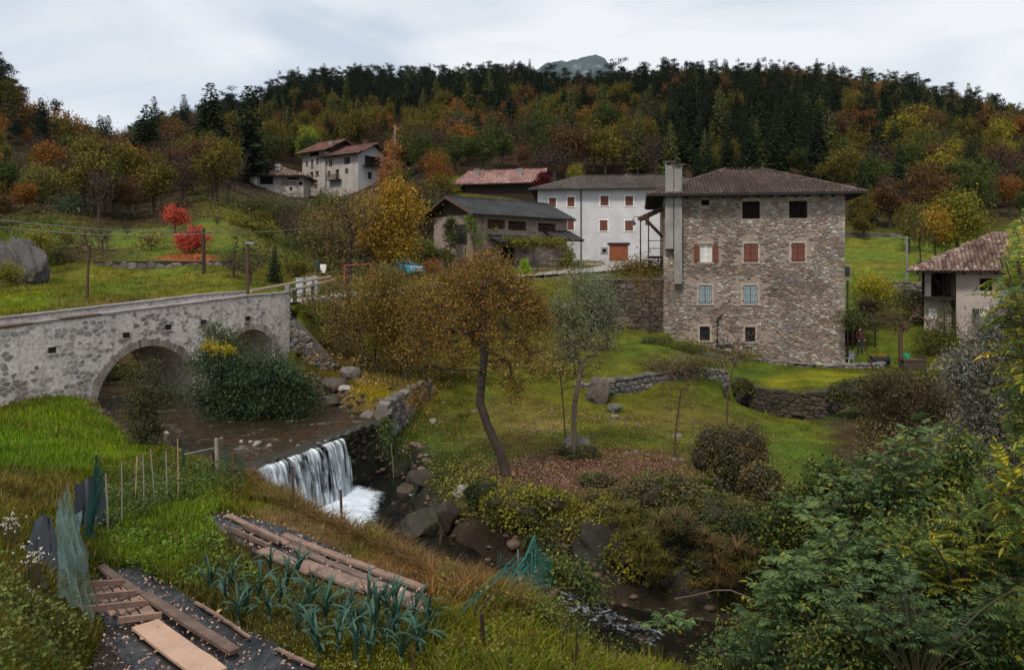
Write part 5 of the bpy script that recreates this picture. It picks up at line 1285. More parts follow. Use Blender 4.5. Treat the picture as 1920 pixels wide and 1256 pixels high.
def tube_np(P, par, r_root, r_tip=.006, n=5, main=0, exp=.5):
    N = len(P); cnt = np.zeros(N); kids = np.zeros(N)
    for i in range(N - 1, 0, -1):
        cnt[i] += 1 if kids[i] == 0 else 0
        cnt[par[i]] += max(cnt[i], 1); kids[par[i]] += 1
    cnt = np.maximum(cnt, 1); rad = r_tip + (r_root - r_tip) * ((cnt - 1) / max(1, cnt[0] - 1)) ** exp
    if main:
        for i in range(main): rad[i] = max(rad[i], r_root * (1.15 - .45 * i / main));
        rad[0] *= 1.25
    A = P[[par[i] for i in range(1, N)]]; B = P[1:]; ra = np.array([min(rad[par[i]], rad[i] * 1.35 if i >= main else rad[par[i]]) for i in range(1, N)]); rb = rad[1:]
    d = unit(B - A); up = np.where(np.abs(d[:, 2:3]) > .95, np.array([[1., 0, 0]]), np.array([[0, 0, 1.]]))
    u = unit(np.cross(d, up)); v = np.cross(d, u); th = np.arange(n) * 2 * math.pi / n
    ca = np.cos(th)[None, :, None]; sa = np.sin(th)[None, :, None]
    ring = u[:, None] * ca + v[:, None] * sa
    V = np.concatenate([A[:, None] + ring * ra[:, None, None], (B + d * rb[:, None] * .3)[:, None] + ring * rb[:, None, None]], 1).reshape(-1, 3)
    k = np.arange(n); f = np.stack([k, (k + 1) % n, n + (k + 1) % n, n + k], -1)
    return V, (np.arange(N - 1)[:, None, None] * 2 * n + f).reshape(-1, 4)
def bark(name, c, c2): return plain(name, c, .9, c2, 9, stretch=(2, 2, .5), bump=.5, bd=.02)
M_bark = bark('dark_bark', (.060,.045,.034), (.026,.020,.016)); M_bark_g = bark('grey_brown_bark', (.16,.12,.09), (.085,.062,.048)); M_twig = bark('red_brown_twig', (.11,.06,.042), (.06,.034,.026))
M_stemg = plain('green_stem', (.06,.05,.025), .7); M_trunkp = bark('pale_larch_bark', (.30,.25,.21), (.16,.13,.11))
def lf(name, *cols, **k):
    n = len(cols); return leaf_mat(name, [(i / max(1, n - 1), c) for i, c in enumerate(cols)], **k)
M_orange_tree = lf('russet_leaf', (.085,.08,.014), (.18,.10,.02), (.24,.12,.024), (.12,.105,.02), (.33,.17,.03), (.20,.07,.03), dom='leaf', var=.9)
M_bush_green = lf('blue_green_leaf', (.022,.04,.024), (.05,.085,.042), (.035,.06,.032), (.075,.115,.045), (.12,.15,.045), dom='leaf', var=1.1)
M_herb = lf('fresh_green_leaf', (.09,.15,.02), (.13,.20,.025), (.07,.12,.02), (.18,.23,.04), dom='leaf', var=.7)
def lobes_points(lobes, N, r, seed, hole=.36, sc=.45, shell=.0):
    """points filling ellipsoid lobes (centre, radii) with clumps and gaps"""
    vol = np.array([l[1][0] * l[1][1] * l[1][2] for l in lobes]) ** .8; vol /= vol.sum(); out = []
    while sum(len(o) for o in out) < N:
        k = r.choice(len(lobes), N, p=vol); u = unit(r.normal(size=(N, 3))); rr_ = r.random((N, 1)) ** (1 / 3)
        if shell: rr_ = 1 - (1 - rr_) * (1 - shell)
        C = np.array([lobes[i][0] for i in k]); Rr = np.array([lobes[i][1] for i in k])
        P = C + u * rr_ * Rr
        m_ = vnoise(P[:, 0] + P[:, 2] * .8, P[:, 1] - P[:, 2] * .7, sc, 3, seed) > hole
        out.append(P[m_])
    return np.concatenate(out)[:N]
def make_tree(name, label, cat, base, trunk, lobes, K, N, leaf, mat, wood=None, r_root=.15, seed=1, group=None, sig=.16, ratio=.55, droop=.3, hole=.36, sc=.6, main=None, part=('trunk', 'crown'), rt=.006, hexa=False, exp=.5, shell=0, up=.5):
    """a tree or shrub of its own: trunk with limbs grown into its crown, and leaves round every twig"""
    r = np.random.default_rng(seed); B = np.array(base)
    root = empty(name, base); tag(root, label, cat, group)
    T = [np.array(p, float) for p in trunk]
    att = lobes_points(lobes, K, r, seed, hole, sc)
    P, par, tip = skeleton(T, att, r)
    V, F_ = tube_np(P, par, r_root, rt, 6 if r_root > .08 else 4, main if main is not None else len(T), exp)
    link(part[0], np_mesh(part[0], V - B, F_, None, True, wood or M_bark), root)
    if N:
        t_ = P[tip]; k = r.integers(0, len(t_), N)
        Q = t_[k] + r.normal(0, sig, (N, 3)) * np.array((1, 1, .8)) * r.uniform(.4, 1.7, (N, 1))
        cl = r.random(len(t_))[k]
        V, F_, q = leaf_geo(Q, leaf, r, ratio, droop, up, hexa=hexa)
        cc_ = leaf_cols(N, q, r, cl); cc_[:, 1] = np.repeat(np.clip(r.random(len(t_))[k] * .75 + r.random(N) * .45 - .1, 0, 1), q)
        link(part[1], np_mesh(part[1], V - B, F_, cc_, False, mat), root)
    return root
def LOB(D, *spec):
    """lobes from (px, py, half width px, half height px[, extra distance])"""
    out = []
    for s_ in spec:
        d = D + (s_[4] if len(s_) > 4 else 0); c = W(s_[0], s_[1], d); rx = s_[2] / F * d; rz = s_[3] / F * d
        out.append((tuple(c), (rx, max(rx * .8, .3), rz)))
    return out
def TRK(D, *pts, sub=3):
    q = [W(p[0], p[1], D + (p[2] if len(p) > 2 else 0)) for p in pts]; out = []
    for i in range(len(q) - 1):
        for k in range(sub): out.append(q[i].lerp(q[i + 1], k / sub))
    return out + [q[-1]]
def on_ground(px, D, *rest, sub=3):
    g = G(px, D); py = HOR - g.z / D * F
    return TRK(D, (px, py + 3), *rest, sub=sub)
# ------------------------------------------------------------------ the orchard and stream side
t = on_ground(948, 23.3, (938,850), (915,800), (900,755), (903,715), (908,665), (905,600), (905,540), sub=3)
make_tree('fruit_tree', 'dark leaning tree with a wide russet orange crown in the middle of the orchard', 'tree', t[0], t,
          LOB(23.3, (905,590,120,105), (840,610,90,75), (965,590,75,80), (905,510,70,40), (790,660,50,40), (985,680,50,48), (840,700,50,40), (790,560,55,40), (955,740,40,25), (800,740,40,30), (860,560,60,50), (1000,620,40,60)), 900, 21000, .072, M_orange_tree, M_bark, .135, 11, sig=.14, hole=.47, rt=.008, exp=.55)
t = on_ground(1077, 25.2, (1076,800), (1077,760), (1082,735), (1090,680), sub=3)
M_willow = lf('grey_green_willow_leaf', (.14,.17,.085), (.20,.23,.12), (.10,.12,.05), dom='leaf', var=.7)
make_tree('willow', 'slim pale trunked tree with grey green upper leaves standing before the ivy mound', 'tree', t[0], t,
          LOB(25.2, (1095,570,58,44), (1052,560,26,35), (1138,590,26,36), (1095,630,56,44), (1060,640,28,50), (1085,520,30,20), (1125,545,24,24), (1040,600,16,30), (1150,620,14,24)), 700, 6000, .11, M_willow, M_bark_g, .085, 12, sig=.13, ratio=.28, droop=-.3, hole=.42, sc=.3, exp=.55)
t = on_ground(1077, 25.6, (1060,700), sub=2)
M_brown_few = lf('few_brown_leaves', (.10,.065,.04), (.14,.08,.05), (.09,.085,.03), dom='leaf', var=.8)
make_tree('willow_shoots', 'bare reddish twigs hanging under the grey green crown', 'shrub', tuple(G(1062, 25.9)), on_ground(1062, 25.9, (1056,760),(1050,700)), LOB(25.9, (1050,670,30,75), (1110,690,40,60)), 240, 500, .04, M_brown_few, M_twig, .02, 13, part=('stems', 'leaves'))
# bare young trees
def sapling(px, D, pts, lob, lab, seed, N=260, K=300, r0=.032, mat=None, wood=None):
    t = on_ground(px, D, *pts); make_tree('sapling', lab, 'tree', t[0], t, LOB(D, *lob), K, N, .05, mat or M_brown_few, wood or M_twig, r0, seed, 'bare young trees of the orchard', sig=.12, hole=.2)
sapling(1265, 25.8, ((1266,820),(1270,780),(1278,730)), ((1268,700,44,34),(1240,735,22,50),(1298,725,22,50),(1275,770,24,30),(1230,690,20,30)), 'forked bare young tree in the orchard grass left of the brown ivy dome', 14)
sapling(1362, 27.5, ((1364,740),(1372,700),(1385,660)), ((1395,640,50,40),(1370,650,40,50),(1340,640,30,36),(1415,610,24,30),(1362,590,22,26)), 'bare leaning young tree in front of the stone house grilles', 15, N=120)
sapling(1218, 49, ((1218,600),(1218,570)), ((1215,545,34,28),(1205,520,26,20),(1235,510,24,18)), 'young yellow leaved tree against the left corner of the stone house', 16, 2600, 130, .06, lf('yellow_olive_leaf', (.20,.17,.02), (.30,.19,.025), (.14,.13,.02), dom='leaf', var=.8), M_bark)
t = on_ground(163, 41.5, (165,500), (168,470)); make_tree('bare_tree', 'thin nearly bare tree rooted in the meadow just behind the bridge', 'tree', t[0], t, LOB(41.5, (165,450,40,40), (140,470,30,26), (190,440,34,40), (200,480,24,20)), 260, 700, .07, M_brown_few, M_twig, .07, 17, sig=.2, hole=.2)
# tree and thicket on the bank right of the bridge
M_gold = lf('yellow_brown_leaf', (.24,.17,.03), (.16,.12,.02), (.10,.085,.018), (.22,.11,.025), (.30,.22,.045), dom='leaf', var=.9)
M_goldthin = lf('straw_leaf', (.30,.21,.06), (.16,.105,.03), (.11,.08,.03), dom='leaf', var=.9)
t = on_ground(686, 37.5, (680,650), (668,610), (650,580), (655,540))
make_tree('thicket_tree', 'crooked dark tree with thin yellow brown leaves on the bank right of the bridge', 'tree', t[0], t, LOB(37.5, (640,560,60,40), (690,570,70,50), (650,620,60,45), (720,600,60,50)), 460, 10000, .085, M_goldthin, M_bark, .13, 21, sig=.3)
t = on_ground(760, 34.5, (762,640), (765,600))
make_tree('thicket_tree', 'bushy golden brown tree between the crooked bank tree and the orchard tree', 'tree', t[0], t, LOB(34.5, (750,590,80,55), (700,560,50,40), (800,570,50,45), (770,640,60,35), (720,520,40,22)), 520, 26000, .095, M_gold, M_bark, .11, 22, sig=.26)
t = on_ground(870, 44, (872,590), (875,560))
make_tree('thicket_tree', 'rust and gold tree rising behind the orchard tree towards the farmhouse', 'tree', t[0], t, LOB(44, (880,530,60,40), (905,500,30,30), (830,550,60,35), (940,560,60,30)), 420, 17000, .12, lf('rust_gold_leaf', (.22,.12,.02), (.13,.10,.018), (.26,.10,.03), (.12,.12,.02), dom='leaf', var=.9), M_bark, .12, 23, sig=.3)
t = on_ground(700, 30.6 + 5, (705,650))
make_tree('shrub', 'small yellow green bush under the crooked bank tree', 'shrub', t[0], t, LOB(35.6, (708,640,26,18)), 60, 1500, .09, lf('sulphur_leaf', (.26,.24,.02), (.16,.17,.02), dom='leaf'), M_bark, .04, 24, part=('stems', 'leaves'))
# big blue-green bush in front of the bridge, and its companions
t = on_ground(480, 29.0, (485,760), (490,700), sub=2)
make_tree('bush', 'big blue green bush standing in the stream before the right arch', 'shrub', t[0], t, LOB(29, (480,735,70,60), (425,715,60,52), (545,745,50,62), (395,690,34,34), (550,795,44,30), (440,775,60,34), (583,735,24,36), (500,690,36,34), (530,700,30,26), (455,690,34,26), (375,740,22,30), (505,800,40,26)), 900, 36000, .12, M_bush_green, M_bark, .12, 31, sig=.24, ratio=.34, hole=.45, sc=.5, part=('stems', 'leaves'))
t = on_ground(410, 29.6, (408,680), sub=2)
make_tree('bush', 'tall dark green bush climbing the bridge wall between the arches', 'shrub', t[0], t, LOB(30.2, (410,640,36,40), (440,660,40,30), (375,680,30,26)), 160, 5200, .11, lf('deep_green_leaf', (.035,.06,.02), (.06,.09,.025), (.10,.12,.03), dom='leaf', var=.8), M_bark, .06, 32, sig=.18, ratio=.3, part=('stems', 'leaves'))
t = on_ground(415, 29.2, (415,690), sub=2)
make_tree('creeper', 'yellow creeper leaves on the green bush against the bridge', 'creeper', t[0], t, LOB(29.0, (412,655,26,11), (390,648,20,9)), 40, 900, .09, lf('yellow_leaf', (.42,.31,.02), (.30,.26,.02), dom='leaf'), M_bark, .03, 33, sig=.08, part=('stems', 'leaves'))
t = on_ground(272, 23.6, (275,800), (280,740), sub=2)
make_tree('young_tree', 'young tree with reddish green compound foliage in front of the left arch', 'tree', t[0], t, LOB(23.4, (280,730,38,40), (285,690,26,22), (270,780,42,34), (320,740,18,30), (255,760,24,36), (275,820,36,22)), 240, 7600, .085, lf('bronze_green_leaf', (.055,.07,.025), (.10,.075,.03), (.085,.10,.045), (.045,.06,.02), dom='leaf', var=.8), M_bark, .055, 34, sig=.12, ratio=.34)
# bank bushes on the right of the stream
def mound(px, py, D, rx, ry, N, leaf, mat, label, seed, name='ivy_mound', cat='ivy', rdx=None, core=M_mor_dark, z_up=0, group=None, twig=0):
    """ivy or bramble grown over a core: leaves stand in a rough shell round it"""
    r = np.random.default_rng(seed); c = W(px, py, D); a = rx / F * D; h = ry / F * D; dpt = rdx or a * .8
    root = empty(name, tuple(c)); tag(root, label, cat, group)
    ns = 20; subs = [((0, 0, -h * .1), (a * .66, dpt * .66, h * .66)), ((a * .12, 0, -h * .42), (a * .74, dpt * .8, h * .46))]
    for i in range(ns):
        q = unit(r.normal(size=3)); q[2] = abs(q[2]) * .9 - .25; q[1] = -abs(q[1]) * .8 + .1
        f = r.uniform(.16, .38); subs.append((tuple(q * np.array((a, dpt, h)) * r.uniform(.45, .82)), (a * f, dpt * f, h * f * 1.15)))
    cv = MB()
    Vc, Fc_ = ico(3); V_ = []; F2 = []; n0 = 0
    for (c0, r0) in subs:
        V_.append(Vc * np.array(r0) * .84 + np.array(c0)); F2.append(Fc_ + n0); n0 += len(Vc)
    tag(link('core', np_mesh('core', np.concatenate(V_), np.concatenate(F2), None, True, core), root))
    wts = np.array([x[1][0] * x[1][2] for x in subs]); k = r.choice(len(subs), int(N * 1.9), p=wts / wts.sum()); u = unit(r.normal(size=(len(k), 3)))
    C0 = np.array([subs[i][0] for i in k]); R0_ = np.array([subs[i][1] for i in k])
    Pp = C0 + u * R0_ * (.92 + .30 * vnoise(u[:, 0] * 2 + k, u[:, 1] * 2 - u[:, 2], .35, 3, seed) + r.normal(0, .06, len(k)) + .42 * r.random(len(k)) ** 4)[:, None]
    keep_ = (u[:, 2] > -.6) & (u[:, 1] < .8)
    for j, (c0, r0) in enumerate(subs): keep_ &= (k == j) | (np.linalg.norm((Pp - np.array(c0)) / np.array(r0), axis=1) > .88)
    Pp = Pp[keep_]; u = u[keep_]; k = k[keep_]; N = len(Pp)
    V, F_, q = leaf_geo(Pp, leaf, r, .62, .2, .3, outw=u)
    cl = np.clip(vnoise(Pp[:, 0] * 2.2, Pp[:, 2] * 2.2 + Pp[:, 1], .6, 3, seed + 1) * 1.5 - .25, 0, 1)
    cc_ = leaf_cols(N, q, r, cl); hue = np.repeat(np.clip(vnoise(Pp[:, 0] * 1.3 + 9, Pp[:, 2] * 1.3 + Pp[:, 1], .7, 2, seed + 5) * 1.4 - .2 + r.normal(0, .16, N), 0, 1), q); cc_[:, 1] = hue
    link('leaves', np_mesh('leaves', V, F_, cc_, False, mat), root)
    return root
M_ivyb = lf('bronze_ivy_leaf', (.12,.10,.035), (.17,.115,.055), (.075,.085,.025), (.16,.15,.045), dom='leaf', var=.9)
M_ivyg = lf('dark_ivy_leaf', (.04,.055,.02), (.07,.09,.025), (.12,.13,.03), (.09,.065,.03), dom='leaf', var=.9)
M_ivyy = lf('yellow_green_bramble_leaf', (.06,.07,.02), (.13,.13,.02), (.26,.24,.025), (.09,.065,.03), dom='leaf', var=.9)
mound(1372, 846, 22.3, 74, 68, 6500, .075, M_ivyb, 'large brown green ivy dome over a boulder in the orchard', 41)
mound(1428, 903, 20.2, 44, 44, 3200, .07, M_ivyb, 'smaller pointed ivy mound at the right foot of the large dome', 42)
mound(1084, 850, 25.4, 42, 26, 1600, .07, M_ivyg, 'low dark ivy mound behind the pale slim trunk', 43)
mound(1235, 930, 18.6, 85, 56, 6500, .075, M_ivyb, 'ivy hump on top of the overhanging rock', 44)
mound(1330, 975, 18.2, 130, 62, 9500, .075, M_ivyg, 'dense dark ivy carpet covering the right of the overhanging rock', 45)
mound(1165, 975, 18.4, 60, 66, 4800, .07, M_ivyy, 'tangled yellow green bramble on the left flank of the overhanging rock', 46)
mound(985, 950, 19.6, 92, 44, 6000, .075, M_ivyy, 'yellow flecked bramble bank above the cobble pile', 47)
mound(905, 925, 20.6, 40, 30, 2400, .07, M_ivyg, 'dark bramble beside the foot of the dark orange tree', 48)
mound(1060, 1015, 18.8, 80, 46, 4600, .075, M_ivyg, 'shaded ivy hanging over the stream behind the teal nets', 49)
mound(1195, 1040, 17.5, 52, 52, 3200, .075, M_ivyy, 'shaggy green growth hanging on the left face of the overhanging rock', 60)
mound(1330, 1060, 17.3, 60, 30, 2600, .07, M_ivyg, 'ivy drape over the lower right of the overhanging rock', 61)
mound(1120, 900, 19.6, 40, 16, 1500, .06, M_ivyb, 'low bronze bramble at the edge of the leaf litter', 50)
mound(1420, 1010, 17.2, 70, 70, 5200, .075, M_ivyg, 'dark ivy slope at the right end of the overhanging rock', 51)
mound(1392, 722, 39.5, 22, 16, 1300, .10, M_ivyg, 'ivy cap on the left end of the curved terrace wall', 52)
mound(1620, 735, 37.0, 62, 34, 4200, .11, M_ivyg, 'dark ivy bank at the right end of the curved terrace wall', 53)
# arching grass tufts on the rock and banks
def tuft_mesh(name, r, n=70, L=.5, droop=.9, wid=.012, mat=None, spread=.5):
    V = []; Fq = []; C = []
    for i in range(n):
        a = r.uniform(0, 2 * math.pi); out = np.array((math.cos(a), math.sin(a), 0)); l = L * r.uniform(.6, 1.15); p = out * r.uniform(0, .08 * L)
        d = unit((out * r.uniform(.1, spread) + np.array((0, 0, 1)))[None])[0]; sd_ = np.cross(out, (0, 0, 1)); b0 = len(V); g = r.random()
        for k in range(5):
            w_ = wid * (1 - k / 4.3); V += [p - sd_ * w_, p + sd_ * w_]; C += [(r.random() * .3 + k * .15, g, 0)] * 2
            p = p + d * l / 4; d = d + np.array((out[0], out[1], -1.1)) * droop * .3; d = d / np.linalg.norm(d)
        for k in range(4): Fq.append((b0 + 2*k, b0 + 2*k + 1, b0 + 2*k + 3, b0 + 2*k + 2))
    return np_mesh(name, np.array(V), np.array(Fq), np.array(C), False, mat)
M_tuft_b = lf('tawny_sedge', (.20,.115,.045), (.13,.085,.03), (.10,.085,.025), dom='mix', var=.7); M_tuft_g = lf('olive_sedge', (.085,.095,.02), (.13,.12,.025), (.16,.12,.03), dom='mix', var=.7)
rt = np.random.default_rng(77)
TB = [tuft_mesh('tuft', rt, 90, .55, 1.2, .009, M_tuft_b, .7) for _ in range(3)]; TG_ = [tuft_mesh('tuft', rt, 90, .55, 1.2, .009, M_tuft_g, .7) for _ in range(3)]
SED = [(1165,985,17.6,0,1.),(1190,1010,17.3,0,1.1),(1215,1035,17.0,0,1.2),(1235,985,17.2,0,1.2),(1250,1005,17.0,1,1.2),(1205,1060,16.9,0,1.2),(1225,1080,16.8,0,1.),(1265,975,17.1,1,1.),(1330,1030,16.9,1,1.1),(1340,1060,16.8,1,1.2),(1355,1080,16.7,1,1.1),(1382,1040,16.7,1,1.2),(1400,1075,16.6,0,1.2),(1320,1010,17.0,1,.9),(1290,985,17.2,1,.9),(1370,1100,16.6,1,1.),(1415,1050,16.8,1,1.),(1180,960,17.8,0,.9),(1150,960,17.9,0,.9),(1245,1055,16.9,0,.9),(1300,1105,16.7,1,.7),(1345,1100,16.6,1,.9)]
for i, (a, b_, d_, k, s_) in enumerate(SED):
    o = link('sedge_tuft', (TB if k else TG_)[i % 3], loc=W(a, b_, d_ - .35), rot=(0, 0, i * 1.3), scl=s_)
    tag(o, ('tawny' if k else 'olive green') + ' sedge tuft hanging from the overhanging rock', 'grass tuft', 'tawny sedge tufts on the rock' if k else 'olive sedge tufts on the rock')
for i, (a, d_, k, s_) in enumerate(((668,29.6,0,1.3),(655,30.4,0,1.),(680,30.2,0,1.),(560,37.4,1,1.6),(572,37.6,1,1.6),(588,38,1,1.6),(600,38.4,0,1.6),(580,39,0,1.8),(615,38.6,1,1.6),(552,38.4,0,1.5))):
    g = G(a, d_); o = link('sedge_tuft', (TB if k else TG_)[i % 3], loc=g, rot=(0, 0, i), scl=s_ * .8)
    tag(o, 'sedge tuft at the water edge by the river wall' if i < 3 else 'rank grass tuft on the bank edge beside the bridge end', 'grass tuft', 'tufts by the river wall' if i < 3 else 'tufts beside the bridge end')
# =================================================================== woods: a few tree shapes, each placed many times
def spruce_geo(r, levels=30, per=8, R0=.20, irregular=.25, z0=.10, seg=5, ql=.062, top=1.0, dense=1.0):
    P = []; D_ = []; S_ = []
    for i in range(levels):
        t_ = i / (levels - 1); z = z0 + (top - z0) * t_ ** .92; rad = R0 * (1 - t_) ** .75 * r.uniform(1 - irregular, 1 + irregular) + .008
        n = max(3, int(per * (1 - t_ * .5)))
        a0 = r.uniform(0, 6.3)
        for k in range(n):
            a = a0 + 6.283 * k / n + r.uniform(-.3, .3); rr_ = rad * r.uniform(.6, 1.12); o_ = np.array((math.cos(a), math.sin(a), 0))
            m_ = max(1, int(seg * rr_ / R0 * dense + .8))
            for q in range(m_):
                f = (q + r.uniform(.3, 1)) / m_; p = o_ * rr_ * f + np.array((0, 0, z + rr_ * (-.35 * f + .28 * f * f)))
                for w_ in (-1, 1):
                    sd_ = np.array((-o_[1], o_[0], 0)) * w_
                    P.append(p); D_.append(o_ * .7 + sd_ * r.uniform(.2, .9) + np.array((0, 0, -r.uniform(.1, .7)))); S_.append(ql * r.uniform(.7, 1.3) * (.6 + .5 * (1 - t_)))
    P = np.array(P); D_ = unit(np.array(D_)); S_ = np.array(S_)[:, None]; N = len(P)
    nn = r.normal(size=(N, 3)) * .5 + np.array((0, 0, 1)); s = unit(np.cross(nn, D_)); n2 = np.cross(D_, s)
    V = np.stack([P, P + D_ * S_ * .5 + s * S_ * .28 - n2 * S_ * .08, P + D_ * S_, P + D_ * S_ * .5 - s * S_ * .28 - n2 * S_ * .08], 1).reshape(-1, 3)
    return V, np.arange(N * 4).reshape(-1, 4), leaf_cols(N, 4, r)
def broad_geo(r, K, N, leaf, lobes, sig=.045, hole=.36, seed=1):
    att = lobes_points(lobes, K, r, seed, hole, .16)
    Pn, par, tip = skeleton([np.array((0, 0, z)) for z in (0, .1, .2, .3, .38)], att, r, .12)
    T = tube_np(Pn, par, .022, .0022, 4, 5)
    t_ = Pn[tip]; k = r.integers(0, len(t_), N); cl = r.random(len(t_))[k]
    Q = t_[k] + r.normal(0, sig, (N, 3))
    V, F_, q = leaf_geo(Q, leaf, r, .8, .1, .4)
    return T, (V, F_, leaf_cols(N, q, r, cl))
rf_ = np.random.default_rng(101)
CONE = []
for i in range(4):
    V, F_, C = spruce_geo(rf_, 40, 10, .15 + .02 * i, .28, seg=6, ql=.048); CONE.append((V, F_, C))
PINE = []
for i in range(4):     # pines: open, ragged, rounded tops
    lob = [((rf_.normal(0, .07), rf_.normal(0, .07), z), (.13 * (1.15 - z) + .05, .13 * (1.15 - z) + .05, .06)) for z in np.linspace(.42, .94, 8)]
    att = lobes_points(lob, 60, rf_, i, .25, .1); k = rf_.integers(0, 60, 2600); Q = att[k] + rf_.normal(0, .026, (2600, 3)) * (1.2, 1.2, .55)
    V, F_, q = leaf_geo(Q, .026, rf_, .5, -.2, .6); PINE.append((V, F_, leaf_cols(2600, q, rf_, rf_.random(60)[k])))
BRO = []
for i in range(5):
    lob = [((rf_.normal(0, .10), rf_.normal(0, .10), rf_.uniform(.45, .8)), (rf_.uniform(.15, .26), rf_.uniform(.15, .26), rf_.uniform(.13, .2))) for _ in range(5)] + [((0, 0, .55), (.26, .26, .25))]
    BRO.append(broad_geo(rf_, 130, 3800, .029, lob, .042, .34, i))
BARE = []
for i in range(3):
    lob = [((rf_.normal(0, .10), rf_.normal(0, .10), rf_.uniform(.45, .8)), (.22, .22, .2)) for _ in range(4)] + [((0, 0, .55), (.24, .24, .28))]
    BARE.append(broad_geo(rf_, 260, 900, .026, lob, .05, .25, i + 9))
TRUNK_C = tube_np(np.array([(0, 0, z) for z in (0, .25, .5, .75, .97)]), [-1, 0, 1, 2, 3], .016, .003, 5, 0)
def trunk_cone():
    V = []; n = 6; zs = [0, .3, .6, .95]; rd = [.017, .012, .007, .002]
    for z, q in zip(zs, rd):
        for k in range(n): V.append((q * math.cos(k * 1.0472), q * math.sin(k * 1.0472), z))
    Fq = [(i * n + k, i * n + (k + 1) % n, (i + 1) * n + (k + 1) % n, (i + 1) * n + k) for i in range(3) for k in range(n)]
    return np.array(V), np.array(Fq)
TC_ = trunk_cone()
def fm(n_, a, b_, **k): return lf(n_, a, b_, tuple(x * .8 for x in a), dom='mix', var=.9, trans=.15, rough=.85, **k)
KINDS_ = {
 'dark_pine': (PINE + CONE[:1], fm('black_green_needles', (.009,.015,.008), (.015,.024,.011)), 'pine_tree', 'dark green pine', M_bark, 11),
 'spruce':    (CONE, fm('spruce_needles', (.012,.022,.009), (.021,.034,.013)), 'spruce_tree', 'dark green spruce', M_bark, 11),
 'larch':     (CONE, fm('larch_needles', (.055,.070,.018), (.085,.090,.020)), 'larch_tree', 'yellowish green larch', M_trunkp, 10.5),
 'olive':     (BRO, fm('olive_leaf', (.085,.075,.014), (.13,.105,.016)), 'broadleaf_tree', 'olive yellow broadleaf tree', M_bark, 8),
 'green':     (BRO, fm('green_leaf', (.038,.056,.012), (.065,.085,.016)), 'broadleaf_tree', 'green broadleaf tree', M_bark, 8),
 'yellow':    (BRO, fm('yellow_autumn_leaf', (.26,.20,.02), (.20,.18,.02)), 'broadleaf_tree', 'yellow autumn tree', M_bark, 9),
 'orange':    (BRO, fm('orange_autumn_leaf', (.26,.11,.018), (.20,.085,.02)), 'broadleaf_tree', 'orange autumn tree', M_bark, 8.5),
 'rust':      (BRO, fm('rust_autumn_leaf', (.125,.055,.022), (.10,.06,.022)), 'broadleaf_tree', 'rust brown autumn tree', M_bark, 8.5),
 'brown':     (BARE, fm('last_brown_leaf', (.07,.042,.026), (.05,.032,.022)), 'bare_tree', 'nearly bare brown tree', bark('grey_brown_twigs', (.085,.062,.05), (.05,.036,.03)), 7.5),
 'lime':      (BRO, fm('lime_leaf', (.27,.30,.018), (.20,.25,.02)), 'broadleaf_tree', 'bright lime tree', M_bark, 8),
}
_mc = {}
def kind_meshes(kind, v):
    key = (kind, v % len(KINDS_[kind][0]))
    if key not in _mc:
        g, mat, nm, lb, wood, h = KINDS_[kind]; G_ = g[key[1]]
        if isinstance(G_[0], tuple): T, C = G_
        else: T, C = TC_, G_
        _mc[key] = (np_mesh('trunk', T[0], T[1], None, True, wood), np_mesh('crown', C[0], C[1], C[2], False, mat))
    return _mc[key]
def put_tree(kind, px, D, height, label, group=None, width=1.0, v=None, name=None, z=None):
    g = G(px, D) if z is None else W(px, z, D)
    v = random.randrange(100) if v is None else v
    tm, cm = kind_meshes(kind, v)
    root = empty(name or KINDS_[kind][2], (g.x, g.y, g.z - .15), random.uniform(0, 6.28)); tag(root, label, 'tree', group)
    root.scale = (height * width, height * width, height)
    link('trunk', tm, root); link('crown', cm, root)
    return root
def ht(px, py_top, D):   # height that brings the tree top to a row
    return (HOR - py_top) / F * D - G(px, D).z
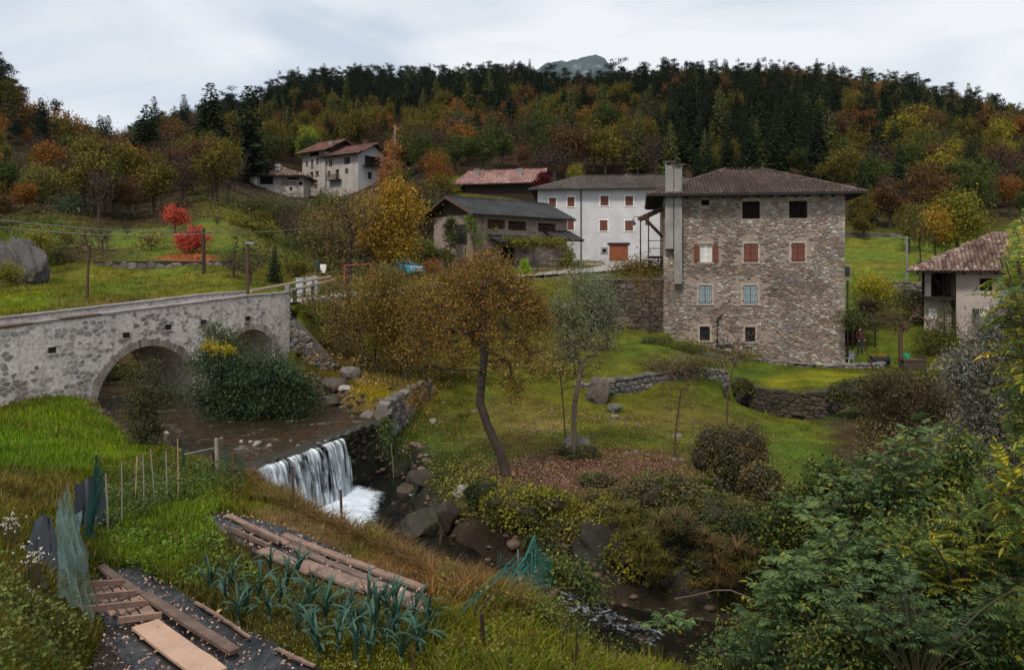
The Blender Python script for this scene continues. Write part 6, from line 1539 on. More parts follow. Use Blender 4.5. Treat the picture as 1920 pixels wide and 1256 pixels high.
# ---- trees the photograph shows one by one
SPEC = [
 ('spruce', 395, 154, 138, 1.55, 'tall ragged spruce, tallest of the three above the left meadow'),
 ('spruce', 465, 160, 150, 1.4, 'slim dark spruce right of the tallest spruce'),
 ('spruce', 275, 195, 128, 1.7, 'dark spruce standing alone against the sky in the left gap'),
 ('spruce', 12, 275, 88, 1.2, 'dense dark spruce at the left edge above the boulder'),
 ('lime', 573, 232, 182, .75, 'small bright lime yellow tree above the hip roofed cottage'),
 ('orange', 893, 200, 172, .85, 'tall orange tree on the slope above the barn'),
 ('orange', 950, 180, 195, .8, 'orange and olive tree behind the tall orange tree'),
 ('larch', 1196, 195, 135, .75, 'grey green larch above the white house roof'),
 ('larch', 1350, 160, 150, 1.0, 'tall yellow green larch above the chimney flues'),
 ('spruce', 1420, 185, 140, 1.1, 'broad dark spruce above the stone house roof'),
 ('spruce', 1560, 215, 140, 1.1, 'spreading spruce above the right slope of the stone house roof'),
 ('larch', 831, 165, 215, .7, 'lone green larch among the dark pines'),
 ('olive', 660, 188, 195, .9, 'olive orange tree above the tall house'),
 ('brown', 1040, 248, 128, 1.15, 'rounded pinkish brown tree behind the barn'),
 ('brown', 1010, 262, 124, 1.0, 'brown tree left of the rounded pinkish tree behind the barn'),
 ('yellow', 1082, 303, 122, .8, 'small golden tree behind the white house ridge'),
 ('orange', 1812, 238, 190, 1.1, 'rusty orange tree high on the right slope'),
 ('rust', 1765, 250, 188, 1.0, 'rust red tree left of the rusty orange tree on the right slope'),
 ('yellow', 1805, 300, 118, .95, 'tall yellow tree behind the bushy green trees on the right'),
 ('orange', 1893, 322, 112, .9, 'orange tree at the right edge behind the beige house'),
 ('brown', 1845, 300, 126, 1.0, 'bare brown tree between the yellow and orange trees on the right'),
 ('green', 1930, 250, 150, 1.0, 'green tree at the right edge of the slope'),
 ('olive', 1705, 375, 92, 1.0, 'olive green tree at the top of the right meadow'),
 ('olive', 300, 270, 105, 1.1, 'wide olive yellow tree above the red trees'),
 ('olive', 350, 300, 100, .9, 'olive tree right of the wide olive tree above the red trees'),
 ('brown', 255, 330, 88, 1.1, 'bare brown tree above the left meadow'),
 ('brown', 400, 330, 95, 1.1, 'bare brown tree right of the red trees'),
 ('brown', 213, 315, 84, .95, 'tall bare tree with a few yellow leaves above the left meadow'),
 ('green', 440, 290, 118, 1.0, 'green yellow tree below the slim spruce'),
 ('brown', 795, 320, 88, .9, 'reddish bare tree left of the slate roofed farmhouse'),
 ('green', 800, 262, 128, .9, 'dark green tree above the reddish bare tree'),
 ('spruce', 515, 458, 52, 1.1, 'small dark spruce behind the wooden rail fence'),
 ('brown', 470, 460, 49, 1.2, 'rusty bare bush left of the small spruce behind the rail fence'),
 ('olive', 555, 478, 50, 1.2, 'olive bush right of the small spruce behind the rail fence'),
 ('olive', 1620, 395, 100, 1.3, 'brownish bush beside the top meadow wall'),
 ('brown', 192, 405, 61, 1.2, 'bare bushy tree at the left end of the boulder wall'),
 ('brown', 238, 412, 72, 1.2, 'grey bare tree on the lawn left of the small yellow fruit tree'),
 ('brown', 438, 455, 51, 1.6, 'rusty bare bush left of the lamp post behind the bridge'),
 ('olive', 128, 428, 63, 1.4, 'olive bush between the huge boulder and the boulder wall'),
 ('brown', 408, 400, 78, 1.2, 'bare tree on the lawn edge right of the red trees'),
 ('green', 130, 365, 92, 1.0, 'grey green rounded bush on the left slope'),
]
for kd, px_, top, D_, wd, lb in SPEC:
    put_tree(kd, px_, D_, max(1.5, ht(px_, top, D_)), lb, width=wd)
# ---- the woods
def pick_kind(px, py, r):
    def ch(**k):
        n = list(k); w_ = np.array([k[i] for i in n], float); return n[int(r.choice(len(n), p=w_ / w_.sum()))]
    if px < 250:
        if py < 215: return ch(dark_pine=6, rust=1.4, spruce=1)
        if py < 300: return ch(dark_pine=2, rust=3, brown=3, orange=1, olive=1, larch=.6)
        return ch(brown=5, olive=2, green=2, rust=1.5, spruce=.8, orange=.4)
    if px < 450:
        if py < 262: return ch(dark_pine=5, spruce=2)
        if py < 320: return ch(spruce=2, olive=3, brown=3, rust=2)
        return ch(brown=6, olive=2, green=1, rust=1)
    if px > 1130 and py < 178: return ch(rust=4, orange=3, dark_pine=3.0, spruce=.6, brown=.6)
    if px < 1250:
        if py < 205: return ch(dark_pine=9, spruce=1, larch=.7, rust=.5)
        if py < 240: return ch(dark_pine=4, larch=1.2, olive=1.5, rust=1, spruce=1)
        if py < 285: return ch(olive=3, rust=2, brown=2.4, larch=1, orange=.7, spruce=1, green=1)
        return ch(brown=5, rust=1.2, olive=1.4, green=1.6, orange=.6)
    if px < 1560:
        if py < 212: return ch(dark_pine=4.5, spruce=1.5, rust=2.2, orange=1.2, larch=.6, olive=.5)
        return ch(spruce=5, dark_pine=3, larch=1.6, green=.7, olive=.4)
    if py < 215: return ch(dark_pine=1.8, rust=2.6, orange=1, green=1.6, olive=2, brown=.8)
    if py < 290: return ch(green=2.6, larch=2, dark_pine=2, rust=1.3, olive=1.6, orange=.5, lime=.1, spruce=1.2)
    return ch(brown=2.5, olive=2.4, green=2, rust=1.2, yellow=.4, spruce=.8)
def place_word(px, py):
    if px < 250: return 'on the left ridge' if py < 235 else 'on the lower left slope'
    if px < 450: return 'in the gap between the two hills' if py < 300 else 'above the red trees'
    if px < 760: return 'on the hill above the tall house' if py < 230 else 'around the hamlet on the left slope'
    if px < 1050: return 'on the skyline above the barn' if py < 180 else 'on the slope above the barn'
    if px < 1260: return 'on the skyline above the white house' if py < 180 else 'on the slope above the white house'
    if px < 1560: return 'on the skyline above the stone house' if py < 180 else 'behind the stone house'
    return 'on the right hand ridge' if py < 215 else 'on the slope above the beige house'
D_ = 66.0; rw_ = np.random.default_rng(55); cand = []
while D_ < 470:
    sp_ = 4.0 + max(0, D_ - 84) / 150
    stepx = sp_ / D_ * F
    for px_ in np.arange(-60 + rw_.uniform(0, stepx), 2000, stepx):
        a = px_ + rw_.uniform(-.4, .4) * stepx; d_ = D_ + rw_.uniform(-.45, .45) * sp_
        if a < 440:
            if d_ < 84 + 3 * math.sin(a / 50) - (14 if a < 190 else 0) or (330 < a and d_ < 88): continue
            if a < 200 and d_ > 300: continue
        elif a < 735:
            if d_ < 66 or (d_ < 78 and a < 560): continue
        elif a < 835:
            if d_ < 80: continue
        elif a < 1560:
            if d_ < 126 or (a > 1260 and False): continue
        else:
            if d_ < 106: continue
        if d_ > 415 and not (200 < a < 480 and d_ < 560): continue
        g = G(a, d_); py = HOR - g.z / d_ * F
        kd = pick_kind(a, py - (30 if d_ > 260 else 8), rw_); h = KINDS_[kd][5] * rw_.uniform(.62, 1.28)
        if d_ < 130: h *= .85 if a > 150 else .62
        if 1000 < a < 1230 and d_ > 250: h *= .75
        if 440 < a < 735 and d_ < 171:
            kd = ('brown', 'green', 'olive', 'brown', 'rust')[int(rw_.integers(5))]
            lim = (HOR - (384 if d_ > 80 else 425)) / F * d_ - float(g.z)
            h = min(h, lim)
            if h < 1.6: continue
        cand.append((a, d_, kd, h, py))
    D_ += sp_ * 1.05
# how large each shows: nearer ones and those on a skyline show most
def shows(c):
    a, d_, kd, h, py = c
    return h / d_ * F * (1 if 0 < a < 1920 else .1)
crow = sorted(cand, key=lambda c: -shows(c)); single = crow[:470]; mass = crow[470:]
for a, d_, kd, h, py in single:
    pw_ = place_word(a, py)
    put_tree(kd, a, d_, h, KINDS_[kd][3] + ' in the wood ' + pw_, KINDS_[kd][3] + 's ' + pw_, width=rw_.uniform(.85, 1.2))
# the rest of the far wood reads as one mass: crowns scattered on points
def far_wood(kinds, pts, name, label):
    objs = []; keys = []
    root = None
    me = bpy.data.meshes.new(name); P = []; RZ = []; SCL = []; IX = []
    vk = [(k, v) for k in kinds for v in range(2)]
    for a, d_, kd, h, py in pts:
        g = G(a, d_); P.append((g.x, g.y, g.z - .2)); RZ.append(random.uniform(0, 6.28)); w_ = h * random.uniform(.85, 1.2); SCL.append((w_, w_, h)); IX.append(vk.index((kd, random.randrange(2))))
    me.from_pydata(P, [], [])
    for nm, ty, dat in (('rz', 'FLOAT', RZ), ('ix', 'INT', IX)):
        at = me.attributes.new(nm, ty, 'POINT'); at.data.foreach_set('value', dat)
    at = me.attributes.new('sc', 'FLOAT_VECTOR', 'POINT'); at.data.foreach_set('vector', np.array(SCL, np.float32).ravel())
    o = link(name, me); tag(o, label, None, None, 'stuff')
    ng = bpy.data.node_groups.new(name, 'GeometryNodeTree')
    ng.interface.new_socket('Geometry', in_out='INPUT', socket_type='NodeSocketGeometry'); ng.interface.new_socket('Geometry', in_out='OUTPUT', socket_type='NodeSocketGeometry')
    gi = ng.nodes.new('NodeGroupInput'); go = ng.nodes.new('NodeGroupOutput'); iop = ng.nodes.new('GeometryNodeInstanceOnPoints'); jn = ng.nodes.new('GeometryNodeJoinGeometry')
    mp_ = ng.nodes.new('GeometryNodeMeshToPoints'); ng.links.new(gi.outputs[0], mp_.inputs[0])
    src = []
    for k, v in vk:
        nmh = [x for x in bpy.data.objects if x.name.startswith('crown') and x.data == kind_meshes(k, v)[1]]
        src.append(nmh[0] if nmh else [x for x in bpy.data.objects if x.name.startswith('crown') and x.data == kind_meshes('green', 0)[1]][0])
    for s_ in reversed(src):     # join lists its newest link first
        oi = ng.nodes.new('GeometryNodeObjectInfo'); oi.inputs['Object'].default_value = s_; oi.transform_space = 'ORIGINAL'; oi.inputs['As Instance'].default_value = True
        ng.links.new(oi.outputs['Geometry'], jn.inputs[0])
    def na(n_, ty):
        x = ng.nodes.new('GeometryNodeInputNamedAttribute'); x.data_type = ty; x.inputs[0].default_value = n_; return [q for q in x.outputs if q.enabled and q.name == 'Attribute'][0]
    ng.links.new(mp_.outputs[0], iop.inputs['Points']); ng.links.new(jn.outputs[0], iop.inputs['Instance'])
    iop.inputs['Pick Instance'].default_value = True
    ng.links.new(na('ix', 'INT'), iop.inputs['Instance Index'])
    cx = ng.nodes.new('ShaderNodeCombineXYZ'); ng.links.new(na('rz', 'FLOAT'), cx.inputs[2]); ng.links.new(cx.outputs[0], iop.inputs['Rotation'])
    ng.links.new(na('sc', 'FLOAT_VECTOR'), iop.inputs['Scale'])
    ng.links.new(iop.outputs[0], go.inputs[0])
    md = o.modifiers.new('scatter', 'NODES'); md.node_group = ng
ks_ = list(KINDS_)
far_wood(ks_, mass, 'hillside_forest', 'mixed dark pine and autumn wood covering the hills behind the village')
print('forest', len(single), len(mass))
# ---- trees of the middle distance with their own crowns
def mtree(name, label, px, D, trunk, lob, K, N, leaf, mat, seed, r0=.12, wood=None, **k):
    t = on_ground(px, D, *trunk, sub=2)
    return make_tree(name, label, k.pop('cat', 'tree'), t[0], t, LOB(D, *lob), K, N, leaf, mat, wood or M_bark, r0, seed, sig=k.pop('sig', .02 * D / 3), **k)
M_red = lf('scarlet_leaf', (.46,.060,.035), (.55,.11,.065), (.38,.05,.035), dom='leaf', var=.7)
mtree('red_tree', 'bright red round tree with a thin trunk on the upper lawn, the nearer one', 361, 60, ((362,468),), ((362,455,30,17),(350,446,20,12),(378,452,18,13),(364,433,14,9)), 120, 3600, .17, M_red, 61, .06, sig=.16)
mtree('red_tree', 'red tree farther up the lawn behind the nearer red tree', 328, 74, ((328,420),), ((326,404,22,16),(324,392,12,10),(342,412,12,8)), 100, 2600, .19, M_red, 62, .07, sig=.18)
mtree('fruit_tree', 'small yellow leaved fruit tree left of the red trees', 283, 62, ((284,462),), ((283,450,22,14),), 60, 500, .2, M_gold, 63, .05)
M_yel = lf('bright_yellow_leaf', (.40,.26,.02), (.34,.17,.02), (.22,.16,.02), (.45,.30,.04), dom='leaf', var=.8)
mtree('maple_tree', 'golden yellow tree in front of the pale gallery house', 735, 66, ((738,470),(735,430)), ((735,400,40,50),(760,430,22,40),(710,420,30,50),(735,470,36,25),(745,360,25,22), (700,440,30,34), (770,400,26,36), (690,395,26,26), (765,465,26,20)), 420, 12500, .22, M_yel, 64, .14)
mtree('walnut_tree', 'wide thinly leaved brown tree with dark forking limbs before the hamlet', 655, 58, ((655,470),(662,440)), ((640,400,60,36),(600,420,45,40),(680,390,50,36),(650,440,60,30),(620,470,50,20)), 420, 3600, .16, lf('sparse_brown_leaf', (.17,.10,.04), (.22,.15,.05), (.11,.07,.035), dom='leaf', var=.8), 65, .17, M_bark, sig=.35)
mtree('larch_tree', 'slender orange larch with a pale bare top beside the gallery house', 738, 128, ((738,330),(740,280),(741,235)), ((736,330,24,34),(735,295,15,30),(738,262,8,22)), 190, 4200, .42, lf('orange_larch_needles', (.40,.17,.05), (.33,.14,.045), (.42,.22,.07), dom='leaf', var=.7), 66, .16, M_trunkp, sig=.5, ratio=.3)
M_yg = lf('yellow_green_leaf', (.15,.15,.016), (.24,.20,.02), (.10,.12,.016), (.20,.18,.02), dom='leaf', var=.8)
mtree('maple_tree', 'big bushy yellow green tree behind the beige house roof', 1795, 80, ((1795,440),(1795,420)), ((1795,415,44,34),(1770,390,26,22),(1820,430,26,26),(1765,440,26,24),(1800,378,26,18)), 260, 9500, .26, M_yg, 67, .15)
mtree('maple_tree', 'orange yellow tree left of the big bushy one behind the beige house', 1752, 78, ((1755,440),), ((1750,425,24,22),(1760,405,14,14)), 90, 2400, .24, M_yel, 68, .08)
mtree('fruit_tree', 'dark thin tree on the right meadow near the steel pole', 1725, 76, ((1726,480),(1724,450)), ((1724,440,26,30),(1718,412,20,22)), 140, 1500, .17, lf('dull_green_leaf', (.05,.06,.015), (.09,.08,.02), dom='leaf'), 69, .08)
mtree('shrub', 'bright yellow green shrub with orange leaves right of the stone house', 1640, 57, ((1640,550),), ((1638,538,26,18),(1655,542,18,14),(1628,528,12,10)), 90, 3200, .16, lf('lemon_leaf', (.40,.34,.02), (.26,.27,.02), (.42,.26,.04), dom='leaf'), 70, .05, part=('stems', 'leaves'), cat='shrub')
mtree('fruit_tree', 'bare spreading fruit tree in the small garden right of the stone house', 1690, 48.5, ((1688,630),(1692,610)), ((1700,590,50,28),(1670,600,40,30),(1730,600,30,24),(1690,570,36,18)), 420, 160, .08, M_brown_few, 71, .12, M_twig)
mtree('shrub', 'dark leafy bush below the timber gallery of the beige house', 1778, 51, ((1778,640),), ((1778,630,22,30),(1765,600,14,22),(1790,660,18,20),(1745,640,26,30)), 160, 5200, .12, lf('dark_yellow_green_leaf', (.05,.06,.015), (.12,.12,.02), (.03,.04,.015), dom='leaf', var=.8), 72, .05, part=('stems', 'leaves'), cat='shrub')
mtree('bramble', 'tangle of brown stems and bare brambles in the gully on the right', 1720, 33, ((1720,760),), ((1700,740,70,50),(1740,790,60,60),(1660,720,50,34),(1780,740,50,50),(1730,860,50,50), (1700,820,60,50), (1640,760,40,30), (1790,900,60,60)), 900, 15000, .12, lf('brown_bramble_leaf', (.075,.05,.03), (.05,.05,.02), (.11,.075,.03), dom='leaf', var=.9), 73, .05, M_twig, part=('stems', 'leaves'), cat='bramble', sig=.2)
M_silver = lf('silver_leaf', (.24,.26,.225), (.16,.18,.15), (.22,.16,.11), (.31,.33,.28), dom='leaf', var=.7)
mtree('buddleia', 'tall silver grey shrub with brown seed heads below the beige house', 1850, 24.5, ((1850,800),(1855,700)), ((1860,680,55,70),(1890,620,50,60),(1830,740,45,60),(1900,760,50,70),(1850,620,34,40),(1810,790,30,40), (1930,580,50,60), (1880,820,60,60), (1850,880,60,60), (1920,860,60,70), (1800,700,40,50), (1790,860,40,60)), 1000, 30000, .15, M_silver, 74, .08, M_twig, part=('stems', 'leaves'), cat='shrub', sig=.14, ratio=.26, droop=-.2)
mtree('hazel', 'yellow brown bush over the dark retaining wall left of the stone house', 1215, 53.5, ((1215,510),), ((1195,505,28,16),(1225,500,24,14),(1170,500,20,10)), 90, 3200, .14, M_gold, 75, .05, part=('stems', 'leaves'), cat='shrub')
mtree('willow', 'grey green shrub top leaning against the dark retaining wall', 1120, 50, ((1120,560),), ((1115,545,30,22),(1100,520,20,14)), 80, 2400, .14, M_willow, 76, .05, part=('stems', 'leaves'), cat='shrub', ratio=.3)
mtree('conifer_shrub', 'bright lime green dwarf conifer at the road edge below the farmhouse', 984, 62, ((984,500),), ((984,505,9,10),(984,494,5,8),(968,515,10,7),(1000,517,12,7),(955,508,7,9)), 60, 2600, .13, lf('lime_needles', (.30,.42,.02), (.20,.32,.02), dom='leaf'), 77, .04, part=('stems', 'leaves'), cat='shrub', sig=.12)
mtree('shrub', 'rusty orange shrub at the roadside right of the blue car', 811, 62, ((811,515),), ((811,498,17,13),), 60, 1100, .13, lf('rust_twigs', (.30,.12,.04), (.2,.09,.035), dom='leaf'), 78, .04, M_twig, part=('stems', 'leaves'), cat='shrub', sig=.15)
mtree('shrub', 'dark green shrubbery left of the farmhouse ivy', 800, 72, ((800,480),), ((800,468,26,22),(770,470,20,20),(820,480,20,16)), 140, 5200, .17, M_ivyg, 79, .06, part=('stems', 'leaves'), cat='shrub', sig=.25)
mtree('vine_pergola', 'yellow green vine trained along the front of the farmhouse', 1000, 77, ((1000,475),(1000,452)), ((960,452,26,8),(1000,455,30,9),(1040,455,24,10),(1068,470,12,26),(1060,495,16,20),(925,428,9,5)), 200, 6500, .17, lf('vine_leaf', (.20,.22,.02), (.13,.15,.02), (.22,.16,.03), dom='leaf'), 80, .05, part=('stems', 'leaves'), cat='vine', sig=.2)
mtree('creeper', 'bright green creeper climbing the front corner of the farmhouse', 893, 75, ((890,460),(880,430)), ((882,410,7,12),(888,432,9,14),(900,455,10,12),(915,440,6,6),(905,500,12,12)), 90, 2600, .16, lf('bright_vine_leaf', (.16,.22,.02), (.10,.15,.02), dom='leaf'), 81, .04, part=('stems', 'leaves'), cat='creeper', sig=.16)
mtree('ivy', 'dark column of ivy on the gable of the farmhouse', 845, 76, ((845,460),), ((845,420,13,16),(843,450,14,22),(840,480,12,16)), 120, 5000, .15, M_ivyg, 82, .05, part=('stems', 'leaves'), cat='ivy', sig=.14)
mtree('creeper', 'crimson creeper over the gable of the pink roofed barn', 1018, 111, ((1016,350),), ((1020,333,9,9),(1012,345,10,8),(1026,345,6,8)), 60, 2200, .28, lf('crimson_leaf', (.13,.012,.018), (.085,.012,.014), dom='leaf'), 83, .05, part=('stems', 'leaves'), cat='creeper', sig=.3)
mtree('willow', 'round yellow green willow on the left slope above the boulder', 80, 84, ((80,370),(80,345)), ((80,335,34,26),(70,350,24,20),(100,355,20,22)), 200, 7500, .26, lf('willow_gold', (.14,.14,.03), (.20,.18,.04), (.09,.10,.03), dom='leaf'), 84, .15, sig=.4, ratio=.35)
mtree('shrub', 'yellow green shrub beside the huge boulder', 68, 54, ((68,450),), ((70,450,18,15),), 60, 1500, .15, M_yg, 85, .04, part=('stems', 'leaves'), cat='shrub')
mtree('shrub', 'pale green rounded shrub right of the willow on the left slope', 140, 80, ((140,400),), ((140,385,26,14),), 70, 3000, .2, lf('sage_leaf', (.10,.13,.07), (.07,.10,.05), dom='leaf'), 86, .05, part=('stems', 'leaves'), cat='shrub')
mtree('vine_arbour', 'yellow green vine arbour below the hip roofed cottage', 480, 84, ((480,440),), ((470,425,34,9),(500,430,26,8),(440,415,22,12)), 120, 3600, .22, M_yg, 87, .05, part=('stems', 'leaves'), cat='vine')
mtree('shrub', 'olive bush at the left edge of the left meadow wall', 115, 58, ((115,480),), ((110,475,24,20),(150,500,20,14)), 100, 2800, .17, lf('dull_olive', (.09,.09,.02), (.06,.07,.02), dom='leaf'), 88, .05, part=('stems', 'leaves'), cat='shrub')
for a, d_, lobs, mt, lb in ((1130, 43, ((1120,650,34,20),(1160,660,30,14),(1085,640,30,24)), M_goldthin, 'dry brown shrub row left of the low field wall top'), (1230, 46, ((1230,640,30,9),(1290,655,30,7)), M_ivyg, 'low mossy bramble strip on the slope under the stone house corner'), (1030, 39, ((1010,715,44,12),(960,725,34,10)), M_ivyg, 'creeping brambles along the slope behind the two orchard trees'), (1250, 38, ((1250,685,50,6),(1320,680,40,6)), M_ivyb, 'brown ivy fringe on top of the field wall')):
    mtree('shrubbery', lb, a, d_, (), lobs, 150, 3200, .10, mt, 150 + a, .03, M_twig, part=('stems', 'leaves'), cat='shrubs', sig=.2)
for a, d_, lobs, lb in ((255, 38.5, ((235,735,36,30),(275,720,40,40),(310,740,34,30),(215,760,24,24),(250,700,34,24)), 'dark bushes seen through the left arch of the bridge'), (470, 44, ((450,660,24,20),(490,670,26,22),(520,680,20,18)), 'dark bushes seen through the right arch of the bridge'), (330, 42, ((330,700,30,26),(350,680,30,26)), 'dark bushes behind the bridge pier')):
    mtree('shrubbery', lb, a, d_, (), lobs, 160, 5000, .16, M_ivyg, 140 + a, .05, M_twig, part=('stems', 'leaves'), cat='shrubs', sig=.3)
for i, (a, d_, lobs, mt, lb) in enumerate((
  (610, 70, ((600,440,34,22),(560,455,30,18),(640,455,30,18)), M_ivyg, 'dark green shrubbery behind the playground frame'),
  (520, 100, ((500,395,50,20),(555,400,34,18),(470,400,26,14)), M_ivyg, 'dark evergreen shrubs on the terrace below the cottage'),
  (640, 120, ((620,385,34,16),(600,372,14,10)), M_ivyg, 'dark shrubs at the foot of the tall house'),
  (1450, 47.3, ((1290,655,20,6),(1400,672,22,5)), M_ivyy, 'low weeds along the foot of the stone house'),
  (60, 44, ((15,515,16,16),), M_yg, 'yellow green weeds at the left foot of the huge boulder'),
  (640, 42, ((610,600,40,30),(650,640,50,26),(700,630,50,26)), M_goldthin, 'thin brown brushwood on the bank behind the wing wall'),
  (820, 50, ((790,560,60,26),(740,540,44,18),(850,590,50,28),(900,620,50,30)), M_gold, 'golden brown thicket on the slope below the road'),
  (1010, 48, ((1000,585,60,26),(960,560,44,20),(1060,600,30,22)), lf('dim_olive', (.05,.06,.018), (.09,.085,.02), (.12,.10,.02), dom='leaf', var=.8), 'olive scrub behind the grey green willow'),
  (1640, 47, ((1600,600,14,10),), M_ivyg, 'dark weeds on the shed bank right of the stone house'),
  (1690, 60, ((1690,560,44,20),(1740,590,26,24),(1640,570,26,12)), M_ivyg, 'dark hedge across the garden slope right of the stone house'),
  (1590, 55, ((1625,575,14,8),(1610,600,16,10)), lf('reddish_brown_hedge', (.07,.035,.02), (.05,.045,.02), dom='leaf'), 'reddish brown hedge beside the iron balcony'))):
    mtree('shrubbery', lb, a, d_, (), lobs, 150, int(1800 + 60 * len(lobs) * d_ ** .5 * 2), .0024 * d_ + .01, mt, 120 + i, .05, M_twig, part=('stems', 'leaves'), cat='shrubs', sig=.006 * d_)
# =================================================================== props
def bx(name, mat, parent, *b, **k):
    m_ = MB()
    for q in b: m_.box(*q)
    return m_.build(name, mat, parent, **k)
M_rust_post = plain('rusty_steel', (.10,.055,.04), .8, (.05,.03,.022), 8)
M_lamp = plain('lamp_black', (.02,.02,.022), .45); M_lampglass = plain('milky_lamp_glass', (.5,.5,.48), .3)
M_rail = plain('weathered_pole_wood', (.42,.32,.24), .85, (.25,.18,.135), 5, stretch=(1, 1, 1), fine=.3)
M_red = plain('red_painted_steel', (.26,.035,.035), .6, (.18,.025,.025)); M_green_m = plain('dark_green_wire', (.015,.05,.04), .5)
M_box = plain('pale_grey_cabinet', (.42,.46,.48), .5, (.34,.38,.40))
# lamp post on the bridge, twin lamp posts in the village
g = W(464, 548, 37.0); g.z = zT(9.2) - .05
o = empty('lamp_post', (W(464, 0, 37.4).x, 37.4, -1.9)); tag(o, 'rusty brown lamp post with a flat head at the right end of the bridge', 'lamp post')
MB().tube([(0,0,0),(0,0,2.95)], .075, 8).build('pole', M_rust_post, o); bx('lamp_head', M_grey_m, o, (-.08, .34, -.12, .12, 2.95, 3.05))
def twin_lamp(px, D, py_top, lab, arms=2, zg=None):
    b0 = G(px, D); h = (HOR - py_top) / F * D - b0.z
    o = empty('street_lamp', tuple(b0)); tag(o, lab, 'street lamp')
    MB().tube([(0,0,0),(0,0,.8),(0,0,h)], [.09,.06,.045], 8).build('pole', M_lamp, o)
    for s in ((-1, 1) if arms == 2 else (1,)):
        a = MB().tube([(0,0,h-.15),(s*.25,0,h-.05),(s*.55,0,h-.12),(s*.6,0,h-.3)], .03, 6).build('arm', M_lamp, o)
        MB().tube([(s*.6,0,h-.3),(s*.6,0,h-.5),(s*.6,0,h-.68)], [.07,.16,.3], 10).build('lamp_shade', M_lamp, a)
        MB().tube([(s*.6,0,h-.69),(s*.6,0,h-.76)], [.2,.12], 8).build('bulb', M_lampglass, a)
twin_lamp(1201, 64, 405, 'black street lamp with two hanging shades in front of the white house')
twin_lamp(873, 72, 426, 'black street lamp with one hanging shade at the farmhouse corner', 1)
b0 = G(1700, 71); o = empty('steel_pole', tuple(b0)); tag(o, 'plain grey steel pole on the right meadow', 'pole')
MB().tube([(0,0,0),(0,0,(HOR-443)/F*71-b0.z)], .09, 8).build('pole', M_grey_m, o); MB().tube([(-.4,0,(HOR-446)/F*71-b0.z),(.4,0,(HOR-446)/F*71-b0.z)], .03, 5).build('crossarm', M_grey_m, o)
b0 = G(382, 52); o = empty('utility_pole', tuple(b0)); tag(o, 'dark wooden utility pole before the red trees', 'pole')
hh = (HOR - 428) / F * 52 - b0.z
MB().tube([(0,0,0),(0,0,hh)], [.13,.10], 8).build('pole', M_bark, o); bx('crossarm', M_bark, o, (-.45, .45, -.04, .04, hh - .35, hh - .27))
# cables
M_cable = plain('grey_cable', (.20,.21,.22), .6)
def cable(name, lab, a, b, sag, r_=.018, group=None):
    a = Vector(a); b = Vector(b); pts = []
    for i in range(25):
        t_ = i / 24; p = a.lerp(b, t_); p.z -= sag * 4 * t_ * (1 - t_); pts.append(p)
    c = (a + b) / 2; m_ = MB().tube([p - c for p in pts], r_, 5); tag(link(name, m_.mesh(name, M_cable), loc=c), lab, 'cable', group)
p1 = W(382, 436, 52)
cable('power_cable', 'upper of the two cables crossing above the left meadow', W(-60, 405, 33), p1 + Vector((-.4, 0, .12)), .25, .022)
cable('power_cable', 'lower of the two cables crossing above the left meadow', W(-60, 418, 33), p1 + Vector((.4, 0, -.02)), .35, .022)
cable('power_cable', 'cable running right from the utility pole towards the hamlet', p1, W(640, 418, 80), .3, .026)
cable('washing_line', 'thin line slung from the stone house corner over the garden', W(1583, 588, 48.2), W(1665, 604, 50), .1, .015)
# pylon on the skyline
o = empty('pylon', (W(731, 0, 390).x, 390, G(731, 390).z)); tag(o, 'steel lattice pylon standing on the wooded skyline', 'pylon')
zt_ = (HOR - 127) / F * 390 - o.location.z; zb_ = 0; m_ = MB()
for sx_, sy_ in ((1,1),(1,-1),(-1,1),(-1,-1)): m_.tube([(sx_*2.2, sy_*2.2, 0), (sx_*.5, sy_*.5, zt_ - 3), (0, 0, zt_)], .13, 4)
for i in range(10):
    z0 = zt_ * i / 10; z1 = zt_ * (i + 1) / 10; w0 = 2.2 - 1.7 * min(1, z0 / (zt_ - 3)); w1 = 2.2 - 1.7 * min(1, z1 / (zt_ - 3))
    for y_ in (-1, 1): m_.tube([(-w0, y_*w0, z0), (w1, y_*w1, z1)], .09, 4).tube([(w0, y_*w0, z0), (-w1, y_*w1, z1)], .09, 4)
m_.build('lattice', M_grey_m, o)
for k, wd in ((1.6, 3.2), (4.2, 4.0), (6.8, 3.0)): MB().tube([(-wd, 0, zt_ - k), (0, 0, zt_ - k + .6), (wd, 0, zt_ - k)], .13, 4).build('crossarm', M_grey_m, o)
# road from the bridge past the farmhouse
ROAD = [(-12.1,37.5),(-12.4,39.6),(-11.6,42.5),(-10.2,46),(-8,51),(-5,56.5),(-1,60.5),(4,63.5),(9,70),(12.5,80),(13.5,93)]
RP = Path(ROAD); m_ = MB(); n = 90; wv = []
for i in range(n + 1):
    l = RP.L * i / n; wd = 1.45 + min(2.2, l * .03)
    for s in (-1, -.5, 0, .5, 1):
        q = RP.at(l, s * wd); m_.v.append((q.x, q.y, 0))
zs_ = np.array([float(H(v[0], v[1])) for v in m_.v]).reshape(n + 1, 5); zs_ = np.maximum(zs_.max(1), 0 * zs_.max(1) - 9) + .05
for _ in range(8): zs_ = np.convolve(np.pad(zs_, 1, 'edge'), [.25, .5, .25], 'valid')
lg = np.array([RP.L * i / n for i in range(n + 1)]); zs_ = np.where(lg < 3.0, zs_ * 0 + (zT(9.6) - PH + .02), zs_)
m_.v = [(v[0], v[1], float(zs_[i // 5])) for i, v in enumerate(m_.v)]
for i in range(n):
    for k in range(4): m_.f.append((5*i + k, 5*i + k + 1, 5*i + 6 + k, 5*i + 5 + k))
M_road2 = plain('pale_village_road', (.36,.34,.33), .9, (.24,.22,.21), 1.5, bump=.2, fine=.25)
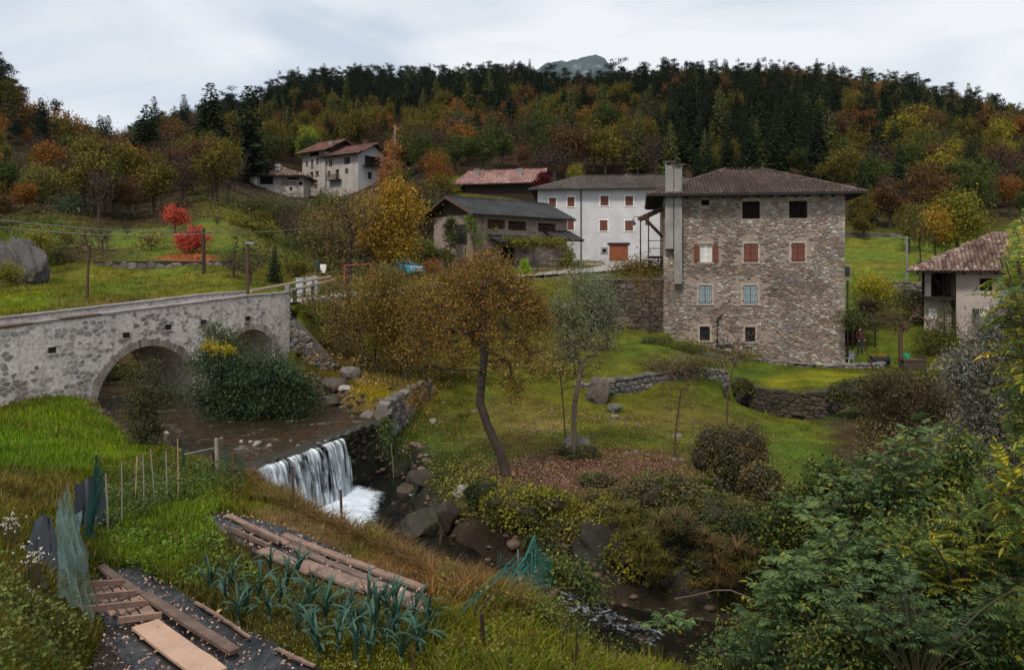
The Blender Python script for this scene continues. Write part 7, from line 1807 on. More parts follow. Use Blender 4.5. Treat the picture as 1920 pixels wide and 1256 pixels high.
tag(link('road', m_.mesh('road', M_road2, True)), 'pale village road running from the bridge past the farmhouse', None, None, 'structure')
kb = MB()
for i in range(14):
    a = RP.at(3.2 + i * 1.2, 1.65 + i*.035); b = RP.at(3.2 + (i + 1) * 1.2, 1.65 + i*.035); z0 = float(zs_[min(n, int((3.2 + i * 1.2) / RP.L * n))]);
    kb.bar((a.x, a.y, z0 + .02), (b.x, b.y, float(zs_[min(n, int((4.4 + i * 1.2) / RP.L * n))]) + .02), .25, .3)
tag(kb.build('kerb', M_concrete), 'concrete kerb along the road edge right of the bridge', None, None, 'structure')
# wooden rail fence and green wire fence by the bridge end
fo_ = empty('rail_fence', (-13.4, 40, -1.8)); tag(fo_, 'two rail round pole fence on the far side of the road at the bridge end', 'fence')
A_ = [W(470, 546, 40.5), W(620, 519, 49)]; B_ = [W(505, 556, 38.6), W(625, 525, 47)]
for a, b in (A_, B_):
    o_ = fo_.location; MB().tube([a - o_, a.lerp(b, .5) - o_ + Vector((0,0,.03)), b - o_], [.08, .075, .07], 8).build('rail', M_rail, fo_)
for t_ in (.04, .35, .62, .9):
    p = B_[0].lerp(B_[1], t_) - fo_.location; MB().tube([p + Vector((0, .1, -.9)), p + Vector((0, .1, .12))], .09, 7).build('post', M_wood_md, fo_)
fo_ = empty('wire_fence', tuple(W(549, 560, 37.9))); tag(fo_, 'low dark green metal fence beside the road at the bridge end', 'fence')
prev = None
for i, (a, b, d_) in enumerate(((550,572,37.8),(586,565,39.6),(618,556,41.5),(648,548,43.5))):
    p = W(a, b, d_) - fo_.location; MB().tube([p, p + Vector((0, 0, .75))], .03, 6).build('post', M_green_m, fo_)
    if prev is not None:
        for f in (.30, .50, .70): MB().tube([prev + Vector((0,0,f)), p + Vector((0,0,f))], .018, 5).build('wire', M_green_m, fo_)
    prev = p
bx('concrete_pillar', M_concrete, fo_, (-.35, -.15, -.1, .12, -.45, .65))
for i, (a, w_, t_, b_, lb) in enumerate(((561, 13, 521, 537, 'leftmost of the three pale grey cabinets behind the rail fence'), (579, 11, 520, 537, 'middle pale grey cabinet behind the rail fence'), (590, 8, 518, 539, 'narrow bluish cabinet, rightmost behind the rail fence'))):
    D_ = 47.5 + i * .3; p = W(a, b_, D_); p.z = float(H(p.x, p.y)); h = (HOR - t_) / F * D_ - p.z; wd = w_ / F * D_
    o = empty('utility_cabinet', tuple(p)); tag(o, lb, 'cabinet'); bx('cabinet_body', M_box, o, (-wd/2, wd/2, 0, .35, 0, h - .05)); bx('lid', M_box, o, (-wd/2 - .03, wd/2 + .03, -.03, .38, h - .05, h)); bx('door', M_box, o, (-wd/2 + .04, wd/2 - .04, -.012, -.002, .1, h - .12))
p = G(607, 49); o = empty('signpost', tuple(p)); tag(o, 'small post carrying a stack of white arrow boards', 'sign'); zt_ = (HOR - 512) / F * 49 - p.z
MB().tube([(0,0,0),(0,0,zt_ + .5)], .03, 6).build('post', M_wood_dk, o)
for k, (zz_, wd) in enumerate(((.02,.09),(.16,.15),(.30,.16),(.42,.15))): bx('sign_board', M_white, o, (-wd - .02*k, wd, -.06, -.035, zt_ + zz_, zt_ + zz_ + .11))
p = G(595, 50); o = empty('information_box', tuple(p)); tag(o, 'dark green lantern shaped box on a post beside the white boards', 'post box'); zt_ = (HOR - 505) / F * 50 - p.z
MB().tube([(0,0,0),(0,0,zt_)], .05, 6).build('post', M_green_m, o); bx('box', M_green_m, o, (-.09,.09,-.09,.09,zt_,zt_+.45)); MB().tube([(0,0,zt_+.45),(0,0,zt_+.62)], [.14,.01], 4).build('box_roof', M_green_m, o)
# playground frame
p = G(665, 52); o = empty('swing_frame', tuple(p)); tag(o, 'red tubular swing frame beside the road', 'swing'); zt_ = (HOR - 495) / F * 52 - p.z
MB().tube([(-.7,0,zt_-.12),(1.1,0,zt_)], .045, 8).build('top_bar', M_red, o)
for (x0, s) in ((-.65, -1), (-.65, 1), (1.1, -1), (1.1, 1)): MB().tube([(x0, 0, zt_ - (.12 if x0 < 0 else 0)), (x0 + .1 * (1 if x0 > 0 else 1), s * .6, 0)], .04, 8).build('leg', M_red, o)
for x0 in (0, .35): MB().tube([(x0, 0, zt_ - .06), (x0, 0, .5)], .01, 4).build('chain', M_black, o)
bx('swing_seat', M_black, o, (-.02, .37, -.1, .1, .46, .5))
# parked car
def car(px, D, rz, lab):
    p = G(px, D); i_ = int(np.argmin([abs(RP.p[k].y - D) for k in range(len(RP.p))]))
    o = empty('parked_car', (p.x, p.y, p.z + .06), rz); tag(o, lab, 'car')
    M_p = plain('teal_blue_car_paint', (.06,.27,.36), .25, (.055,.25,.33), spec=.6); M_g = M_glass
    prof_ = [(-1.95,.32),(-1.98,.62),(-1.90,.92),(-1.75,1.02),(-1.35,1.40),(-.9,1.47),(.05,1.44),(.85,.98),(1.55,.86),(1.9,.66),(1.95,.42),(1.90,.25),(-1.85,.25)]
    m_ = MB(); W2 = .80
    n = len(prof_); V = []
    def ring(y, top_in):
        return [(x * (.985 if abs(y) > .7 else 1), y * (1 - (.16 * max(0, (z - .95) / .5))), z - (.02 if abs(y) > .75 else 0)) for x, z in prof_]
    R_ = [ring(y, 0) for y in (-.82, -.70, 0, .70, .82)]
    for r0 in R_: V += r0
    Fq = []
    for a in range(4):
        for k in range(n): Fq.append((a*n + k, a*n + (k+1) % n, (a+1)*n + (k+1) % n, (a+1)*n + k))
    Fq += [tuple(range(n))[::-1], tuple(range(4*n, 5*n))]
    MB().add(V, Fq).build('body', M_p, o)
    MB().prism([(.12,-.63,1.40),(.12,.63,1.40),(.80,.70,1.02),(.80,-.70,1.02)], (.025, 0, .035)).build('windscreen', M_g, o)
    MB().prism([(-1.40,-.60,1.38),(-1.40,.60,1.38),(-1.74,.68,1.05),(-1.74,-.68,1.05)], (-.02, 0, .03)).build('rear_window', M_g, o)
    for s in (-1, 1):
        for (x0, x1, x2, x3) in ((-.62,.60,.02,-.62),(-1.45,-.70,-.70,-1.20)):
            MB().prism([(x0, s*.815, .98), (x1, s*.815, .98), (x2, s*.72, 1.36), (x3, s*.72, 1.36)], (0, s*.012, 0)).build('side_window', M_g, o)
        for x0 in (-1.2, 1.2):
            w_ = MB().tube([(x0, s*.70, .30), (x0, s*.86, .30)], .30, 16).build('wheel', plain('tyre', (.02,.02,.02), .8), o)
            MB().tube([(x0, s*.86, .30), (x0, s*.875, .30)], .18, 12).build('rim', M_grey_m, w_)
        MB().tube([(1.80, s*.58, .70), (1.93, s*.55, .66)], [.13, .12], 10).build('headlight', M_lampglass, o)
        bx('wing_mirror', M_p, o, (.55, .68, s*.86 - .08, s*.86 + .08, .98, 1.1))
    bx('number_plate', plain('orange_plate', (.75,.25,.03), .5), o, (1.955, 1.975, -.28, .28, .40, .54))
    bx('bumper', M_black, o, (1.90, 1.98, -.75, .75, .24, .38), (-2.02, -1.94, -.75, .75, .24, .38))
car(752, 66.5, R(-38), 'light blue hatchback with an orange plate parked on the village road')
bx_ = None
# street wall and road fence in front of the farmhouse
fo_ = empty('street_fence', tuple(G(850, 62))); tag(fo_, 'thin dark railing along the road in front of the farmhouse', 'fence'); prev = None
for i in range(9):
    a = 780 + i * 38; d_ = 61 + i * .7; p = G(a, d_) - fo_.location; MB().tube([p, p + Vector((0,0,1.0))], .035, 5).build('post', M_black, fo_)
    if prev is not None:
        for f in (.5, .95): MB().tube([prev + Vector((0,0,f)), p + Vector((0,0,f))], .02, 4).build('rail', M_black, fo_)
    prev = p
# small garden right of the stone house
def chair(px, D, rz):
    p = G(px, D); o = empty('garden_chair', tuple(p), rz); tag(o, 'white plastic garden chair at the right foot of the stone house', 'chair'); Mw = plain('white_plastic', (.75,.75,.75), .4)
    bx('seat', Mw, o, (-.24,.24,-.24,.24,.42,.46))
    for x in (-1, 1):
        for y in (-1, 1): MB().tube([(x*.27, y*.27, 0), (x*.22, y*.22, .42)], .03, 6).build('leg', Mw, o)
        MB().tube([(x*.26,-.24,.46),(x*.29,-.22,.66),(x*.29,.2,.68)], .025, 6).build('armrest', Mw, o)
    b = bx('backrest', Mw, o, (-.23,.23,.22,.25,.80,.88))
    for i in range(5): bx('slat', Mw, b, (-.21 + i*.09, -.16 + i*.09, .222, .246, .46, .80))
chair(1590, 48.8, R(-60))
p = G(1649, 48.6); o = empty('barrel_planter', tuple(p)); tag(o, 'black half barrel planter with small yellow plants on the small lawn', 'planter')
MB().tube([(-.55,0,.38),(-.5,0,.38),(-.45,0,.38),(.45,0,.38),(.5,0,.38),(.55,0,.38)], [.30,.30,.25,.25,.30,.30], 14).build('barrel', plain('black_plastic', (.015,.015,.017), .35), o)
for x in (-.38, .38): bx('foot', M_black, o, (x - .1, x + .1, -.25, .25, 0, .16))
V, F_, q = leaf_geo(np.stack([rng.uniform(-.35, .35, 160), rng.uniform(-.15, .15, 160), rng.uniform(.6, .78, 160)], -1), .09, rng, .5); link('plants', np_mesh('plants', V, F_, leaf_cols(160, q, rng), False, M_yel), o)
p = G(1701, 47.6); o = empty('stone_bench', tuple(p)); tag(o, 'long brown stone bench under the bare fruit tree', 'bench')
bx('slab', M_wood_md, o, (-.35, 1.05, -.3, .3, .62, .70)); bx('block', M_rockw, o, (-.3, 1.0, -.25, .25, 0, .618))
o2 = empty('watering_can', (p.x - .05, p.y, p.z + .70), R(20)); tag(o2, 'green watering can standing on the stone bench', 'watering can'); Mg = plain('green_plastic', (.01,.30,.16), .35)
MB().tube([(0,0,0),(0,0,.05),(0,0,.26),(0,0,.3)], [.15,.17,.16,.1], 12).build('can_body', Mg, o2); MB().tube([(.12,0,.06),(.30,0,.30),(.34,0,.33)], [.035,.02,.05], 6).build('spout', Mg, o2); MB().tube([(-.15,0,.06),(-.26,0,.18),(-.18,0,.32),(0,0,.34)], .018, 6).build('handle', Mg, o2)
p = G(1729, 47.8); o = empty('plant_tub', (p.x, p.y, p.z)); tag(o, 'black tub with leafless stems at the right end of the stone bench', 'plant pot'); MB().tube([(0,0,0),(0,0,.75)], [.2,.28], 12).build('tub', M_black, o)
for i in range(7): MB().tube([(0,0,.7),(.05*(i-3),.03*(i%3-1),1.1 + .05*(i%2))], .012, 4).build('stem', M_stemg, o)
# shelter dug into the bank with someone standing in front
p = G(1600, 53.5); o = empty('garden_shelter', (p.x - .6, p.y, p.z)); tag(o, 'dark low shelter with a turf roof dug into the bank right of the stone house', 'shed')
m_ = MB().prism([(-.9, 0, 1.75), (2.3, 0, 1.25), (2.3, 2.4, 1.25), (-.9, 2.4, 1.75)], (0, 0, .14)).build('turf_roof', M_mor_dark, o)
bx('back_wall', M_dark_in, o, (-.8, 2.2, 2.2, 2.4, -.5, 1.3)); MB().tube([(2.1,.1,-.3),(2.1,.1,1.25)], .06, 6).build('post', M_wood_dk, o); MB().tube([(.6,.1,-.3),(.6,.1,1.5)], .06, 6).build('post', M_wood_dk, o)
def person(px, D, rz):
    p = G(px, D); root = empty('person', tuple(p), rz); tag(root, 'person in a dark red top and dark trousers standing before the shelter', 'person')
    J = {'pel':(0,0,.92),'sp':(0,.0,1.12),'ch':(0,0,1.36),'nk':(0,0,1.50),'hd':(0,-.02,1.60),'ht':(0,-.01,1.72),
         'shl':(-.19,0,1.42),'ell':(-.26,.02,1.15),'wrl':(-.22,-.14,.96),'hnl':(-.21,-.20,.90),'shr':(.19,0,1.42),'elr':(.28,.02,1.16),'wrr':(.24,-.16,1.0),'hnr':(.22,-.22,.95),
         'hpl':(-.10,0,.88),'knl':(-.12,-.03,.48),'anl':(-.13,.02,.09),'tol':(-.14,-.14,.04),'hpr':(.10,0,.88),'knr':(.13,-.04,.48),'anr':(.15,.0,.09),'tor':(.17,-.15,.04)}
    E = [('pel','sp'),('sp','ch'),('ch','nk'),('nk','hd'),('hd','ht'),('ch','shl'),('shl','ell'),('ell','wrl'),('wrl','hnl'),('ch','shr'),('shr','elr'),('elr','wrr'),('wrr','hnr'),('pel','hpl'),('hpl','knl'),('knl','anl'),('anl','tol'),('pel','hpr'),('hpr','knr'),('knr','anr'),('anr','tor')]
    Rd = {'pel':.155,'sp':.14,'ch':.165,'nk':.06,'hd':.10,'ht':.085,'shl':.075,'shr':.075,'ell':.05,'elr':.05,'wrl':.035,'wrr':.035,'hnl':.04,'hnr':.04,'hpl':.10,'hpr':.10,'knl':.07,'knr':.07,'anl':.045,'anr':.045,'tol':.04,'tor':.04}
    n_ = list(J); me = bpy.data.meshes.new('body'); me.from_pydata([J[k] for k in n_], [(n_.index(a), n_.index(b)) for a, b in E], [])
    b_ = link('body', me, root); md = b_.modifiers.new('skin', 'SKIN')
    for i, k in enumerate(n_): me.skin_vertices[0].data[i].radius = (Rd[k], Rd[k]); me.skin_vertices[0].data[i].use_root = (k == 'pel')
    sb = b_.modifiers.new('smooth', 'SUBSURF'); sb.levels = 1; sb.render_levels = 2
    m, n, pb, oo = new_mat('person_clothes_and_skin'); g_ = n.nodes.new('ShaderNodeTexCoord'); sp_ = n.nodes.new('ShaderNodeSeparateXYZ'); n.links.new(g_.outputs['Object'], sp_.inputs[0])
    c = n.nodes.new('ShaderNodeValToRGB'); c.color_ramp.interpolation = 'CONSTANT'; el = c.color_ramp.elements; el[0].color = (.02,.025,.035,1); el[1].position = .52; el[1].color = (.05,.006,.009,1)
    x = el.new(.845); x.color = (.45,.27,.19,1); x = el.new(.925); x.color = (.06,.04,.03,1)
    n.links.new(math_n(n, 'DIVIDE', sp_.outputs[2], 1.8), c.inputs[0]); n.links.new(c.outputs[0], pb.inputs['Base Color']); pb.inputs['Roughness'].default_value = .8; me.materials.append(m)
    hv, hf = ico(2); link('hair', np_mesh('hair', hv * np.array((.105,.11,.10)) + np.array((0,.02,1.67)), hf, None, True, plain('dark_hair', (.04,.025,.018))), root)
    link('nose', np_mesh('nose', hv * np.array((.014,.022,.02)) + np.array((0,-.125,1.61)), hf, None, True, plain('skin', (.45,.27,.19))), root)
    for s in (-1, 1): link('ear', np_mesh('ear', hv * np.array((.012,.022,.03)) + np.array((s*.10,-.01,1.61)), hf, None, True, plain('skin_ear', (.42,.25,.18))), root)
    Ms = plain('skin_hand', (.45,.27,.19))
    for s, (hx, hy, hz) in ((-1, J['hnl']), (1, J['hnr'])):
        for f in range(4): MB().tube([(hx + (f-1.5)*.018, hy, hz), (hx + (f-1.5)*.02, hy - .045, hz - .03), (hx + (f-1.5)*.02, hy - .05, hz - .065 + abs(f-1.5)*.006)], [.011,.010,.008], 5).build('finger', Ms, root)
        MB().tube([(hx - s*.03, hy, hz), (hx - s*.055, hy - .03, hz - .02), (hx - s*.05, hy - .055, hz - .03)], [.013,.011,.009], 5).build('thumb', Ms, root)
person(1612, 52.2, R(10))
tag(link('stone_heap', rock_mesh('stone_heap', (.5,.4,.28), 44, 3, .8, M_rockw), loc=G(1597, 51.5)), 'low stone heap behind the white plastic chair', 'stone heap')
# =================================================================== kitchen garden
GZ = -4.9
def gp(px, py, up=0.0, z=GZ):
    D_ = z * F / (HOR - py); p = W(px, py, D_); h = float(H(p.x, p.y));
    for _ in range(6): D_ = h * F / (HOR - py); p = W(px, py, D_); h = float(H(p.x, p.y))
    p.z = h + up; return p
def tarp_mat():
    m, n, p, o = new_mat('black_mulch_film'); p.inputs['Roughness'].default_value = .22; p.inputs['Specular IOR Level'].default_value = .4
    a = noise_n(n, 2.0, 5, .6, stretch=(3.2, .8, 1), dist=.6); c = noise_n(n, 1.3, 4, .7)
    n.links.new(ramp_n(n, c, [(.45, (.006,.008,.011)), (.72, (.035,.032,.03))]), p.inputs['Base Color']); bump_n(n, p, a, 1.0, .07); return m
M_film = tarp_mat()
def film(lab, pts, name='mulch_film', lift=.03):
    P = [gp(*q) for q in pts]; poly = [(p.x, p.y) for p in P]; me = grid_in(poly, .06, lambda x, y: H(x, y) + lift + .035 * (vnoise(x * 1.0, y * .35, .22, 3, 11) - .4), .02, name, M_film)
    tag(link(name, me), lab, 'plastic sheet'); return poly
FILM_A = film('black plastic sheet under the pallet and boards at the lower left', [(190,1066),(262,1066),(330,1105),(440,1172),(600,1256),(640,1290),(150,1290),(196,1180),(170,1130)])
FILM_B = film('black plastic sheet under the long planks behind the leeks', [(392,968),(430,962),(520,985),(640,1035),(800,1112),(812,1150),(700,1128),(600,1085),(500,1052),(440,1020),(405,995)])
M_plank = plain('damp_old_board', (.20,.135,.105), .85, (.085,.06,.05), 3, stretch=(1, 1, 1), bump=.3, fine=.35, rnd=.3)
M_plankl = plain('pale_new_board', (.50,.33,.24), .8, (.40,.26,.185), 2, fine=.15)
M_plankm = plain('pinkish_board', (.34,.225,.175), .85, (.17,.115,.09), 5, fine=.5)
def plank(lab, a, b, wd, th, mat=M_plank, up=.05, name='plank', group=None):
    p = gp(*a, up=up); q = gp(*b, up=up); c = (p + q) / 2
    m_ = MB(); k = 5; d = (q - p); sd_ = d.cross(Vector((0,0,1))).normalized() * wd / 2
    r = random.Random(int(a[0]))
    rows = []
    for i in range(k + 1):
        x = p + d * i / k - c; x.z += r.uniform(-.008, .008); e0 = r.uniform(.94, 1.03)
        rows.append([x - sd_ * e0, x + sd_ * e0, x + sd_ * e0 + Vector((0,0,th)), x - sd_ * e0 + Vector((0,0,th))])
    for x in rows: m_.v += [tuple(v) for v in x]
    for i in range(k):
        for j in range(4): m_.f.append((4*i + j, 4*i + (j+1) % 4, 4*i + 4 + (j+1) % 4, 4*i + 4 + j))
    m_.f += [(0, 3, 2, 1), (4*k, 4*k + 1, 4*k + 2, 4*k + 3)]
    o = link(name, m_.mesh(name, mat), loc=c); return tag(o, lab, 'plank', group)
plank('brown board pointing from the far corner of the pallet to the upper left', (188,1069), (262,1122), .13, .035)
plank('long damp board running right of the pallet to the bottom edge', (272,1124), (440,1233), .15, .05)
plank('wide pale new board below the pallet at the bottom of the picture', (272,1180), (400,1275), .36, .035, M_plankl)
plank('thin lath along the edge of the wide pale board', (296,1172), (352,1225), .03, .02, M_plankl, .06)
plank('narrow board at the far end of the right sheet', (427,971), (540,1026), .13, .03, M_plankm)
plank('near rail of the two short rails on the right sheet', (434,1000), (505,1032), .06, .07)
plank('far rail of the two short rails on the right sheet', (457,994), (524,1025), .06, .07)
plank('dark board in the middle of the right sheet, upper half', (543,1028), (628,1068), .15, .035)
plank('dark board in the middle of the right sheet, lower half', (628,1066), (700,1098), .16, .04)
plank('warped pinkish board nearest the leeks, upper piece', (492,1038), (590,1080), .26, .04, M_plankm)
plank('long wide pinkish board running behind the leeks', (562,1064), (805,1152), .30, .045, M_plankm)
plank('narrow board at the far right end of the sheet', (694,1096), (775,1126), .13, .03, M_plankm)
plank('pale edging strip behind the right sheet, upper part', (533,1010), (605,1040), .14, .05, M_plankm)
plank('pale edging strip behind the right sheet, middle part', (606,1040), (700,1076), .15, .05, M_plankm)
plank('pale edging strip behind the right sheet, lower part', (702,1078), (795,1112), .15, .05, M_plankm)
plank('stray weathered board lying on the bank beside the stream', (687,986), (728,1003), .20, .05, M_plankm)
plank('short stick lying among the weeds left of the leeks', (408,1156), (428,1140), .05, .02, plain('yellow_stick', (.45,.36,.15)))
plank('thin edging stick along the right side of the left sheet, upper piece', (366,1136), (410,1162), .04, .03, M_plankm)
plank('thin edging stick along the right side of the left sheet, middle piece', (410,1162), (470,1205), .04, .03, M_plankm)
plank('thin edging stick along the right side of the left sheet, lower piece', (520,1226), (590,1258), .04, .03, M_plankm)
p = gp(745, 1112, up=.06); tag(link('white_stone', rock_mesh('white_stone', (.17,.13,.06), 55, 3, .3, M_rockl), loc=p), 'flat white stone lying on the end of the right sheet', 'stone')
# pallet
po = gp(225, 1140, up=.04); o = empty('pallet', tuple(po)); tag(o, 'broken wooden pallet lying on the black sheet at the lower left', 'pallet')
M_pal = plain('pinkish_pallet_wood', (.38,.24,.18), .85, (.19,.125,.10), 5, fine=.45, rnd=.3)
for a, b in (((180,1108),(213,1160)), ((196,1106),(246,1176)), ((213,1104),(262,1170)), ((229,1101),(281,1168)), ((244,1104),(296,1170)), ((163,1112),(196,1150))):
    MB().bar(gp(*a, up=.05) - po, gp(*b, up=.05) - po, .085, .02).build('slat', M_pal, o)
for a, b in (((152,1109),(230,1103)), ((158,1134),(253,1124)), ((150,1157),(273,1143)), ((222,1176),(303,1166))):
    MB().bar(gp(*a, up=.10) - po, gp(*b, up=.10) - po, .055, .08).build('crossbar', M_pal, o)
# stakes, posts and nets
M_cane = plain('bamboo_cane', (.42,.26,.16), .7, (.28,.17,.11), 8); M_stakew = plain('grey_bean_stake', (.30,.26,.22), .9, (.18,.15,.13), 9)
M_gpost = plain('green_coated_post', (.012,.05,.035), .5)
def stake(lab, a, b, r_, mat, name='stake', cat='stake', group=None, dxt=0, D_=None):
    p = gp(*a); top = W(b[0], b[1], D_ or p.y); top.y += dxt; o = link(name, MB().tube([Vector((0,0,-.1)), (top - p) * .5 + Vector((.01,0,0)), top - p], [r_, r_, r_ * .85], 7).mesh(name, mat), loc=p); return tag(o, lab, cat, group)
stake('tall leaning dark green post with a torn net at the left bank', (165,1018), (181,852), .022, M_gpost, 'post', 'post')
stake('rough stake wrapped in dead vine, leftmost of the bean row', (203,1006), (198,888), .016, M_stakew)
stake('pale bean stake second from the left in the row', (228,992), (228,866), .012, M_stakew)
stake('orange brown cane third from the left in the bean row', (251,968), (257,856), .016, M_cane)
stake('grey stake with hanging string just right of the orange brown cane', (270,962), (268,850), .014, M_stakew)
stake('leaning pale stake in the middle of the bean row', (291,960), (282,842), .013, M_stakew)
stake('rough double stake left of the tall smooth cane', (313,945), (311,846), .015, M_stakew)
stake('tall smooth tan cane near the right end of the bean row', (334,944), (333,822), .014, M_cane)
stake('straight dark green post at the right end of the bean row', (343,898), (344,830), .028, M_gpost, 'post', 'post')
stake('split pale driftwood post beside the garden gate', (406,894), (406,822), .055, M_stakew, 'post', 'post')
stake('dark thin post left of the driftwood post', (400,894), (400,848), .03, M_wood_dk, 'post', 'post')
stake('stout brown post at the right side of the garden net', (438,906), (437,848), .042, M_wood_md, 'post', 'post')
stake('brown fence post on the bank in front of the white water', (549,952), (548,874), .030, M_rust_post, 'post', 'post')
stake('brown fence post on the bank right of the falls', (640,984), (639,918), .034, M_rust_post, 'post', 'post')
stake('leaning brown fence post on the bank above the cobble pile', (821,1045), (827,1003), .034, M_wood_md, 'post', 'post')
stake('weathered post holding the peak of the teal net', (1003,1105), (1002,1000), .034, M_wood_md, 'post', 'post')
stake('thin grey post at the fold of the teal nets', (972,1110), (971,1030), .02, M_stakew, 'post', 'post')
stake('rusty stick among the leeks at the lower right', (775,1256), (771,1208), .016, M_rust_post)
stake('dark post low in the near teal net', (905,1230), (903,1150), .03, M_wood_dk, 'post', 'post')
def net(lab, P, mat, cell=.06, w_=.006, name='net', sag=.08, seed=1, fold=.04):
    """a hanging net: a grid of thin cords between corner points, slack and folded"""
    P = [Vector(p) for p in P]; c = sum(P, Vector()) / 4; nu = max(4, int((P[1] - P[0]).length / cell)); nv = max(4, int((P[3] - P[0]).length / cell)); r = np.random.default_rng(seed)
    u, v = np.meshgrid(np.linspace(0, 1, nu + 1), np.linspace(0, 1, nv + 1)); a = [np.array(p - c) for p in P]
    Q = (a[0] * ((1-u)*(1-v))[..., None] + a[1] * (u*(1-v))[..., None] + a[2] * (u*v)[..., None] + a[3] * ((1-u)*v)[..., None])
    nr_ = np.cross(a[1] - a[0], a[3] - a[0]); nr_ /= np.linalg.norm(nr_)
    Q = Q + nr_ * (np.sin(u * 21 + 2 * v) * fold + (vnoise(u * 5, v * 5, 1, 3, seed) - .5) * fold * 4)[..., None]
    Q[..., 2] -= np.sin(u * math.pi) * sag * (1 - v * .5)
    V = []; Fq = []; n0 = 0
    def strips(A, B, off):
        nonlocal n0
        A = A.reshape(-1, 3); B = B.reshape(-1, 3); k = len(A); V.append(np.stack([A - off, A + off, B + off, B - off], 1).reshape(-1, 3)); Fq.append(np.arange(k * 4).reshape(-1, 4) + n0); n0 += k * 4
    strips(Q[:, :-1], Q[:, 1:], np.array((0, 0, w_ / 2))); strips(Q[:-1], Q[1:], unit((a[1] - a[0])[None])[0] * w_ / 2)
    strips(Q[:-1, :-1], Q[1:, 1:], np.array((0, 0, w_ / 3)))
    tag(link(name, np_mesh(name, np.concatenate(V), np.concatenate(Fq), None, False, mat), loc=c), lab, 'net')
M_teal = plain('teal_net_cord', (.02,.16,.135), .6, (.015,.11,.10)); M_dteal = plain('dark_teal_net_cord', (.012,.07,.06), .6); M_pgrey = plain('grey_green_wire', (.22,.33,.30), .6, (.16,.25,.23))
net('grey green wire netting sagging down the left bank to the pallet', [W(108,938,12.6), W(128,905,13.4), W(192,1190,10.4), W(112,1110,9.9)], M_pgrey, .045, .006, sag=.05, seed=2, fold=.05)
net('grey green netting fold bunched against the earth at the left bank', [W(112,950,12.4), W(150,960,13.0), W(166,1075,12.0), W(108,1090,10.6)], M_pgrey, .045, .006, sag=.1, seed=3, fold=.06)
net('dark teal net hanging from the leaning green post', [W(181,855,13.9), W(190,905,14.2), W(172,1010,13.6), W(158,1005,13.5)], M_dteal, .04, .01, sag=.02, seed=4)
net('green net panel between the driftwood post and the brown post', [gp(412,896) + Vector((0,0,.85)), gp(455,908) + Vector((0,0,.65)), gp(455,908), gp(412,896)], M_dteal, .05, .007, seed=5, fold=.02)
net('teal net slanting from the fold post down to the bottom edge', [W(972,1040,13.7), W(990,1065,13.5), W(800,1290,9.9), W(800,1190,10.4)], M_teal, .045, .008, seed=6, fold=.06)
net('teal net on the left of the fold post', [W(932,1030,14.2), W(973,1048,13.9), W(968,1120,13.5), W(928,1095,13.9)], M_dteal, .045, .007, seed=7)
net('bright teal net peaking over the weathered post', [W(975,1050,13.8), W(1003,1003,13.9), W(1008,1100,13.6), W(985,1110,13.5)], M_teal, .04, .009, seed=8)
net('teal net falling to the right of the weathered post', [W(1003,1006,13.9), W(1033,1050,14.3), W(1036,1095,14.2), W(1005,1105,13.7)], M_teal, .04, .008, seed=9)
net('low teal net end trailing on the weeds', [W(905,1110,12.8), W(965,1075,13.4), W(935,1170,12.4), W(890,1190,11.8)], M_teal, .045, .007, seed=10)
def rope(name, lab, pts, r_, mat):
    p0 = Vector(pts[0]); tag(link(name, MB().tube([Vector(p) - p0 for p in pts], r_, 6).mesh(name, mat), loc=p0), lab, 'rope')
rope('teal_rope', 'bright teal edge cord of the slanting net', [W(1003,1003,13.9), W(985,1045,13.7), W(972,1062,13.6), W(940,1110,12.9), W(905,1150,12.0), W(850,1200,11.0), W(800,1262,10.0)], .014, M_teal)
rope('gate_rail', 'thin upper rail of the garden gate', [gp(345,900) + Vector((0,0,.6)), gp(401,893) + Vector((0,0,.68))], .012, M_pgrey)
rope('gate_rail', 'thin lower rail of the garden gate', [gp(345,900) + Vector((0,0,.12)), gp(401,893) + Vector((0,0,.36))], .012, M_rust_post)
# black tarpaulins hung on the left bank
def tarp(lab, pts, seed):
    P = [W(*p) for p in pts]; c = P[0].copy(); n_ = 22; V = [];
    for j in range(n_ + 1):
        for i in range(n_ + 1):
            u = i / n_; v = j / n_; q = P[0] * (1-u)*(1-v) + P[1] * u*(1-v) + P[2] * u*v + P[3] * (1-u)*v
            q.y += .09 * math.sin(u * 17 + v * 3 + seed) * (.3 + v) + .12 * (float(vnoise(u * 4, v * 2, 1, 3, seed)) - .5); q.z += .05 * math.sin(u * 9) * (1 - v) * -1
            V.append(tuple(q - c))
    k = n_ + 1; Fq = [(j*k + i, j*k + i + 1, (j+1)*k + i + 1, (j+1)*k + i) for j in range(n_) for i in range(n_)]
    me = MB().add(V, Fq).mesh('tarpaulin', M_blacktarp, True); tag(link('tarpaulin', me, loc=c), lab, 'tarpaulin')
M_blacktarp = plain('black_tarpaulin', (.012,.018,.024), .45, (.008,.011,.015), 3, bump=.3)
tarp('black tarpaulin draped over the bank behind the grey green netting', [(58,975,11.6),(100,962,11.8),(108,1072,10.9),(50,1052,10.7)], 1)
tarp('dark tarpaulin behind the leaning green post', [(138,902,14.4),(192,898,15.0),(198,982,14.4),(146,985,13.9)], 2)
tarp('lower torn end of black tarpaulin among the left bank weeds', [(48,1070,10.5),(85,1075,10.3),(90,1140,9.8),(60,1130,9.7)], 3)
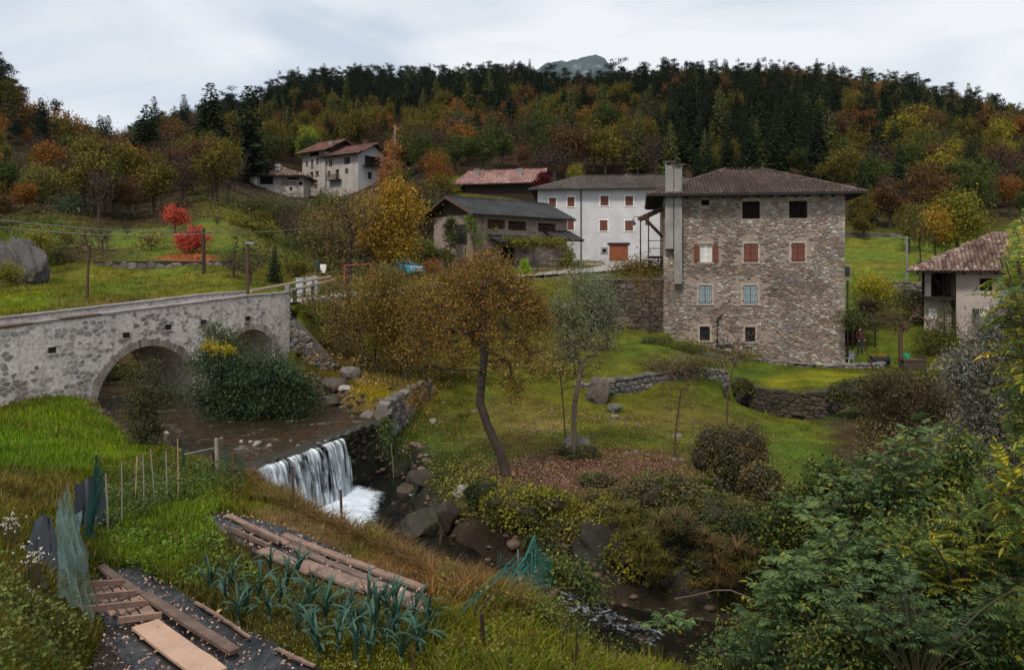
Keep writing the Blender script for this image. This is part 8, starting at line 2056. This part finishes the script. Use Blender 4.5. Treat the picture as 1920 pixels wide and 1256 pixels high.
# leeks
M_leek = lf('blue_green_leek', (.035,.085,.062), (.055,.12,.085), (.028,.07,.052), dom='mix', var=.5, trans=.12, rough=.4); M_shank = plain('pale_leek_shank', (.13,.20,.12), .6, (.08,.14,.08), 2)
def leek_leaf(L_, bend, wid, seed):
    n = 9; V = []; C = []; d = Vector((0, .18, 1)).normalized(); p = Vector((0, 0, 0)); r = random.Random(seed)
    for i in range(n + 1):
        t_ = i / n; w_ = wid * (.55 + .7 * t_) * (1 - t_ ** 3.5) + .001; fold = .45 * w_
        up_ = Vector((0, -d.z, d.y)).normalized()
        V += [tuple(p + Vector((-w_, 0, 0)) + up_ * fold), tuple(p), tuple(p + Vector((w_, 0, 0)) + up_ * fold)]; C += [(r.random() * .3 + .3 * t_, .4, 0)] * 3
        p = p + d * (L_ / n); d = (d + Vector((0, bend * (.25 + t_ * 1.8), -bend * t_ * 2.0)) * .16).normalized()
    Fq = []
    for i in range(n): Fq += [(3*i, 3*i+1, 3*i+4, 3*i+3), (3*i+1, 3*i+2, 3*i+5, 3*i+4)]
    return np_mesh('leaf', np.array(V), np.array(Fq), np.array(C), True, M_leek)
LL = [leek_leaf(L_, b_, w_, i) for i, (L_, b_, w_) in enumerate(((.62,.25,.026),(.70,.7,.028),(.66,1.3,.030),(.60,2.1,.030),(.72,1.0,.026),(.5,.1,.022)))]
shank = MB().tube([(0,0,-.03),(0,0,.06),(0,0,.14)], [.020,.024,.026], 8).mesh('stem', M_shank)
LK = [(394,1118),(463,1156),(505,1166),(438,1118),(553,1195),(584,1147),(587,1209),(641,1183),(621,1141),(692,1152),(632,1229),(726,1220),(740,1200),(797,1217),(680,1200),(743,1147),(771,1178),(507,1076),(554,1093),(692,1240),(666,1254),(785,1234),(751,1249),(536,1115),(706,1172),(484,1130),(655,1160),(812,1190),(425,1140),(448,1175),(525,1140),(572,1170),(610,1175),(665,1200),(702,1215),(722,1165),(600,1235)]
rl = random.Random(8)
for i, (a, b_) in enumerate(LK):
    p = gp(a, b_, up=-.01); o = empty('leek', tuple(p), rl.uniform(0, 6.28)); sc_l = rl.uniform(.68, .92); o.scale = (sc_l,) * 3; o.rotation_euler = (rl.uniform(-.14, .14), rl.uniform(-.14, .14), rl.uniform(0, 6.28))
    row = 'nearest the left sheet' if b_ > 1190 else ('in the middle of the bed' if b_ > 1140 else 'at the far side of the bed')
    LBL = {(394,1118): 'lone spiky leek at the left end of the bed, apart from the others', (797,1217): 'tall upright leek at the right end of the bed', (507,1076): 'dark leek standing right before the pinkish board', (554,1093): 'straight narrow leek overlapping the long pinkish board'}
    tag(o, LBL.get((a, b_), 'blue green leek with arching leaves ' + row), 'leek', 'leeks in the garden bed')
    link('stem', shank, o)
    nl_ = 12
    for k in range(nl_):
        side = k % 2; a_ = side * math.pi + rl.uniform(-.45, .45) + (k * .12); li = rl.choice((0, 1, 2, 2, 3, 4, 4) if k < 9 else (5, 0))
        link('leaf', LL[li], o, loc=(0, 0, .04 + .012 * k), rot=(rl.uniform(-.15, .25), 0, a_), scl=rl.uniform(.8, 1.12))
# =================================================================== ground cover
rg = np.random.default_rng(42)
FILMS = [FILM_A, FILM_B]
hx0, hx1 = W(1240, 0, 50).x, W(1590, 0, 48).x
def allowed(x, y):
    ok = (poly_sd(x, y, RIV_UP) > .15) & (poly_sd(x, y, RIV_LO) > .25)
    for f in FILMS: ok &= poly_sd(x, y, f) > .02
    u = (x - BR_A[0]) * math.cos(BR_R) + (y - BR_A[1]) * math.sin(BR_R); v = -(x - BR_A[0]) * math.sin(BR_R) + (y - BR_A[1]) * math.cos(BR_R)
    ok &= ~((u > -14) & (u < 9.9) & (v > -.05) & (v < BW + .1))
    u = (x - sh.X0) * sh.c + (y - sh.Y0) * sh.s; v = -(x - sh.X0) * sh.s + (y - sh.Y0) * sh.c
    ok &= ~((u > -.1) & (u < L + .1) & (v > -.1) & (v < Wd))
    rdist = np.full(x.shape, 99.0)
    for i in range(len(ROAD) - 1):
        a = np.array(ROAD[i]); b = np.array(ROAD[i + 1]); e_ = b - a; t_ = np.clip(((x - a[0]) * e_[0] + (y - a[1]) * e_[1]) / (e_ @ e_), 0, 1)
        rdist = np.minimum(rdist, np.hypot(x - a[0] - e_[0] * t_, y - a[1] - e_[1] * t_) - i * .18)
    return ok & (rdist > 1.6)
def scatter(N, px0, px1, D0, D1):
    a = rg.uniform(px0, px1, N); iv = rg.uniform(1 / D1, 1 / D0, N); D_ = 1 / iv; x = (a - 960) / F * D_
    k = allowed(x, D_); x = x[k]; D_ = D_[k]; return x, D_, H(x, D_), a[k]
def blades(name, label, N, px0, px1, D0, D1, hgt, wid, mat, tone=(.8, 1.7), mask=None, lean=.5, seg=1, hue=None):
    x, y, z, a = scatter(N, px0, px1, D0, D1)
    if mask is not None: k = mask(x, y, z, a); x, y, z, a = x[k], y[k], z[k], a[k]
    n = len(x); dens = vnoise(x, y, .7, 3, 33); h = hgt * (.35 + 1.3 * dens) * rg.uniform(.5, 1.3, n); w_ = wid * np.sqrt(y / D0) * rg.uniform(.7, 1.3, n)
    th = rg.uniform(0, 2 * math.pi, n); dx = np.cos(th); dy = np.sin(th)
    th2 = rg.uniform(0, 2 * math.pi, n); ln = lean * rg.uniform(.2, 1.4, n) * h; lx = np.cos(th2) * ln; ly = np.sin(th2) * ln
    c = ground_col(x, y, z) * rg.uniform(tone[0], tone[1], (n, 1)); c[:, 0] *= rg.uniform(.8, 1.35, n); c[:, 2] *= .8
    dr = rg.random(n)[:, None] < .08; c = np.where(dr, np.array((.24, .18, .07)) * rg.uniform(.5, 1.2, (n, 1)), c)
    if hue is not None: c = hue(x, y, z, c)
    b0 = np.stack([x - dx * w_ / 2, y - dy * w_ / 2, z - .02], -1); b1 = np.stack([x + dx * w_ / 2, y + dy * w_ / 2, z - .02], -1)
    tip = np.stack([x + lx, y + ly, z + h], -1)
    if seg == 1:
        V = np.stack([b0, b1, tip], 1).reshape(-1, 3); Fq = np.arange(n * 3).reshape(-1, 3); C = np.repeat(c, 3, 0)
    else:
        m0 = np.stack([x - dx * w_ * .4 + lx * .3, y - dy * w_ * .4 + ly * .3, z + h * .6], -1); m1 = np.stack([x + dx * w_ * .4 + lx * .3, y + dy * w_ * .4 + ly * .3, z + h * .6], -1)
        tip[:, 2] -= h * .12
        V = np.stack([b0, b1, m1, m0, tip], 1).reshape(-1, 3); i0 = np.arange(n) * 5
        Fq = [np.stack([i0, i0 + 1, i0 + 2, i0 + 3], -1), np.stack([i0 + 3, i0 + 2, i0 + 4], -1)]; C = np.repeat(c, 5, 0)
    tag(link(name, np_mesh(name, V, Fq, C, False, mat)), label, None, None, 'stuff')
M_grass = attr_mat('grass_blade', .8, .3, spec=.08)
def bankmask(x, y, z, a): return rg.random(len(x)) < .9
blades('grass', 'long bright grass on the near left bank', 120000, -60, 470, 6, 30, .20, .012, M_grass, seg=2)
blades('grass', 'grass and weeds in and around the kitchen garden', 60000, 200, 1250, 8, 20, .09, .012, M_grass, seg=2)
dry = lambda x, y, z, a: (vnoise(x, y, .8, 3, 51) > .36)
def dryhue(x, y, z, c):
    q = rg.random(len(x))[:, None]; return np.where(q < .55, np.array((.22, .14, .06)) * rg.uniform(.5, 1.3, (len(x), 1)), c * .9)
def fence_strip(x, y, z, a):
    return (poly_sd(x, y, [(-6.6,19.8),(-4.6,18.6),(-2.8,17.4),(-1.2,16.2),(.2,15.2),(.6,14.0),(.3,12.2),(-.6,12.3),(-1.6,14.0),(-3.4,16.0),(-6.0,17.8)]) < .2) & dry(x, y, z, a)
blades('dry_grass', 'tangled reddish dry grass on the bank between the planks and the stream', 90000, 380, 1060, 11, 21, .26, .011, M_grass, mask=fence_strip, lean=1.6, seg=2, hue=dryhue)
blades('grass', 'short orchard turf on the right bank of the stream', 125000, 700, 2050, 17, 49, .075, .016, M_grass)
blades('grass', 'rough turf on the bank above the weir', 30000, 540, 900, 28, 50, .12, .03, M_grass)
blades('grass', 'rough meadow grass behind the bridge', 60000, -60, 640, 31, 85, .16, .035, M_grass)
blades('grass', 'meadow grass on the slopes right of the stone house', 44000, 1560, 2100, 45, 112, .13, .035, M_grass)
blades('grass', 'grass round the village houses', 30000, 740, 1300, 60, 125, .18, .05, M_grass)
# leafy weeds
def weeds(name, label, N, px0, px1, D0, D1, hgt, leaf, mat, mask=None, ratio=.8, up=1.2, clump=.5, th=.42):
    x, y, z, a = scatter(N, px0, px1, D0, D1); k = vnoise(x, y, clump, 3, 61) > th
    if mask is not None: k &= mask(x, y, z, a)
    x, y, z = x[k], y[k], z[k]; hh = rg.random(len(x)) * hgt * (.4 + 1.2 * vnoise(x, y, .6, 2, 62)); P = np.stack([x, y, z + hh], -1)
    V, F_, q = leaf_geo(P, leaf, rg, ratio, .0, up, hexa=leaf > .05); C = leaf_cols(len(P), q, rg, np.clip(hh / hgt, 0, 1))
    tag(link(name, np_mesh(name, V, F_, C, False, mat)), label, None, None, 'stuff')
def pmask(*pts):
    poly = [tuple(gp(*p).xy) for p in pts]; return lambda x, y, z, a: poly_sd(x, y, poly) < .1
M_br0 = lf('low_nettle_leaf', (.07,.10,.025), (.11,.15,.03), (.15,.15,.035), (.08,.07,.03), dom='leaf', var=.9)
M_nettle = lf('nettle_leaf', (.04,.075,.022), (.07,.11,.03), (.10,.13,.035), (.05,.06,.03), dom='leaf', var=.8)
weeds('weeds', 'bright leafy weeds filling the middle of the kitchen garden', 42000, 160, 520, 9.5, 20.5, .13, .06, M_herb, pmask((200,1000),(240,960),(330,900),(400,900),(440,920),(400,960),(390,1000),(450,1050),(470,1090),(380,1110),(300,1080),(200,1050)), th=.25)
weeds('weeds', 'low green clover and soil weeds between the leeks', 22000, 360, 880, 9.6, 14.5, .06, .03, M_ivyy, pmask((365,1100),(480,1075),(600,1110),(800,1165),(860,1256),(600,1256),(470,1190)), th=.35)
weeds('weeds', 'mixed leafy weeds over the left bank', 16000, -60, 230, 6, 19, .16, .04, M_br0, th=.5)
weeds('weeds', 'nettles and brambles covering the lower left corner', 15000, -60, 330, 5.2, 10.8, .26, .045, M_br0, lambda x, y, z, a: poly_sd(x, y, FILM_A) > .05, th=.25, up=.8)
weeds('weeds', 'green vines on the bean stakes and garden edge', 20000, 180, 460, 13.5, 21, .45, .05, M_nettle, pmask((180,1010),(185,905),(330,880),(470,895),(455,925),(340,945),(260,985)), th=.42, up=.6)
weeds('weeds', 'low herbs on the bank among the dry grass', 26000, 440, 1060, 11.5, 20, .16, .04, M_ivyy, fence_strip, th=.52)
weeds('undergrowth', 'brambles and herbs filling the bottom centre of the bank', 30000, 820, 1500, 6.5, 13.0, .30, .05, lf('bramble_leaf', (.05,.075,.02), (.10,.12,.025), (.19,.19,.03), (.17,.085,.035), (.06,.09,.03), dom='leaf', var=.8), th=.44, up=.7)
blades('tall_grass', 'long yellow green grass in the bottom centre of the bank', 50000, 800, 1500, 6.5, 13.6, .30, .012, M_grass, tone=(.9, 2.2), lean=.9, seg=2)
weeds('undergrowth', 'low creeping leaves on the orchard slope', 30000, 820, 2050, 19, 46, .08, .06, M_ivyy, th=.56)
weeds('undergrowth', 'dark creeping growth on the banks of the lower stream', 60000, 700, 1700, 14, 25, .3, .07, M_ivyy, lambda x, y, z, a: poly_sd(x, y, RIV_LO) < 2.0, th=.28)
weeds('undergrowth', 'brown brambles and dead growth in the gully on the right', 30000, 1560, 1960, 20, 44, .8, .10, lf('gully_leaf', (.07,.045,.025), (.05,.05,.02), (.11,.08,.03), (.16,.12,.05), dom='leaf', var=.9), lambda x, y, z, a: (a > 1590 + (y - 20) * 1.2) & (y < 42), th=.12)
weeds('undergrowth', 'ivy and creeping plants carpeting the overhanging bank', 46000, 800, 1560, 15.5, 22.5, .22, .065, M_ivyb, lambda x, y, z, a: poly_sd(x, y, [(-1.3,20.2),(0.2,18.9),(1.5,18.2),(3,17.3),(5,17.0),(8.5,17.6),(8.5,21.5),(4,21.2),(1.6,20.3),(-.6,21.4)]) < .1, th=.12, up=.6)
blades('sedge', 'hanging sedge and grass over the overhanging bank', 30000, 800, 1560, 15.5, 21, .34, .012, M_grass, tone=(1.2, 2.6), lean=1.3, seg=2, mask=lambda x, y, z, a: (poly_sd(x, y, RIV_LO) < 1.5) & (vnoise(x, y, .5, 3, 71) > .5))
weeds('undergrowth', 'rank growth under the thicket right of the bridge', 26000, 560, 1080, 36, 62, .7, .12, M_goldthin, th=.42)
weeds('undergrowth', 'brush and herbs at the foot of the left slope', 26000, -60, 760, 60, 130, 1.4, .22, lf('brush_leaf', (.05,.055,.02), (.09,.075,.03), (.12,.11,.025), (.06,.04,.025), dom='leaf', var=.9), lambda x, y, z, a: (a < 175) | (a > 435) | (y > 80), th=.5)
# fallen leaves
def litter(name, label, px, py, rx, ry, N, size, cols, D_ok=(5, 130), z_up=.015, poly=None):
    if poly is not None:
        P = np.array(poly); x = rg.uniform(P[:,0].min(), P[:,0].max(), N); y = rg.uniform(P[:,1].min(), P[:,1].max(), N); k = poly_sd(x, y, poly) < -.02; x, y = x[k], y[k]
    else:
        u = rg.normal(0, .5, N) * rx + px; v = rg.normal(0, .45, N) * ry + py
        Q = [gp(float(a), float(b)) for a, b in zip(u[:0], v[:0])]
        D_ = 6.0 * F / np.maximum(v - HOR, 5)
        if D_ok[0] > 50: D_ = rg.uniform(D_ok[0], D_ok[1], N)
        for _ in range(5): x = (u - 960) / F * D_; zz = H(x, D_); D_ = np.clip(zz * F / (HOR - v), D_ok[0], D_ok[1]) if D_ok[0] < 50 else D_
        x = (u - 960) / F * D_; y = D_; k = allowed(x, y) & (y > D_ok[0] + .01) & (y < D_ok[1] - .01); x, y = x[k], y[k]
    n = len(x); P = np.stack([x, y, H(x, y) + z_up + rg.random(n) * .02], -1)
    V, F_, q = leaf_geo(P, size, rg, .7, 0, 3.5); tag(link(name, np_mesh(name, V, F_, leaf_cols(n, q, rg), False, lf(label.replace(' ', '_')[:40], *cols, dom='leaf', var=.6, trans=.1))), label, None, None, 'stuff')
litter('fallen_leaves', 'brown and pinkish leaf litter under the orchard trees', 1095, 885, 205, 46, 9500, .06, ((.22,.115,.08),(.13,.06,.04),(.30,.18,.13),(.10,.05,.03)), (18, 30))
litter('fallen_leaves', 'yellow and brown leaves scattered over the orchard grass', 1050, 800, 420, 110, 9000, .07, ((.24,.17,.05),(.20,.11,.05),(.12,.07,.04)), (18, 46))
litter('fallen_leaves', 'scattered yellow leaves on the lawn above the river wall', 690, 715, 110, 26, 2600, .09, ((.35,.24,.05),(.25,.12,.05),(.40,.30,.10)), (27, 40))
litter('fallen_leaves', 'red leaves fallen round the red trees', 360, 486, 46, 6, 900, .16, ((.45,.08,.04),(.35,.12,.05)), (55, 70))
litter('fallen_leaves', 'pale fallen leaves on the left black sheet', 0, 0, 0, 0, 1900, .045, ((.48,.30,.21),(.30,.16,.11),(.50,.38,.28)), poly=FILM_A, z_up=.055)
litter('fallen_leaves', 'pale fallen leaves on the right black sheet', 0, 0, 0, 0, 1900, .05, ((.55,.34,.24),(.42,.22,.15),(.60,.45,.33)), poly=FILM_B, z_up=.055)
# white daisies on the left bank
def daisies(px, py, D, n, lab, seed):
    r = np.random.default_rng(seed); c = W(px, py, D); o = empty('white_flowers', (c.x, c.y, c.z - .35)); tag(o, lab, 'flowers')
    P = r.normal(0, 1, (n, 3)) * (.09, .08, .08) + (0, 0, .35); T = MB()
    for p in P[::2]: T.tube([(p[0]*.3, p[1]*.3, -.25), tuple(p)], .004, 3, False)
    T.build('stems', M_stemg, o)
    V, F_, q = leaf_geo(np.repeat(P, 5, 0) + r.normal(0, .006, (n*5, 3)), .022, r, .6, 0, 1.0); link('petals', np_mesh('petals', V, F_, leaf_cols(n*5, q, r), False, lf('white_petal', (.75,.75,.70), (.68,.68,.62), dom='leaf', var=.2)), o)
daisies(18, 978, 10.6, 30, 'white flower clump at the left edge above the black tarpaulin', 1); daisies(64, 1042, 9.8, 46, 'white flower clump in front of the black tarpaulin', 2); daisies(50, 1132, 9.2, 60, 'lowest white flower clump on the left bank', 3)
# =================================================================== near shrubs on the right
def compound(name, pairs, L_, lw, ll, mat, droop, seed):
    """a compound leaf: a bent stalk with paired folded leaflets and one at the tip"""
    r = random.Random(seed); V = []; Fq = []; C = []; p = Vector((0,0,0)); d = Vector((0, 1, .25)).normalized(); pts = [p.copy()]; n = pairs + 2
    for i in range(n): p = p + d * L_ / n; d = (d + Vector((0, 0, -droop / n))).normalized(); pts.append(p.copy())
    tb = MB().tube(pts, [.004 * L_ / .4] * len(pts), 3, False); V += tb.v; Fq4 = list(tb.f); C += [(.2, .5, 0)] * len(V)
    def leaflet(b0, dirv, L2, w2):
        dirv = dirv.normalized(); sd_ = dirv.cross(Vector((0,0,1))).normalized() * w2 / 2; up_ = Vector((0,0,1)) * w2 * .18; n0 = len(V); dz = Vector((0,0,-L2*.18))
        V.extend([tuple(b0), tuple(b0 + dirv*L2*.25 + sd_*.85 + up_), tuple(b0 + dirv*L2*.62 + sd_*.8 + up_ + dz*.4), tuple(b0 + dirv*L2 + dz), tuple(b0 + dirv*L2*.62 - sd_*.8 + up_ + dz*.4), tuple(b0 + dirv*L2*.25 - sd_*.85 + up_), tuple(b0 + dirv*L2*.45 + dz*.2)])
        g = r.random(); h_ = r.random()
        C.extend([(g, h_, 0)] * 7); Fq4.extend([(n0, n0+1, n0+2, n0+6), (n0+6, n0+2, n0+3), (n0+6, n0+3, n0+4), (n0, n0+6, n0+4, n0+5)])
    for i in range(pairs):
        b0 = pts[i + 2]; dd = (pts[i + 2] - pts[i + 1]).normalized(); f = 1 - .35 * abs(i / pairs - .4)
        for s in (-1, 1): leaflet(b0, Vector((s, dd.y * .45, dd.z * .4 - .12 + r.uniform(-.12, .12))), ll * f * r.uniform(.85, 1.1), lw * f)
    leaflet(pts[-1], d, ll, lw)
    me = bpy.data.meshes.new(name); me.from_pydata(V, [], Fq4); me.materials.append(mat)
    at = me.color_attributes.new('Col', 'FLOAT_COLOR', 'POINT'); at.data.foreach_set('color', np.array([(*c, 1) for c in C], np.float32).ravel()); return me
def gmat(nm, *c): return lf(nm, *c, dom='mix', var=1.0, trans=.22, rough=.4)
M_elder = gmat('elder_leaf', (.040,.070,.026), (.060,.100,.036), (.10,.15,.045), (.075,.11,.03), (.34,.29,.025))
M_ail = gmat('tree_of_heaven_leaf', (.045,.085,.02), (.07,.12,.024), (.12,.16,.025), (.30,.27,.02), (.60,.34,.015))
M_ash = gmat('dark_compound_leaf', (.024,.046,.018), (.040,.070,.026), (.06,.095,.032), (.12,.14,.03))
EL = [compound('leaf', 3, .30, .075, .17, M_elder, .5, i) for i in range(3)]
AL = [compound('leaf', 9, .55, .042, .125, M_ail, .6 + .2 * i, i + 10) for i in range(4)]
AS = [compound('leaf', 5, .36, .05, .12, M_ash, .5, i + 20) for i in range(3)]
def frond_shrub(name, label, base, tips, protos, per, scale, seed, wood=M_stemg, r0=.02, part=.5, curve=.25, cat='shrub', cap=300, elev=.3):
    r = random.Random(seed); B = Vector(base); root = empty(name, tuple(B)); tag(root, label, cat); cnt = 0; extra = []
    for T in tips:
        T = Vector(T); mid = B.lerp(T, .5) + Vector((0, 0, (T - B).length * curve)) + Vector((r.uniform(-.1,.1), r.uniform(-.1,.1), 0)); pts = [B * (1-t_)**2 + mid * 2*t_*(1-t_) + T * t_*t_ for t_ in [k/8 for k in range(9)]]
        MB().tube([p - B for p in pts], [r0 * (1 - .75 * k / 8) for k in range(9)], 5, False).build('stem', wood, root)
        for k in range(per):
            t_ = part + (1 - part) * (k + .6) / per; q = min(7, int(t_ * 8)); p = pts[q].lerp(pts[q + 1], t_ * 8 - q) - B; d = (pts[q + 1] - pts[q]).normalized()
            a = k * 2.4 + r.uniform(-.5, .5); o_ = Vector((math.cos(a), math.sin(a), r.uniform(elev - .25, elev + .35))).normalized()
            if k == per - 1: o_ = (o_ + d * 1.2).normalized()
            qt = o_.to_track_quat('Y', 'Z'); s_ = scale * r.uniform(.7, 1.2)
            if cnt < cap:
                f = link('leaf', protos[r.randrange(len(protos))], root, loc=p, rot=qt.to_euler(), scl=s_); cnt += 1
            else: extra.append((p, qt, s_, protos[r.randrange(len(protos))]))
    if extra:
        V = []; Fq = []; C = []; n0 = 0
        for p, qt, s_, me in extra:
            M = qt.to_matrix()
            V += [tuple(M @ (v.co * s_) + p) for v in me.vertices]; Fq += [tuple(i + n0 for i in f.vertices) for f in me.polygons]; C += [tuple(c.color) for c in me.color_attributes[0].data]; n0 = len(V)
        me2 = bpy.data.meshes.new('foliage'); me2.from_pydata(V, [], Fq); me2.materials.append(extra[0][3].materials[0]); at = me2.color_attributes.new('Col', 'FLOAT_COLOR', 'POINT'); at.data.foreach_set('color', np.array(C, np.float32).ravel()); tag(link('foliage', me2, root), kind='stuff')
    return root
rz_ = random.Random(21)
def tips(n, D, *lobs, dd=.8):
    out = []
    for i in range(n):
        l = lobs[i % len(lobs)]; a = rz_.uniform(0, 6.28); q = rz_.random() ** .5; out.append(W(l[0] + math.cos(a) * q * l[2], l[1] + math.sin(a) * q * l[3], D + rz_.uniform(-dd, dd) + (l[4] if len(l) > 4 else 0)))
    return out
frond_shrub('elder_bush', 'tall many stemmed elder with drooping green leaves in the right foreground', W(1640,1140,11.8), tips(26, 11.8, (1600,870,90,50), (1700,830,60,50), (1560,930,80,50), (1680,920,90,50), (1730,800,26,26), (1520,960,60,40)), EL, 11, .88, 1, r0=.018)
frond_shrub('elder_bush', 'low elder bush at the left edge of the right foreground thicket', W(1500,1250,10.2), tips(22, 10.2, (1480,1060,70,60), (1560,1080,80,60), (1450,1150,50,50), (1600,1020,60,50)), EL, 11, .78, 2, r0=.014)
frond_shrub('tree_of_heaven', 'long feathery leaf sprays with yellow leaflets entering from the right edge', G(2070,8.4), tips(33, 8.2, (1900,480,36,50), (1908,430,22,26), (1898,545,22,36), (1918,640,8,40), (1905,840,20,50), (1890,960,40,50), (1918,720,8,50), (1880,900,30,40), (1905,520,30,40), dd=.5), AL, 9, .80, 3, M_bark, .028, .5, .12, 'tree', elev=.12)
frond_shrub('young_ailanthus', 'bushy plant with yellow and orange leaflets low in the right foreground', W(1800,1200,9.2), tips(24, 9.2, (1780,1040,70,50), (1840,980,60,50), (1740,1090,60,50), (1870,1080,60,60), (1820,960,40,24), (1700,1000,40,40)), AL, 7, .62, 4, M_bark, .018)
frond_shrub('ash_bush', 'dark green bush in the bottom right corner', W(1720,1300,8.0), tips(26, 8.4, (1640,1180,80,60), (1740,1190,80,60), (1860,1190,70,60), (1580,1120,60,50), (1900,1120,40,50), (1680,1090,50,40)), AS, 8, .72, 5, M_stemg, .014)
frond_shrub('ash_bush', 'dark leafy bush hanging over the stream at the lower right', W(1440,1290,9.6), tips(18, 9.8, (1400,1190,50,40), (1460,1200,50,50), (1520,1170,50,50), (1380,1230,40,30)), AS, 8, .66, 6, M_stemg, .012)
frond_shrub('walnut_seedling', 'small sapling with pale yellow green leaves over the rapids', W(1285,1205,12.4), tips(4, 12.4, (1262,1160,26,10), (1250,1180,26,8), dd=.2), EL, 5, .8, 7, M_twig, .01, .4)
# climbing leaves that fill the thickets
def thick(name, label, D, lobs, N, leaf, mat, seed, K=200, cat='bramble', ratio=.62, sig=.12):
    g = W(lobs[0][0], lobs[0][1] + lobs[0][3], D); t = [g, g + Vector((0, 0, .1))]
    make_tree(name, label, cat, tuple(g), t, LOB(D, *lobs), K, N, leaf, mat, M_stemg, .015, seed, part=('stems', 'leaves'), sig=sig, ratio=ratio, hexa=True, up=1.0, hole=.40, sc=.35, rt=.003)
M_br1 = lf('dark_bramble_leaf', (.02,.038,.015), (.036,.062,.022), (.07,.10,.025), (.17,.17,.025), (.03,.05,.02), dom='leaf', var=.8, rough=.4)
M_br2 = lf('mid_bramble_leaf', (.04,.07,.024), (.06,.10,.03), (.12,.15,.03), (.24,.21,.025), dom='leaf', var=.8, rough=.4)
thick('bramble', 'dark bramble mass beneath the tall elder', 11.4, ((1600,1060,90,60),(1680,1040,90,60),(1540,1130,70,60),(1640,990,80,40)), 9000, .075, M_br1, 201, 300)
thick('bramble', 'green bramble mass along the right edge of the foreground', 9.6, ((1800,1110,80,60),(1880,1020,60,70),(1760,1010,60,50),(1870,960,50,40)), 8000, .065, M_br2, 202, 300)
thick('bramble', 'dark bramble filling the bottom right of the view', 8.6, ((1600,1210,90,50),(1740,1220,90,40),(1860,1200,80,50),(1500,1230,60,40)), 9000, .055, M_br1, 203, 320)
thick('bramble', 'bramble spilling over the near bank beside the rapids', 10.8, ((1420,1200,60,40),(1360,1240,60,26),(1460,1150,46,40)), 5000, .055, M_br2, 204, 200)
thick('bramble', 'green herbs and vines behind the near teal net', 12.0, ((1010,1170,50,40),(1060,1210,60,40),(960,1200,40,40),(1130,1240,60,26)), 5200, .05, M_br2, 205, 220)
thick('bramble', 'yellow green vine leaves over the fold of the teal nets', 13.2, ((985,1130,20,30),(1000,1150,26,26)), 1100, .07, M_herb, 206, 60)
thick('bramble', 'pale herbs on the bank right of the teal nets', 14.4, ((1070,1075,40,26),(1040,1060,24,18),(1110,1100,26,16)), 2200, .06, M_br2, 207, 100)
thick('bramble', 'dark bush hanging on the right bank before the brown gully', 16.5, ((1500,960,60,50),(1560,900,60,40),(1470,1010,50,50)), 6000, .085, M_br1, 208, 240)
thick('bramble', 'green bush on the slope between the elder and the silver shrub', 15.5, ((1760,900,60,50),(1800,860,50,50),(1720,950,60,40)), 5600, .085, M_br2, 209, 240)
thick('bramble', 'green bramble bank beyond the right end of the silver shrub', 20.0, ((2000,800,70,90),(2070,900,80,70),(1980,700,50,50)), 5000, .10, M_br2, 211, 200)
thick('bramble', 'dark weeds on the bank below the weir crest', 25.0, ((735,830,14,26),(745,850,16,14),(725,800,12,14)), 1500, .075, M_br1, 210, 80)
# dry seed stalks and bare sticks
for i in range(16):
    a = rz_.uniform(1050, 1190); b_ = rz_.uniform(1180, 1256); p = gp(a, min(b_ + 40, 1300)); h = rz_.uniform(.35, .7)
    m_ = MB().tube([(0,0,0),(.01,0,h*.5),(.02,0,h)], [.006,.008,.009], 5); tag(link('dry_stalk', m_.mesh('dry_stalk', M_wood_dk), loc=p), 'dark dry seed stalk in the bottom centre weeds', 'stalk', 'dark dry stalks in the bottom centre weeds')
def stick(lab, pts, r_, mat=M_bark_g): rope('fallen_branch', lab, [W(*p) for p in pts], r_, mat); bpy.data.objects[-1] if False else None
stick('pale bare branch arching over the dark pool below the rock', [(1265,1122,15.2),(1300,1116,15.0),(1340,1106,14.8),(1370,1106,14.6),(1400,1118,14.2),(1430,1135,13.8)], .012)
stick('pale forked twig rising by the teal nets', [(1098,1118,14.2),(1096,1090,14.2),(1090,1070,14.2),(1083,1050,14.2)], .012)
stick('bare stem standing against the weir end', [(738,895,24.0),(736,860,24.2),(733,830,24.4)], .012)
# the valley air: one closed box of thin even haze, sky outside it
mh, nh_, ph_, oh_ = new_mat('valley_air'); nh_.nodes.remove(ph_)
pv = nh_.nodes.new('ShaderNodeVolumePrincipled'); pv.inputs['Color'].default_value = (.80, .87, 1, 1); pv.inputs['Density'].default_value = .00002; pv.inputs['Anisotropy'].default_value = .1
nh_.links.new(pv.outputs[0], oh_.inputs['Volume'])
tag(MB().box(-2600, 2600, -40, 3600, -12, 900).build('haze', mh), 'thin blue autumn haze filling the valley', None, None, 'stuff')
